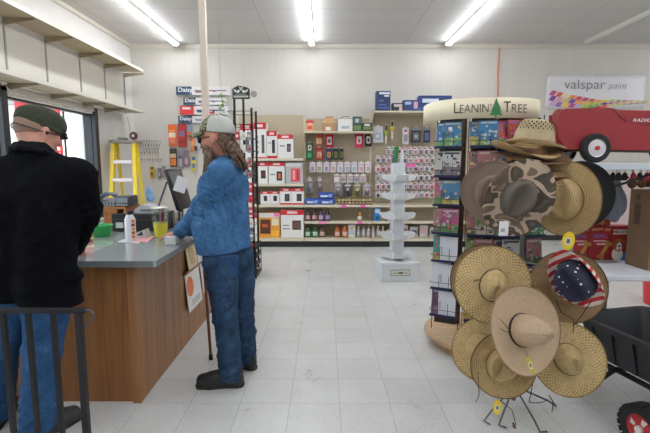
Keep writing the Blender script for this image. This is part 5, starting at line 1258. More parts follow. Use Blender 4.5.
# biscuit boxes
Rb = mat('biscuit_red', '#9c2228', .4)
def biscuit(label, x0, x1, yt, z, kind, Y=3.12, dep=.09):
    a, c2 = at(x0, 240, Y), at(x1, 240, Y); z1 = at((x0+x1)/2, yt, Y).z
    X0, X1 = a.x, c2.x; w = X1-X0; h = z1-z
    t = thing('biscuit_box', label, 'box', ((X0+X1)/2, Y, z), 'red dog biscuit boxes')
    MB().bbox((X0, Y, z+.0005), (X1, Y+dep, z1), .002).build('carton', Rb, t)
    def q(u, v, d=.002): return (X0+w*u, Y-d, z+h*v)
    if kind == 'text':
        text_fit('SMALL', w*.66, h*.11, lambda x, y: (X0+w*.17+x, Y-.003, z+h*.66+y), C('#7c6cc4'), t, bold=.015)
        s = MB(); s.poly([q(.2, .55), q(.8, .55), q(.8, .585), q(.2, .585)], (0, -.001, 0)); s.poly([q(.35, .45), q(.75, .45), q(.75, .50), q(.35, .50)], (0, -.001, 0)); s.build('printed_lines', C('#d8b8b8'), t)
        s = MB(); s.poly([q(.1, .86), q(.6, .9), q(.62, .94), q(.1, .92)], (0, -.001, 0)); s.poly([q(.7, .86), q(.95, .86), q(.95, .93), q(.7, .93)], (0, -.001, 0)); s.build('gold_ribbon', C('#c89a5c'), t)
        s = MB(); cu, cv = .72, .3
        an = math.radians(62); ux, uy = math.cos(an), math.sin(an)
        L = h*.24
        def bq(a_, b_): return (X0+w*cu+(ux*a_-uy*b_)*L, Y-.004, z+h*cv+(uy*a_+ux*b_)*L)
        s.poly([bq(-.8, -.22), bq(.8, -.22), bq(.8, .22), bq(-.8, .22)], (0, -.003, 0))
        for sx in (-1, 1):
            for sy in (-1, 1): s.poly([Vector(bq(sx*.95, sy*.22))+Vector((math.cos(i*PI/4)*L*.27, 0, math.sin(i*PI/4)*L*.27)) for i in range(8)], (0, -.003, 0))
        s.build('printed_biscuit', mat('biscuit_tan', '#b8803c', .5, var=.12, vscale=30), t)
    else:
        s = MB(); s.poly([q(.12, .76), q(.88, .76), q(.88, .9), q(.12, .9)], (0, -.001, 0))
        for u in (.12, .88):
            for v in (.78, .88): s.poly([Vector(q(u, v))+Vector((math.cos(i*PI/4)*w*.055, 0, math.sin(i*PI/4)*w*.055)) for i in range(8)], (0, -.001, 0))
        s.build('white_bone_plate', C('#e8dfd8'), t)
        text_fit('MILK-BONE', w*.72, h*.085, lambda x, y: (X0+w*.14+x, Y-.0045, z+h*.79+y), C('#2c2226'), t, bold=.02)
        s = MB(); s.poly([q(.45, .0), q(1, .0), q(1, .28), q(.6, .22)], (0, -.0005, 0)); s.build('blue_corner', C('#2f78c0'), t)
        def el(cu, cv, ru, rv, col, nm, d):
            s = MB(); s.poly([q(cu+ru*math.cos(i*PI/8), cv+rv*math.sin(i*PI/8), d) for i in range(16)], (0, -.001, 0)); s.build(nm, C(col), t)
        el(.33, .18, .26, .2, '#e4ddd6', 'dog_picture_chest', .0025); el(.37, .44, .24, .2, '#a8683c', 'dog_picture_head', .0035); el(.15, .5, .08, .12, '#8c5028', 'dog_picture_ear', .0045); el(.58, .5, .08, .12, '#8c5028', 'dog_picture_ear', .0045)
        el(.38, .38, .12, .15, '#ece6e0', 'dog_picture_muzzle', .005); el(.38, .42, .05, .035, '#2a2224', 'dog_picture_nose', .006); el(.38, .3, .06, .05, '#c0545c', 'dog_picture_mouth', .006)
        for u in (.28, .47): el(u, .52, .025, .025, '#1c1818', 'dog_picture_eye', .006)
        el(.82, .46, .06, .13, '#b8803c', 'printed_biscuit', .003); el(.9, .4, .05, .1, '#c08c48', 'printed_biscuit', .004)
    return t
biscuit('red biscuit box with purple writing, left one half hidden by the straw hat', 572, 588.4, 226.5, TT, 'text')
biscuit('red biscuit box with purple writing and biscuit, in the middle of the table row', 589, 610.6, 226, TT, 'text')
biscuit('red biscuit box with a dog picture and white bone title beside the cardboard carton', 611, 632.4, 226, TT, 'dog')
zz_ = at(600, 226, 3.12).z
biscuit('red biscuit box stacked on top, peeping out below the black hat', 585, 609.4, 197, zz_+.003, 'text', Y=3.13)
# cardboard carton
M_cb = mat('brown_carton', '#80664a', .75, var=.06, vscale=6)
Xa, Xb = at(652, 220, 2.80).x, 2.62; zc1 = at(640, 190, 2.86).z
t = thing('cardboard_carton', 'tall brown cardboard carton on the white table', 'box', ((Xa+Xb)/2, 2.93, TT))
MB().bbox((Xa, 2.80, TT), (Xb, 3.02, zc1), .004).build('carton_body', M_cb, t)
s = MB(); s.box((Xa-.002, 2.91, at(630, 224, 2.95).z), (Xa, 2.965, at(630, 203, 2.95).z)); s.build('dark_print_strip', C('#5a4638'), t)
o_ = at(630.5, 197, 2.94); s = MB(); s.tube([Vector((Xa-.0015, 2.94+.016*math.cos(i*PI/8), o_.z+.018*math.sin(i*PI/8))) for i in range(16)], .003, 6, closed=True); s.build('printed_ring', C('#4a3a30'), t)
MB().box(((Xa+Xb)/2-.03, 2.7975, TT+.02), ((Xa+Xb)/2+.03, 2.80, zc1-.01)).build('tape_strip', C('#a88a64', .25), t)
# news sheet on the table
n0 = [onz(x, y, TT) for x, y in ((586, 262), (598, 254.5), (621, 262.5), (606, 263.5))]
t = thing('news_sheet', 'grey printed newspaper lying on the white table', 'newspaper', n0[0])
MB().poly(n0, (0, 0, .003)).build('paper', mat('newsprint', '#8d8d88', .8, var=.3, vscale=40), t)
# goods hanging under the rack deck, supported by its cross bar
def cloth_bag(name, label, cat, px, py0, py1, Y, rx, ry, col, grp=None):
    a, c2 = at(px, py0, Y), at(px, py1, Y); L = a.z-c2.z
    s = SDF(.03); s.ell((a.x, Y, c2.z+L*.38), (rx, ry, L*.38)).cone((a.x, Y, c2.z+L*.5), (a.x, Y, a.z-.015), rx*.7, rx*.4)
    t = thing(name, label, cat, (a.x, Y, c2.z), grp)
    s.build('bag_body', mat('fabric_'+col.strip('#'), col, .9, bump=.4, bscale=20), t, h=.01, disp=lambda V: .006*np.sin(V[:, 0]*90+V[:, 2]*12))
    MB().tube([(a.x, Y, a.z-.01), (a.x, Y, zpb)], .004, 5).build('hanger', M_steel, t); return t
cloth_bag('hanging_cloth_bag', 'grey cloth bag hanging under the white rack beside the black hat', 'bag', 616, 178, 222, 3.02-.1, .075, .05, '#6f757d')
GG = 'goods hanging in a row under the white rack'
for k, (px, c_) in enumerate(((632, '#6a4c38'), (641, '#7a583c'), (649, '#5c4030'))):
    cloth_bag('hanging_brown_pouch', 'brown leather pouch under the rack, %s of three above the carton' % ORD[k], 'pouch', px, 177, 188, 2.93, .026, .026, c_, GG)
for k, (px, c_) in enumerate(((613, '#1d1d20'), (619, '#24242a'), (625, '#1d1d20'), (633.5, '#b03442'), (640, '#24242a'), (647, '#c03a4a'))):
    a = at(px, 173, 2.75); c2 = at(px, 178, 2.75)
    t = thing('hanging_glove', '%s work glove clipped under the rack, %s from the left' % ('red' if c_[1] in 'bc' else 'black', ORD[k]), 'glove', (a.x, 2.75, c2.z), GG)
    s = SDF(.008); s.ell((a.x, 2.75, (a.z+c2.z)/2), (.015, .012, .02))
    for f in range(4): s.cone((a.x-.012+f*.008, 2.75, (a.z+c2.z)/2), (a.x-.014+f*.009, 2.75, c2.z-.012), .006, .005, k=.002)
    s.cone((a.x+.010, 2.75, a.z-.02), (a.x+.024, 2.75, a.z-.03), .007, .005, k=.003)
    s.build('glove_body', mat('glove_'+c_.strip('#'), c_, .8), t, h=.003)
    MB().tube([(a.x, 2.75, a.z-.012), (a.x, 2.75, zpb)], .003, 5).build('clip', M_steel, t)
MB  # black bar crossing below the rack
tag(MB().tube([at(606, 189.5, 2.56), at(660, 171, 2.56)], .0075, 8).build('hanging_black_bar', M_blk, smooth=True), 'thin black bar slanting below the white rack', 'bar')
# red pail under the table
v = Vector((at(661, 285, 4.4).x, 4.4, 0))
t = thing('red_pail', 'red plastic pail on the floor behind the white table', 'pail', v)
MB().lathe([(.13, 0), (.14, .01), (.17, .38), (.18, .39), (.18, .41), (.165, .41), (.13, .03)], 28, (v.x, v.y, 0)).build('pail_body', C('#d0343c', .3), t, smooth=True)
# ================================================================== GARDEN CART
yaw = math.radians(13)
Mc = Matrix.Translation((1.60, 2.66, 0)) @ Matrix.Rotation(yaw, 4, 'Z')   # local: x across (0..0.52), y toward camera is negative (0..-1.0)
M_tub = mat('black_cart_plastic', '#202328', .45, bump=.15, bscale=80)
t = thing('garden_cart', 'black dump cart with pneumatic wheels in front of the table', 'cart', tuple(Mc @ Vector((.26, -.5, 0))))
s = MB(); w, L, h0, h1 = .54, 1.0, .27, .535
def ring(ix, iy, z, e=0):
    pts = []
    for cx2, cy2, a0 in ((w-ix, -iy, 0), (ix, -iy, 90), (ix, -(L-iy), 180), (w-ix, -(L-iy), 270)):
        for k in range(5):
            a = math.radians(a0+k*22.5); r = .06; dx = -1 if cx2 > w/2 else 1; dy = -1 if cy2 > -L/2 else 1
            pts.append(Mc @ Vector((cx2+dx*r+r*math.cos(a), cy2+dy*r+r*math.sin(a), z+(.02*math.cos((cy2+L/2)*PI/L*2) if e else 0))))
    return pts
rings = [ring(.07, .09, h0), ring(.045, .06, h0+.02), ring(.0, .0, h1-.03, 1), ring(-.03, -.03, h1-.03, 1), ring(-.03, -.03, h1, 1), ring(.012, .012, h1, 1), ring(.06, .075, h0+.035), ring(.10, .12, h0+.03)]
n = 20; b0 = 0; 
for rg in rings: s.v += [tuple(p) for p in rg]
for i in range(len(rings)-1):
    for k in range(n): s.f.append((i*n+k, i*n+(k+1) % n, (i+1)*n+(k+1) % n, (i+1)*n+k)); s.mi.append(0)
s.f.append(tuple(range(n-1, -1, -1))); s.mi.append(0); s.f.append(tuple((len(rings)-1)*n+k for k in range(n))); s.mi.append(0)
s.build('tub', M_tub, t, smooth=True, angle=35)
s = MB()
for k in range(7):
    y = -.1-k*.135
    s.add([Mc @ Vector(p) for p in ((.052, y, h0+.02), (.052, y-.03, h0+.02), (.0, y-.03, h1-.035), (.0, y, h1-.035), (.036, y, h0+.02), (.036, y-.03, h0+.02), (-.016, y-.03, h1-.035), (-.016, y, h1-.035))], [(4,5,6,7),(0,3,7,4),(1,5,6,2),(0,4,5,1),(3,2,6,7)])
s.build('side_ribs', M_tub, t)
wdir = (Mc.to_3x3() @ Vector((1, 0, 0)))
M_hub = mat('red_rim', '#b02a30', .4); 
def cw(x, y):
    p = Mc @ Vector((x, y, .125)); wl_, M = wheel(t, p.x, p.y, .1255, .12, .075, wdir, M_hub, C('#d8d4d2'), -1, tread=22)
    for i in range(4):
        s = MB(); a = i*PI/2+.4; Mt = Matrix.Translation((p.x, p.y, .1255)) @ M @ Matrix.Rotation(a, 4, 'Z')
        for sg in (-1,):
            s.add([Mt @ Vector(q) for q in ((.03, -.008, sg*.0345), (.055, -.016, sg*.031), (.062, .014, sg*.031), (.03, .01, sg*.0345))], [(0, 1, 2, 3)])
        s.build('rim_mark', C('#dcd8d6'), wl_)
cw(-.12, -.60); cw(.64, -.60); cw(.56, -.2)
s = MB()
for x in (.12, .42): s.tube([Mc @ Vector((x, -.02, .22)), Mc @ Vector((x, -.9, .22))], .016, 8)
s.tube([Mc @ Vector((-.10, -.60, .125)), Mc @ Vector((.64, -.60, .125))], .013, 8); s.tube([Mc @ Vector((.44, -.2, .125)), Mc @ Vector((.56, -.2, .125))], .013, 8)
for x in (.12, .42):
    s.tube([Mc @ Vector((x, -.62, .125)), Mc @ Vector((x, -.55, .24))], .016, 8)
s.tube([Mc @ Vector((.46, -.2, .125)), Mc @ Vector((.44, -.2, .26))], .016, 8); s.tube([Mc @ Vector((.03, -.05, .0)), Mc @ Vector((.05, -.25, .25))], .014, 8)
s.tube([Mc @ Vector((.02, -.25, .25)), Mc @ Vector((.5, -.25, .25))], .016, 8); s.tube([Mc @ Vector((.02, -.8, .25)), Mc @ Vector((.5, -.8, .25))], .016, 8)
s.build('chassis', M_blk, t, smooth=True)
s = MB(); s.tube([Mc @ Vector(p) for p in ((.26, -.02, .2), (.22, .03, .3), (.12, .0, .60))], .011, 8); s.tube([Mc @ Vector(p) for p in ((.04, .0, .60), (.07, .0, .65), (.17, .0, .65), (.20, .0, .60), (.12, .0, .585))], .012, 8, closed=True)
s.build('pull_handle', M_blk, t, smooth=True)
pb = [Mc @ Vector(p) for p in ((.14, -.14, h0+.034), (.4, -.2, h0+.034), (.38, -.42, h0+.034), (.13, -.36, h0+.034))]
t = thing('news_sheet', 'white leaflets lying in the black cart', 'newspaper', pb[0])
MB().poly(pb, (0, 0, .02)).build('paper', C('#cfcfd4'), t); MB().poly([p+(q_-p)*.0+Vector((0, 0, .021)) for p, q_ in zip(pb, pb)][:3], (0, 0, .002)).build('folded_sheet', C('#8c8c98'), t)
# far right wall stock seen under the rack
tag(MB().bbox((3.7, 5.6, 0), (6.6, 6.2, 1.25), .01).build('low_display_counter', mat('pale_pink_counter', '#c9b8b4', .6)), 'pale low counter far behind the white rack', 'counter')
# ================================================================== HAT RACK AND HATS
ST_L = m_straw('golden_straw', '#7c6540', '#ccb282', 26, 115)
ST_P = m_straw('pinkish_palm_straw', '#94785e', '#ceb599', 50, 220, diag=False)
ST_B = m_straw('brown_straw', '#5c4630', '#a08460', 40, 200, diag=False)
ST_C = m_straw('sea_grass_straw', '#6a5534', '#bfa478', 34, 170, diag=False)
ST_W = m_straw('pale_vented_straw', '#9c8a68', '#d3c3a0', 60, 260)
M_cord = mat('black_hat_cord', '#1d1917', .7); M_bandb = mat('brown_hat_band', '#5c4030', .7)
M_taupe = mat('taupe_felt', '#766558', .9, var=.06, bump=.1, bscale=200); M_camo = m_camo('desert_camo_cloth', ['#5c5346', '#4a4238', '#b09a86', '#6a5d4f', '#8a7462'], 9)
M_blkf = mat('black_felt', '#1e1e21', .9); M_dkgrey = mat('grey_green_cloth', '#575047', .9, var=.05)
g = NT('flag_stripe_cloth', .8); sx = g.n('ShaderNodeSeparateXYZ'); g.l(g.tc.outputs['Object'], sx.inputs[0])
w_s = g.math('SINE', g.math('MULTIPLY', sx.outputs[1], 2*PI/.040)); g.color(g.ramp(g.math('GREATER_THAN', w_s, 0.0), [(0, '#c03038'), (1, '#d9d0c8')])); M_stripe = g.m
g = NT('flag_star_cloth', .8); vo = g.n('ShaderNodeTexVoronoi', i_Scale=34.0, i_Randomness=.2); g.l(g.tc.outputs['Object'], vo.inputs['Vector'])
g.color(g.ramp(g.math('LESS_THAN', vo.outputs['Distance'], .2), [(0, '#1f2238'), (1, '#d8d6d8')])); M_star = g.m
RKX, RKY = 1.14, 2.47
def axis_of(c, dx, dz):
    v = (Vector((0, 0, CH))-c).normalized(); r = v.cross(Vector((0, 0, -1))).normalized() ; u = Vector((0, 0, 1))
    if r.x < 0: r = -r
    return (v+r*dx+u*dz).normalized()
def hat(name, label, c, ax, R, cr, h, style, m, mc=None, band=None, bandw=.014, brim=None, roll=0, holes=False, group='sun hats and cowboy hats on the wire rack', upv=(0, 0, 1)):
    c = Vector(c); ax = Vector(ax).normalized(); rx, ry = R if isinstance(R, tuple) else (R, R); crx, cry = cr if isinstance(cr, tuple) else (cr, cr)
    up = Vector(upv); xr_ = up.cross(ax).normalized(); yu = ax.cross(xr_).normalized()
    q = Quaternion(ax, math.radians(roll)); xr_.rotate(q); yu.rotate(q)
    M = Matrix(((xr_.x, yu.x, ax.x, c.x), (xr_.y, yu.y, ax.y, c.y), (xr_.z, yu.z, ax.z, c.z), (0, 0, 0, 1)))
    o = bpy.data.objects.new(name, bpy.data.meshes.new(name)); COL.objects.link(o); o.matrix_basis = M; tag(o, label, 'hat', group)
    n = 96; P = []; seg = []
    def put(f, mi): P.append([f(2*PI*i/n) for i in range(n)]); seg.append(mi)
    NB = 14
    bf = brim or (lambda a, s: 0)
    for k in range(NB+1):
        s = 1-k/NB
        def f(a, s=s):
            x = (crx+(rx-crx)*s)*math.cos(a); y = (cry+(ry-cry)*s)*math.sin(a)
            d = bf(a, s)
            dz, sc = d if isinstance(d, tuple) else (d, 1.0)
            return Vector((x*sc, y*sc, dz))
        put(f, 0)
    prof = {'cone': [(1.0, .10), (.99, .2), (.93, .38), (.83, .55), (.68, .72), (.50, .86), (.30, .96), (.12, 1.0)],
            'dome': [(1.0, .12), (1.0, .3), (.97, .5), (.9, .7), (.76, .86), (.55, .96), (.3, 1.0), (.1, 1.0)],
            'cowboy': [(1.0, .12), (.99, .3), (.96, .5), (.91, .7), (.86, .86), (.76, .97), (.6, 1.0), (.42, .98), (.25, .95), (.1, .94)]}[style]
    for rf, zf in prof:
        def f(a, rf=rf, zf=zf):
            x, y, z = crx*rf*math.cos(a), cry*rf*math.sin(a), h*zf
            if style == 'cone':      # front pinch toward the peak
                kx = zf**2; x *= 1-.35*kx*(abs(math.sin(a))**.7)*(1 if rf > .15 else 0); z -= .0
                x += .0; z -= .03*kx*math.exp(-(x/(crx*.18))**2)*(1 if y < 0 else .3)
            if style == 'cowboy':
                kx = zf**3; z -= h*.36*kx*math.exp(-(x/(crx*.34))**2); 
                if y < 0: x *= 1-.28*kx*abs(math.sin(a))
            return Vector((x, y, z))
        put(f, 1)
    vs = [p for r_ in P for p in r_]; cap_i = len(vs); last = P[-1]; vs.append(sum(last, Vector())/n)
    fs = []; mi = []
    for i in range(len(P)-1):
        for k in range(n): fs.append((i*n+k, i*n+(k+1) % n, (i+1)*n+(k+1) % n, (i+1)*n+k)); mi.append(1 if seg[i+1] else 0)
    b0 = (len(P)-1)*n
    for k in range(n): fs.append((b0+k, b0+(k+1) % n, cap_i)); mi.append(1)
    me = o.data; me.from_pydata([tuple(v) for v in vs], [], fs); me.materials.append(m); me.materials.append(mc or m)
    me.polygons.foreach_set('material_index', mi); me.polygons.foreach_set('use_smooth', [True]*len(fs))
    arc = [0.0]
    for i in range(1, len(P)): arc.append(arc[-1]+(P[i][0]-P[i-1][0]).length)
    uvl = me.uv_layers.new(name='UVMap')
    for p in me.polygons:
        for li in p.loop_indices:
            vi = me.loops[li].vertex_index
            ring, k = (divmod(vi, n) if vi < cap_i else (len(P)-1, 0))
            u = k/n
            if vi < cap_i and k == 0 and any(me.loops[l2].vertex_index % n == n-1 for l2 in p.loop_indices if me.loops[l2].vertex_index < cap_i): u = 1.0
            uvl.data[li].uv = (u, arc[ring])
    me.update()
    md = o.modifiers.new('t', 'SOLIDIFY'); md.thickness = .0035; md.offset = -1
    # rim roll
    s = MB(); s.tube([M @ v for v in P[0][::2]], .003, 6, closed=True); s.build('brim_edge', m, o, smooth=True)
    if band:
        s = MB(); pts = []
        for i in range(0, n, 3):
            a = 2*PI*i/n; pts.append(M @ Vector(((crx+.003)*math.cos(a), (cry+.003)*math.sin(a), h*.1+bandw*.4)))
        # flat ribbon
        vs2 = []
        for i in range(0, n, 3):
            a = 2*PI*i/n
            for z in (.004, .004+bandw): vs2.append(M @ Vector(((crx+.0035)*math.cos(a), (cry+.0035)*math.sin(a), z)))
        q_ = len(vs2)//2; s.add(vs2, [(2*i, 2*((i+1) % q_), 2*((i+1) % q_)+1, 2*i+1) for i in range(q_)])
        bo = s.build('hat_band', band, o, smooth=True); md = bo.modifiers.new('t', 'SOLIDIFY'); md.thickness = .003
    if holes:
        s = MB()
        for row in range(4):
            for i in range(26):
                a = 2*PI*(i+.5*(row % 2))/26; z = h*(.60+.085*row); rf = .94-.03*row
                p = Vector((crx*rf*math.cos(a), cry*rf*math.sin(a), z)); nn = Vector((math.cos(a), math.sin(a), .2)).normalized()
                t1 = Vector((-math.sin(a), math.cos(a), 0))*.0045; t2 = Vector((0, 0, .006)); p = p+nn*.0045
                s.add([M @ v for v in (p-t1, p-t2, p+t1, p+t2)], [(0, 1, 2, 3)])
        s.build('vent_holes', mat('vent_hole_shadow', '#3a2c1c', .9), o)
    o['_h'] = h
    return o, M
def arm_to(M, h, f=.55):
    q = M @ Vector((0, 0, h*f)); b_ = M @ Vector((0, 0, -.05)); zz = max(.35, min(1.5, b_.z))
    return [Vector((RKX, RKY, zz)), b_, q], q
def curl(amp, droop=0, wav=0, ph=0):   # side curl (x sides rise)
    return lambda a, s: (amp*(math.cos(a)**2)*s**2-droop*s+wav*math.sin(3*a+ph)*s**2, 1-.12*abs(amp)*6*(math.cos(a)**2)*s**2)
HATS = []
def H(*a, **k):
    o, M = hat(*a, **k); HATS.append((o, M, o['_h'])); del o['_h']; return o, M
c = at(522, 330, 1.98); HA = H('palm_sombrero', 'big pinkish palm hat with a tall pointed crown, frontmost on the rack', c, axis_of(c, .72, .02), (.182, .206), (.070, .076), .21, 'cone', ST_P, band=M_cord, bandw=.012, brim=lambda a, s: (.012*math.sin(2*a+.6)*s*s+.028*s**3, 1))
c = at(493, 285, 2.17); HB = H('straw_sun_hat', 'golden diamond weave straw hat with a black cord, upper left of the sombrero', c, axis_of(c, .26, -.06), (.19, .20), (.066, .082), .12, 'cone', ST_L, band=M_cord, bandw=.010, brim=lambda a, s: (.02*math.sin(2*a)*s*s-.02*s, 1), roll=-15)
c = at(488, 281, 2.30); H('straw_sun_hat', 'brown straw hat mostly hidden behind the golden diamond weave hat', c, axis_of(c, .2, .05), (.2, .2), (.075, .085), .10, 'dome', ST_B, brim=lambda a, s: (.015*s, 1))
c = at(566, 199, 2.2); HC = H('straw_cowboy_hat', 'golden straw cowboy hat hanging right of the camouflage hat', c, axis_of(c, -.26, -.02), (.165, .19), (.08, .105), .115, 'cowboy', ST_C, band=mat('straw_band', '#8c7348', .8), bandw=.016, brim=lambda a, s: (.035*(math.cos(a)**2)*s*s, 1), roll=8)
c = at(579, 195, 2.38); H('black_felt_hat', 'black felt hat behind the golden straw cowboy hat', c, axis_of(c, .1, 0), (.165, .182), (.08, .1), .1, 'cowboy', M_blkf, brim=lambda a, s: (.02*s*s, 1))
c = at(518, 198, 2.04); HD = H('camouflage_hat', 'brown camouflage cloth hat with a grey crown hanging in front', c, axis_of(c, .10, -.10), (.142, .190), (.075, .095), .10, 'cowboy', M_camo, mc=M_dkgrey, band=M_camo, bandw=.022, brim=lambda a, s: (.045*(math.cos(a)**2)*s*s+.012*math.sin(5*a)*s*s-.01*s, 1), roll=-28)
c = at(494, 193, 2.2); H('taupe_felt_hat', 'plain taupe felt hat hanging left of the camouflage hat', c, axis_of(c, -.3, .05), (.165, .158), (.08, .09), .1, 'cowboy', M_taupe, band=mat('taupe_band', '#5c4e44', .8), bandw=.012, brim=lambda a, s: (.03*(math.cos(a)**2)*s*s, 1), roll=-20)
c = at(567, 287, 2.3); H('straw_sun_hat', 'brown straw hat behind the stars and stripes hat', c, axis_of(c, .05, 0), (.19, .195), (.08, .085), .09, 'dome', ST_B, brim=lambda a, s: (.012*math.sin(2*a)*s*s, 1))
c = at(577, 278, 2.14); HF = H('flag_cowboy_hat', 'cowboy hat with red and white striped brim and starry navy crown', c, axis_of(c, -.25, -.50), (.120, .160), (.085, .105), .12, 'cowboy', M_stripe, mc=M_star, band=M_cord, bandw=.008, brim=lambda a, s: (.055*(math.cos(a)**2)*s*s, 1-.1*s*math.cos(a)**2), roll=32)
c = at(568, 359, 2.14); HG = H('straw_sun_hat', 'golden straw hat with dark band, lower right of the sombrero', c, axis_of(c, .26, -.03), (.178, .19), (.066, .078), .12, 'cone', ST_L, band=M_cord, bandw=.008, brim=lambda a, s: (.018*math.sin(2*a+1)*s*s-.01*s, 1), roll=20)
c = at(503, 364, 2.12); HH = H('straw_cowboy_hat', 'golden brown straw cowboy hat directly below the sombrero', c, axis_of(c, .02, -.22), (.15, .176), (.075, .09), .10, 'cowboy', ST_C, band=mat('dark_straw_band', '#7c5c34', .8), bandw=.012, brim=lambda a, s: (.04*(math.cos(a)**2)*s*s, 1), roll=-25)
c = at(482, 349, 2.25); H('straw_sun_hat', 'golden straw hat at the far left, behind the lowest cowboy hat', c, axis_of(c, -.32, 0), (.165, .168), (.075, .08), .1, 'dome', ST_L, band=M_bandb, bandw=.01, brim=lambda a, s: (.015*math.sin(2*a)*s*s, 1))
# stack on top of the rack
zt = at(531, 157, 2.33).z; X_, Y_ = RKX-.055, 2.34
G_ = 'hats stacked on top of the rack'
axs = Vector((.05, -.10, 1))
H('brown_felt_hat', 'wide brimmed brown hat at the bottom of the top stack', (X_-.0, Y_, zt-.04), Vector((.04, -.20, 1)), (.222, .21), (.072, .088), .085, 'dome', mat('light_brown_felt', '#8a6c4c', .85, var=.08), band=M_cord, bandw=.02, brim=lambda a, s: (-.022*s+.015*(math.cos(a)**2)*s*s, 1), group=G_)
H('brown_felt_hat', 'dark banded brown hat second from the bottom of the top stack', (X_+.01, Y_, zt-.004), Vector((.04, -.17, 1)), (.205, .19), (.076, .092), .085, 'dome', mat('mid_brown_felt', '#6c4c32', .85), band=M_cord, bandw=.01, brim=lambda a, s: (.012*(math.cos(a)**2)*s*s, 1), group=G_)
H('tan_straw_hat', 'tan straw hat with curled brim third in the top stack', (X_-.005, Y_+.01, zt+.032), Vector((.04, -.18, 1)), (.185, .19), (.080, .096), .085, 'dome', ST_C, band=M_bandb, bandw=.022, brim=lambda a, s: (.055*(math.cos(a)**2)*s*s*(1.25 if math.cos(a) < 0 else .7)-.012*s, 1-.06*s), group=G_)
H('vented_straw_hat', 'pale straw hat with vent holes crowning the top stack', (X_+.03, Y_+.01, zt+.07), Vector((.09, -.06, 1)), (.135, .16), (.084, .10), .13, 'cowboy', ST_W, band=mat('beige_band', '#a88c74', .8), bandw=.026, holes=True, brim=lambda a, s: (.035*(math.cos(a)**2)*s*s-.01*s, 1), group=G_)
rk = thing('hat_rack', 'grey wire hat rack standing beside the card spinner', 'hat rack', (RKX, RKY, 0))
M_rk = mat('grey_rack_steel', '#6c6a68', .4, .6)
MB().tube([(RKX, RKY, .04), (RKX, RKY, zt-.02)], .012, 10).build('post', M_rk, rk, smooth=True)
for px, py in ((484, 421), (499, 425), (556, 406), (540, 432)):
    f = onz(px, py, .008); s = MB(); d = (f-Vector((RKX, RKY, 0))); s.tube([Vector((RKX, RKY, .16)), Vector((RKX, RKY, .10))+d*.25, Vector((RKX, RKY, .035))+d*.8, f, f+d.normalized()*.0+Vector((-d.y, d.x, 0)).normalized()*.04+Vector((0, 0, .0))], .006, 6); s.build('foot', M_rk, rk, smooth=True)
for o, M, h_ in HATS[:-4]:
    pts, q = arm_to(M, h_)
    s = MB(); s.tube(pts, .0045, 6); L = [M @ Vector((.04*math.cos(i*PI/6), .04*math.sin(i*PI/6), h_*.5)) for i in range(12)]; s.tube(L, .003, 5, closed=True); s.build('hat_arm', M_rk, rk, smooth=True)
# chin cords and tags
def cord(o, pts, r=.0022, m=None, nm='chin_cord'):
    MB().tube(pts, r, 5).build(nm, m or M_cord, o, smooth=True)
def arc(p0, p1, sag, n=10): return [p0.lerp(p1, i/n)+Vector((0, 0, -sag*math.sin(PI*i/n))) for i in range(n+1)]
def on_hat(HM, x, y, z): return HM[1] @ Vector((x, y, z))
cord(HG[0], arc(at(535, 372, 2.1), at(529, 402, 2.15), .0)+arc(at(529, 402, 2.15), at(548, 400, 2.15), .01)); cord(HG[0], [at(549, 395, 2.12), at(553, 402, 2.12), at(552, 412, 2.12)], .003, mat('brown_toggle', '#5c3c28', .6), 'toggle_cord')
cord(HH[0], [at(478, 372, 2.1), at(479, 395, 2.1), at(476, 402, 2.1)], .0025, MATS['brown_toggle']); cord(HH[0], [at(500, 400, 2.08), at(512, 410, 2.08), at(516, 425, 2.08), at(512, 427, 2.08)], .0025, MATS['brown_toggle']); cord(HH[0], [at(513, 423, 2.08), at(515, 428, 2.08)], .006, MATS['brown_toggle'], 'toggle')
cord(HF[0], [at(556, 300, 2.1), at(561, 312, 2.1), at(574, 320, 2.1), at(573, 333, 2.1)]); cord(HF[0], [at(592, 300, 2.1), at(580, 318, 2.1), at(573, 326, 2.1)])
cord(HA[0], [on_hat(HA, -.062, .0, .01), on_hat(HA, -.09, .02, .02), on_hat(HA, -.12, .06, .022)], .0015); cord(HA[0], [on_hat(HA, -.062, .0, .01), on_hat(HA, -.10, .0, .02), on_hat(HA, -.13, .02, .025)], .0015)
cord(HB[0], [on_hat(HB, -.06, .01, .01), on_hat(HB, -.09, .0, .012), on_hat(HB, -.1, -.01, .012)], .003)
def tagd(o, px, py, Y, rx, ry, rot, nm='yellow_tag', col='#e4c81e', mark='#d9d5c8'):
    q = at(px, py, Y); k = Y/CF; M = Matrix.Translation(q) @ Matrix.Rotation(math.radians(rot), 4, 'Y')
    s = MB(); n = 20
    s.poly([M @ Vector((rx*k*math.cos(2*PI*i/n), 0, ry*k*math.sin(2*PI*i/n))) for i in range(n)], (0, .002, 0))
    s.box((-rx*k*.55, -.001, -ry*k*.45), (rx*k*.45, 0, ry*k*.35), 1, M); s.box((-rx*k*.3, -.0015, -ry*k*.25), (rx*k*.2, -.001, ry*k*.2), 2, M)
    s.tube([M @ Vector((0, .001, ry*k*.8)), M @ Vector((.003, .002, ry*k*1.7))], .0012, 4, 2)
    s.build(nm, [C(col), C(mark), C('#5c5850')], o)
tagd(HC[0], 568.5, 241, 2.12, 6.5, 9.5, 8); tagd(HH[0], 497.5, 407.5, 2.06, 4.6, 8.5, 0); tagd(HA[0], 530.5, 365, 1.86, 3.2, 10, -22, col='#c8b83a')
q = at(504, 228, 2.0); k = 2.0/CF
MB().box((q.x-5*k, 2.0, q.z-8*k), (q.x+4.5*k, 2.0015, q.z+7*k)).build('white_price_tag', C('#dcdadb'), HD[0]); MB().box((q.x-3*k, 1.999, q.z-4*k), (q.x+1*k, 2.0, q.z-.5*k)).build('tag_print', C('#9a9a9c'), HD[0])
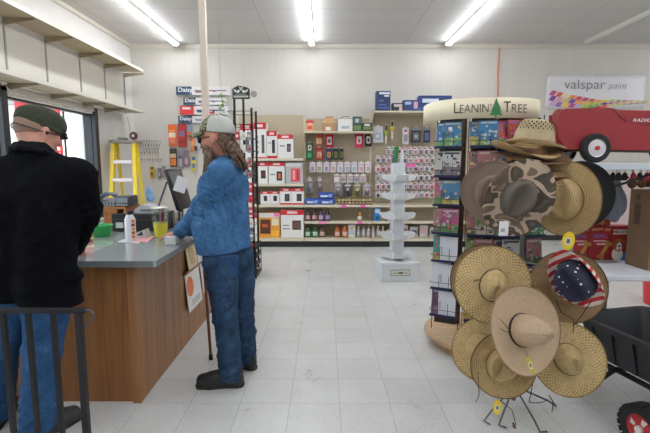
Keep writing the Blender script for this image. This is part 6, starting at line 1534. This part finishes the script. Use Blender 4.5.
# ================================================================== PEOPLE
M_skin = mat('skin_tanned', '#b98069', .55, var=.08, vscale=14, bump=.05); M_skin2 = mat('skin_pink', '#c08a78', .5, var=.08, vscale=14, bump=.05)
M_shirt = m_denim('denim_shirt_blue', '#2a4a6d', '#416a94', '#6389b0'); M_jean1 = m_denim('denim_jeans_dark', '#1b2a3d', '#2d455f', '#4c6784', 1.4); M_jean2 = m_denim('denim_jeans_mid', '#1f3b5e', '#315781', '#5278a2', 1.2)
M_jack = mat('black_jacket_cloth', '#0b0c11', .95, bump=.25, bscale=25, spec=.08)
M_shoe = mat('black_leather', '#1c1a1a', .4, var=.1); M_sole = mat('dark_sole', '#26211e', .7); M_sneak = mat('grey_black_sneaker', '#35363a', .7, var=.2, vscale=40)
V3 = Vector
def folds(amp, centers=(), base=.0015, seed=0, hem=None):
    rs = np.random.RandomState(seed); ks = rs.normal(0, 1, (6, 3)); ks[:, 2] *= 1.4
    def f(Vx, hem=hem):
        w = Vx+.03*np.sin(Vx[:, [1, 2, 0]]*13+seed)
        d = np.zeros(len(Vx))
        for i, kk in enumerate(ks):
            fr = 28+14*i; u = (w@(kk/np.linalg.norm(kk)))*fr
            d += (1-np.abs(np.sin(u)))**2*(.6 if i < 3 else .3)
        d = d-d.mean()
        a = np.full(len(Vx), base)
        for c_, r, am in centers:
            a += am*np.exp(-((Vx-np.array(c_))**2).sum(1)/(2*r*r))
        if hem is not None: a = a*np.clip((Vx[:, 2]-hem-.004)/.03, 0, 1)
        return d*a*amp
    return f
def limb(S, pts, rs, k=.03):
    for i in range(len(pts)-1): S.cone(tuple(pts[i]), tuple(pts[i+1]), rs[i], rs[i+1], k)
def person(name, label, J, skin, base):
    t = thing(name, label, 'person', base)
    S = SDF(.03); lat = J['lat']
    head_prims(S, J['headM'])
    hm = J['headM']
    limb(S, [hm @ V3((0, -.025, -.03)), J['neck']], [.06, .062])
    limb(S, [J['neck'], J['chest']], [.06, .10])
    for sg, sh in ((1, J['shL']), (-1, J['shR'])):
        limb(S, [J['neck']-V3((0, 0, .03)), sh], [.05, .05]); limb(S, [J['chest']+lat*.07*sg, J['waist']+lat*.06*sg, J['pelvis']+lat*.065*sg], [.105, .1, .11])
    for a in 'LR':
        limb(S, [J['sh'+a], J['el'+a], J['wr'+a]], [.05, .041, .028])
        limb(S, [J['hip'+a], J['kn'+a], J['an'+a]], [.085, .056, .04])
        limb(S, [J['an'+a]+V3((0, 0, -.02)), J['toe'+a]*.7+J['an'+a]*.3-V3((0, 0, .035)), J['toe'+a]], [.036, .032, .024], .015)
        hand_prims(S, *J['hand'+a])
    body = S.build('body', skin, t, h=.0052)
    for sx in (-1, 1):
        e = MB(); e.ball(hm @ V3((sx*.032, .0835, -.002)), .0105, 0, 8); e.ball(hm @ V3((sx*.032, .0905, -.002)), .0052, 1, 6); e.build('eye', [C('#e6e0da', .2), C('#3a2c24', .2)], t, smooth=True)
        e = MB(); e.tube([hm @ V3((sx*.018, .097, .026)), hm @ V3((sx*.034, .095, .031)), hm @ V3((sx*.048, .086, .026))], [.003, .0045, .002], 6); e.build('eyebrow', C('#6c5a4a', .9), t, smooth=True)
    return t
# ---------------------------------------------------- man in denim
th = math.radians(25); latD = V3((-math.sin(th), -math.cos(th), 0))     # toward his left shoulder (camera side)
fD = V3((-math.cos(th), math.sin(th), 0))
Hc = at(216.5, 139, 2.92); HM = frame(Hc, (-.95, .24, -.10), (-.04, 0, 1))
J = dict(lat=latD, headM=HM, neck=at(227, 160, 2.94), chest=at(224, 186, 2.92), waist=at(221.5, 228, 2.9), pelvis=at(226.5, 257, 2.87))
J['shL'] = at(221, 173, 2.75); J['shR'] = at(231, 168, 3.10)
J['elL'] = at(205, 207, 2.76); hd = onz(173, 238.5, .932); J['wrL'] = hd+V3((.05, -.0, .045))
J['elR'] = at(200, 205, 3.2); hr = onz(183, 236, .925); J['wrR'] = hr+V3((.06, -.02, .04))
J['hipL'] = J['pelvis']+latD*.10; J['hipR'] = J['pelvis']-latD*.10
J['knL'] = at(225, 314, 2.74); J['anL'] = at(231, 377, 2.71); J['knR'] = at(242, 308, 2.93); J['anR'] = at(246, 361, 2.97)
aL = onz(233, 385, .09) ; 
J['anL'] = V3((J['anL'].x, J['anL'].y, .10)); J['anR'] = V3((J['anR'].x, J['anR'].y, .10))
J['toeL'] = J['anL']+V3((-.175, -.01, -.062)); J['toeR'] = J['anR']+V3((-.16, .07, -.062))
J['handL'] = (J['wrL'], V3((-1, .0, -.26)), V3((-.2, -.15, 1)), 1, .18); J['handR'] = (J['wrR'], V3((-1, .05, -.26)), V3((-.2, 0, 1)), -1, .2)
pd = person('person', 'long haired bearded man in denim shirt, jeans and mesh cap leaning on the counter', J, M_skin, (J['pelvis'].x, J['pelvis'].y, 0))
S = SDF(.035)
limb(S, [J['neck']+V3((.012, 0, -.018)), J['chest']], [.085, .13])
for sg, sh in ((1, J['shL']), (-1, J['shR'])):
    limb(S, [J['neck']-V3((0, 0, .04)), sh], [.075, .078])
    limb(S, [J['chest']+latD*.085*sg+V3((.004, 0, 0)), J['waist']+latD*.075*sg+V3((.002, 0, .06)), J['waist']+latD*.07*sg, J['pelvis']+latD*.07*sg+V3((0, 0, -.03))], [.116, .132, .137, .136])
hem = at(226, 250, 2.87).z
S.cut((J['pelvis'].x, 0, hem), (0.05, 0, -1))
cuf = J['wrL']+(J['elL']-J['wrL'])*.04
limb(S, [J['shL'], J['elL'], J['wrL']+(J['elL']-J['wrL'])*.06], [.088, .070, .05], .012); limb(S, [J['shR'], J['elR'], J['wrR']+(J['elR']-J['wrR'])*.06], [.08, .066, .05], .012)
sh = S.build('denim_shirt', M_shirt, pd, h=.006, disp=folds(1.0, [(tuple(J['elL']), .09, .013), (tuple((J['shL']+J['elL'])/2), .12, .003), (tuple(J['waist']), .14, .007), (tuple(J['wrL']+V3((.05, 0, .03))), .06, .005), (tuple(J['chest']+latD*.15), .1, .004)], .0034, 3, hem+.01))
S = SDF(.012); 
nk = J['neck']+V3((-.0, 0, .0)); ringp = [nk+fD*.062*math.cos(i*PI/5)+latD*.068*math.sin(i*PI/5)+V3((0, 0, -.01+.012*math.cos(i*PI/5)*-1)) for i in range(11)]
for i in range(10): S.cone(tuple(ringp[i]), tuple(ringp[i+1]), .02, .02)
S.build('shirt_collar', M_shirt, sh, h=.006)
for w, e in (('wrL', 'elL'), ('wrR', 'elR')):
    p = J[w]+(J[e]-J[w])*.05; d = (J[w]-J[e]).normalized()
    MB().tube([p-d*.035, p+d*.022], [.052, .050], 18).build('shirt_cuff', M_shirt, sh, smooth=True)
# yoke and shoulder seams
M_seam = mat('dark_blue_stitch', '#24405f', .8)
bk = -fD
def onb(u, z, r=.157): return J['chest']+latD*u+bk*math.sqrt(max(0, r*r-max(0, abs(u)-.085)**2))*1.0+V3((.012, 0, z))
M_seam = mat('dark_blue_stitch', '#1f3a5c', .8)
sL = J['shL']; aL = (J['elL']-sL).normalized(); e1 = aL.cross(V3((0, 1, 0))).normalized(); e2 = aL.cross(e1)
seam(sh, [sL+aL*.035+e1*.09*math.cos(2*PI*i/12)+e2*.09*math.sin(2*PI*i/12) for i in range(7, 15)], .0022, M_seam, 'armhole_seam')
pc_ = J['pelvis']; seam(sh, [V3((pc_.x, pc_.y, hem+.022))+latD*.3*math.cos(a)+fD*.3*math.sin(a) for a in [2*PI*i/24 for i in range(25)]], .002, M_seam, 'hem_stitch', sub_=2)
seam(sh, [V3((J['chest'].x, J['chest'].y, 0))+latD*.25+fD*.0+bk*.02+V3((0, 0, z)) for z in np.linspace(hem+.01, J['chest'].z-.08, 5)], .002, M_seam, 'side_seam')
q = at(214.6, 243, 2.72); MB().box((q.x-.006, q.y-.004, q.z-.02), (q.x+.006, q.y, q.z+.02)).build('red_hem_tab', C('#b8344c'), sh)
# jeans
S = SDF(.03)
for sg in (1, -1): limb(S, [J['pelvis']+latD*.075*sg+V3((0, 0, .06)), J['pelvis']+latD*.07*sg+V3((.01, 0, -.02))], [.108, .116])
for a in 'LR':
    kn, an = J['kn'+a], J['an'+a]
    limb(S, [J['hip'+a]+V3((.018, 0, -.01)), J['hip'+a].lerp(kn, .5)+V3((.014, 0, 0)), kn, kn.lerp(an, .5)+V3((.004, 0, 0)), V3((an.x, an.y, .085))], [.108, .096, .082, .075, .077], .02)
S.cut((0, 0, .052), (0, 0, -1)); S.cut((0, 0, J['pelvis'].z+.14), (0, 0, 1))
jn = S.build('jeans', M_jean1, pd, h=.0075, disp=folds(1.0, [(tuple(J['knL']), .09, .008), (tuple(J['knR']), .09, .008), (tuple(J['anL']+V3((0, 0, .06))), .09, .013), (tuple(J['anR']+V3((0, 0, .06))), .09, .013), (tuple(J['hipL']+V3((-.05, 0, -.08))), .07, .005)], .0028, 5))
seam(jn, [J['hipL']+latD*.3+V3((0, 0, -.0)), J['hipL'].lerp(J['knL'], .5)+latD*.3, J['knL']+latD*.3, J['knL'].lerp(J['anL'], .5)+latD*.3, J['anL']+latD*.3], .0022, mat('jeans_stitch', '#16263a', .8), 'side_seam', sub_=6)
for w_, zz_ in (('anL', .062), ('anR', .062)):
    an = J[w_]; seam(jn, [V3((an.x+.15*math.cos(2*PI*i/16), an.y+.15*math.sin(2*PI*i/16), zz_+.008)) for i in range(17)], .0018, MATS['jeans_stitch'], 'hem_stitch', sub_=2)
pk = J['pelvis']+latD*.112+bk*.098+V3((0, 0, -.03)); nrm = (latD*.62+bk*.8).normalized(); rt = nrm.cross(V3((0, 0, 1))).normalized()
s = MB(); s.poly([pk+nrm*.03+rt*x+V3((0, 0, z)) for x, z in ((-.065, .07), (.065, .07), (.06, -.05), (0, -.08), (-.06, -.05))], nrm*-.03); s.build('back_pocket', m_denim('denim_pocket', '#1a2e4a', '#2a476c', '#3e5c84', 1.2), jn)
def shoe(parent, an, toe, m, ms, nm, w=1.0):
    S = SDF(.018); d = (toe-an); d.z = 0; L = .30; d.normalize(); sd = V3((-d.y, d.x, 0))
    heel = V3((an.x, an.y, 0))-d*.065
    p = lambda f, s_, z: tuple(heel+d*L*f+sd*s_+V3((0, 0, z)))
    S.cone(p(.08, 0, .05), p(.1, 0, .105), .042, .04); S.cone(p(.1, 0, .105), p(.3, 0, .095), .04, .042); S.cone(p(.3, 0, .085), p(.62, 0, .058), .045, .046); S.cone(p(.62, .004, .052), p(.82, 0, .046), .048, .044); S.cone(p(.1, 0, .04), p(.7, 0, .04), .04, .044)
    S.cut((0, 0, .018), (0, 0, -1))
    o = S.build(nm, m, parent, h=.005)
    S = SDF(.01)
    for f0, f1, r0, r1, of in ((.06, .35, .042, .038, 0), (.35, .65, .038, .05, 0), (.65, .84, .05, .044, .002)): S.cone(p(f0, 0, .012), p(f1, of, .012), r0, r1)
    S.cut((0, 0, .001), (0, 0, -1)); S.cut((0, 0, .026), (0, 0, 1)); S.build('shoe_sole', ms, o, h=.005)
    s = MB()
    for q_ in range(4):
        f = .34+.08*q_; z = .132-.012*q_; s.tube([p(f, -.028, z-.014), p(f+.01, 0, z), p(f+.03, .028, z-.014)], .0028, 5)
    s.build('laces', C('#141414', .7), o, smooth=True)
shoe(pd, J['anL'], J['toeL'], M_shoe, M_sole, 'shoe'); shoe(pd, J['anR'], J['toeR'], M_shoe, M_sole, 'shoe')
# cap
def hp(M, x, y, z): return tuple((M @ V3((x, y, z)))[:3])
CM = HM @ Matrix.Translation((0, .004, .004)) @ Matrix.Rotation(math.radians(7), 4, 'X')
S = SDF(.01); S.ell(hp(CM, 0, -.012, .050), (.090, .122, .104), R3(CM)); nn = (CM.to_3x3() @ V3((0, .06, -1))); S.cut(hp(CM, 0, 0, .040), tuple(nn))
inv = np.array(CM.inverted())
def capmi(Cn):
    l = Cn@inv[:3, :3].T+inv[:3, 3]; return np.where(l[:, 1] > .018, 0, 1)
M_capcamo = m_camo('green_camo_cap', ['#4a4c38', '#3a3c2e', '#8a8a6c', '#5c5c44', '#6c6850'], 26); g = NT('grey_cap_mesh', .8); wv = g.n('ShaderNodeTexVoronoi', i_Scale=220.0, i_Randomness=.1); g.l(g.tc.outputs['Object'], wv.inputs['Vector']); g.color(g.ramp(wv.outputs['Distance'], [(.2, '#8f908a'), (.5, '#bcbdb8')])); M_mesh = g.m
cp = S.build('cap', [M_capcamo, M_mesh], pd, h=.005, mi_fn=capmi)
s = MB(); vs = []; nu, nv = 14, 7
for iv in range(nv+1):
    for iu in range(nu+1):
        a = math.radians(-62+124*iu/nu); f = iv/nv; r0 = .100; x = math.sin(a)*(.088-.004*f); y = math.cos(a)*.10+(.105*f*math.cos(a*.95)**.7 if math.cos(a*.95) > 0 else 0)
        z = .050-.022*(abs(math.sin(a))**2)-.030*f; vs.append(hp(CM, x, y, z))
s.add(vs, [(iv*(nu+1)+iu, iv*(nu+1)+iu+1, (iv+1)*(nu+1)+iu+1, (iv+1)*(nu+1)+iu) for iv in range(nv) for iu in range(nu)])
vo_ = s.build('cap_visor', M_capcamo, cp, smooth=True); md = vo_.modifiers.new('t', 'SOLIDIFY'); md.thickness = .004
s = MB(); s.add([tuple(V3(v)-CM.to_3x3() @ V3((0, 0, .0055))) for v in vs], [(iv*(nu+1)+iu, (iv+1)*(nu+1)+iu, (iv+1)*(nu+1)+iu+1, iv*(nu+1)+iu+1) for iv in range(nv) for iu in range(nu)]); s.build('visor_underside', C('#17181a', .7), cp, smooth=True)
MB().ball(hp(CM, 0, -.012, .155), .006, 0, 6).build('cap_button', M_capcamo, cp, smooth=True)
# sunglasses side and frame under the visor
s = MB()
for sx in (-1, 1):
    s.tube([hp(HM, sx*.082, .0, .012), hp(HM, sx*.074, .06, .010), hp(HM, sx*.062, .098, .006)], .003, 6)
    s.bbox((sx*.036-.026, .100, -.018), (sx*.036+.026, .106, .016), .002, 0, HM)
s.tube([hp(HM, -.012, .112, .006), hp(HM, .012, .112, .006)], .003, 6); s.build('glasses', C('#1a1a1c', .15), pd, smooth=True)
# beard and hair
M_beard = mat('grey_brown_beard', '#8b7563', .9, col2='#4e3d30', vscale=60, bump=.8, bscale=90); M_hair = mat('brown_blond_hair', '#7c6450', .9, col2='#3a2b20', vscale=50, bump=.8, bscale=90)
def strands(S, M, roots, d0, d1, r, rs, nseg=4, L=.2, wob=.02):
    for x, y, z in roots:
        p = M @ V3((x, y, z)); dr = V3(d0).lerp(V3(d1), rs.random()); prev = p; rr = r*rs.uniform(.7, 1.2); l_ = L*rs.uniform(.75, 1.1)
        for i in range(nseg):
            nx = prev+dr.normalized()*l_/nseg+V3((rs.uniform(-wob, wob), rs.uniform(-wob, wob), 0)); S.cone(tuple(prev), tuple(nx), rr*(1-.7*i/nseg), rr*(1-.7*(i+1)/nseg), .008); prev = nx; dr = dr+V3((0, 0, -.15))
rs = random.Random(4)
S = SDF(.015)
roots = [(x, y, z) for x in (-.062, -.05, -.035, -.018, 0, .018, .035, .05, .062) for y, z in ((.035 if abs(x) > .045 else .075, -.055), (.05, -.09), (.02 if abs(x) > .045 else .06, -.07))]
strands(S, HM, roots, (-.06, .0, -1), (.06, -.03, -1), .013, rs, 4, .23, .008)
S.cone(hp(HM, -.05, .05, -.05), hp(HM, 0, .088, -.078), .018, .02); S.cone(hp(HM, .05, .05, -.05), hp(HM, 0, .088, -.078), .018, .02); S.cone(hp(HM, -.03, .096, -.045), hp(HM, .03, .096, -.045), .010, .010)
S.build('beard', M_beard, pd, h=.005, disp=lambda V: .004*np.sin(V[:, 0]*190+V[:, 1]*210+3*np.sin(V[:, 2]*14)))
S = SDF(.012)
S.ell(hp(HM, 0, -.06, -.005), (.076, .056, .066), R3(HM)); roots = [(x, y, z) for x in (-.06, -.04, -.02, .0, .02, .04, .06) for y, z in ((-.09, -.01), (-.08, -.04), (-.095, -.03))]
strands(S, HM, roots, (.42, -.02, -1), (.95, .0, -1), .016, rs, 5, .21, .006)
for sx in (-1, 1): strands(S, HM, [(sx*.074, -.05, -.02), (sx*.074, -.06, -.035), (sx*.07, -.07, -.03)], (.5, -.0, -1), (.8, .0, -1), .010, rs, 4, .13, .005)
S.build('long_hair', M_hair, pd, h=.005, disp=lambda V: .004*np.sin(V[:, 0]*180+V[:, 1]*220+3*np.sin(V[:, 2]*16)))
# ---------------------------------------------------- man in black jacket
latB = V3((-.985, .17, 0)); fB = V3((.17, .985, 0))
Hc = at(38, 133, 2.22); HB_ = frame(Hc, (.42, .86, -.26), (.10, .22, 1))
JB = dict(lat=latB, headM=HB_, neck=at(36, 157, 2.15), chest=at(36, 190, 2.13), waist=at(34, 245, 2.12), pelvis=at(33, 285, 2.14))
JB['shL'] = at(-8, 179, 2.15); JB['shR'] = at(76, 178, 2.12); JB['elL'] = at(-28, 226, 2.24); JB['elR'] = at(84, 212, 2.22)
JB['wrR'] = V3((-1.46, 2.47, .955)); JB['wrL'] = V3((-1.74, 2.47, .955))
JB['handR'] = (JB['wrR'], V3((-.3, 1, -.25)), V3((0, .2, 1)), -1, .3); JB['handL'] = (JB['wrL'], V3((.3, 1, -.25)), V3((0, .2, 1)), 1, .3)
JB['hipR'] = JB['pelvis']-latB*.095; JB['hipL'] = JB['pelvis']+latB*.095
fr = onz(39, 437, 0); fl_ = onz(-2, 425, 0)
JB['knR'] = at(43, 348, 2.17); JB['anR'] = V3((fr.x+.005, fr.y-.01, .1)); JB['toeR'] = JB['anR']+V3((.085, .145, -.062))
JB['knL'] = at(0, 345, 2.19); JB['anL'] = V3((fl_.x, fl_.y-.01, .1)); JB['toeL'] = JB['anL']+V3((-.05, .165, -.062))
pb_ = person('person', 'man in black jacket and dark green cap seen from behind at the counter', JB, M_skin2, (JB['pelvis'].x, JB['pelvis'].y, 0))
S = SDF(.035)
limb(S, [JB['neck']-V3((0, 0, .0)), JB['chest']], [.082, .14])
for sg, sh in ((1, JB['shL']), (-1, JB['shR'])):
    limb(S, [JB['neck']-V3((0, 0, .02)), sh], [.072, .088])
    limb(S, [JB['chest']+latB*.095*sg, JB['waist']+latB*.07*sg, JB['pelvis']+latB*.085*sg+V3((0, 0, .02)), JB['pelvis']+latB*.10*sg+V3((0, 0, -.10))], [.138, .128, .138, .144])
S.cone(tuple(JB['waist']-latB*.08-V3((0, 0, .05))), tuple(at(76, 275, 2.10)), .06, .035); S.cut((JB['pelvis'].x, 0, at(33, 304, 2.05).z), (-.12, 0, -1))
limb(S, [JB['shR'], JB['elR'], JB['wrR'].lerp(JB['elR'], .1)], [.094, .078, .055]); limb(S, [JB['shL'], JB['elL'], JB['wrL'].lerp(JB['elL'], .1)], [.094, .078, .055])
jk = S.build('black_jacket', M_jack, pb_, h=.0085, disp=folds(1.2, [(tuple(JB['elR']), .1, .006), (tuple(JB['waist']), .2, .005), (tuple(JB['chest']), .15, .003)], .003, 8, at(33, 304, 2.05).z+.04))
S = SDF(.012); nk = JB['neck']+V3((0, 0, .028))
rp = [nk+fB*.076*math.cos(i*PI/6)+latB*.086*math.sin(i*PI/6)+V3((0, 0, -.034*math.cos(i*PI/6))) for i in range(13)]
for i in range(12): S.cone(tuple(rp[i]), tuple(rp[i+1]), .013, .013); S.cone(tuple(rp[i]+(rp[i]-nk)*.22-V3((0, 0, .026))), tuple(rp[i+1]+(rp[i+1]-nk)*.22-V3((0, 0, .026))), .013, .013)
S.build('jacket_collar', mat('jacket_collar_cloth', '#0e1018', .9, spec=.15), jk, h=.006)
S = SDF(.03)
for sg in (1, -1): limb(S, [JB['pelvis']+latB*.07*sg+V3((0, 0, .06)), JB['pelvis']+latB*.07*sg+V3((0, 0, -.03))], [.118, .122])
for a in 'LR':
    kn, an = JB['kn'+a], JB['an'+a]
    limb(S, [JB['hip'+a]-V3((0, 0, .01)), JB['hip'+a].lerp(kn, .5), kn, kn.lerp(an, .5), V3((an.x, an.y, .085))], [.115, .102, .09, .085, .086], .018)
S.cut((0, 0, .05), (0, 0, -1))
S.build('jeans', M_jean2, pb_, h=.0075, disp=folds(1.0, [(tuple(JB['knL']), .1, .005), (tuple(JB['knR']), .1, .005), (tuple(JB['anR']+V3((0, 0, .08))), .1, .009), (tuple(JB['anL']+V3((0, 0, .08))), .1, .009)], .003, 11))
shoe(pb_, JB['anR'], JB['toeR'], M_sneak, M_sole, 'shoe'); shoe(pb_, JB['anL'], JB['toeL'], M_sneak, M_sole, 'shoe')
M_fcap = mat('dark_green_tweed', '#343a2c', .95, var=.25, vscale=120, bump=.3, bscale=200)
S = SDF(.02); S.ell(hp(HB_, -.004, .010, .070), (.092, .118, .068), R3(HB_)); S.ell(hp(HB_, 0, -.03, .058), (.085, .085, .070), R3(HB_)); S.ell(hp(HB_, 0, .065, .045), (.080, .055, .04), R3(HB_)); S.cone(hp(HB_, .05, -.02, .02), hp(HB_, .07, .06, -.005), .03, .025)
S.cut(hp(HB_, 0, -.09, .018), tuple(HB_.to_3x3() @ V3((0, -.02, -1))))
fc = S.build('flat_cap', M_fcap, pb_, h=.006, disp=folds(.8, [(hp(HB_, 0, 0, .1), .1, .003)], .001, 2))
S = SDF(.01); S.cone(hp(HB_, -.05, .105, .024), hp(HB_, .05, .105, .024), .012, .012); S.cone(hp(HB_, -.035, .125, .014), hp(HB_, .035, .125, .014), .009, .009); S.build('cap_peak', M_fcap, fc, h=.005)
S = SDF(.01); S.ell(hp(HB_, 0, -.014, .026), (.0815, .1015, .094), R3(HB_)); S.cut(hp(HB_, 0, 0, -.022), tuple(HB_.to_3x3() @ V3((0, .5, -1)))); S.cut(hp(HB_, 0, .03, 0), tuple(HB_.to_3x3() @ V3((0, 1, 0))))
S.build('cropped_hair', mat('cropped_grey_hair', '#8e7466', .9, var=.15, vscale=120), pb_, h=.005)
s = MB(); s.tube([hp(HB_, .088*math.sin(a), -.014-.104*math.cos(a), .012-.018*abs(math.sin(a))) for a in [(-1.45+2.9*i/24) for i in range(25)]], .0028, 6)
s.tube([hp(HB_, .087, .0, .0), hp(HB_, .08, .07, .004)], .003, 6); s.tube([hp(HB_, -.087, .0, .0), hp(HB_, -.08, .07, .004)], .003, 6); s.ball(hp(HB_, .09, -.008, -.006), .009, 0, 6)
s.build('glasses_strap', C('#1c1618', .6), pb_, smooth=True)
# ================================================================== CAMERA, SKY, OUTPUT LOOK
cam = bpy.data.cameras.new('camera'); co = bpy.data.objects.new('camera', cam); COL.objects.link(co)
cam.sensor_width = 36; cam.lens = CF/650*36; cam.clip_start = .05; cam.clip_end = 300
co.location = (0, 0, CH); co.rotation_euler = (PI/2-CP, 0, 0); SC.camera = co
w = bpy.data.worlds.new('overcast_sky'); SC.world = w; w.use_nodes = True
bg = w.node_tree.nodes['Background']; bg.inputs[0].default_value = (.86, .93, 1.0, 1); bg.inputs[1].default_value = 4.5
SC.view_settings.view_transform = 'Standard'; SC.view_settings.look = 'None'; SC.view_settings.gamma = 1; SC.view_settings.use_curve_mapping = False
SC.view_settings.exposure = -0.12
SC.cycles.use_denoising = True; SC.cycles.max_bounces = 8; SC.cycles.diffuse_bounces = 5; SC.cycles.transparent_max_bounces = 12; SC.cycles.sample_clamp_indirect = 6
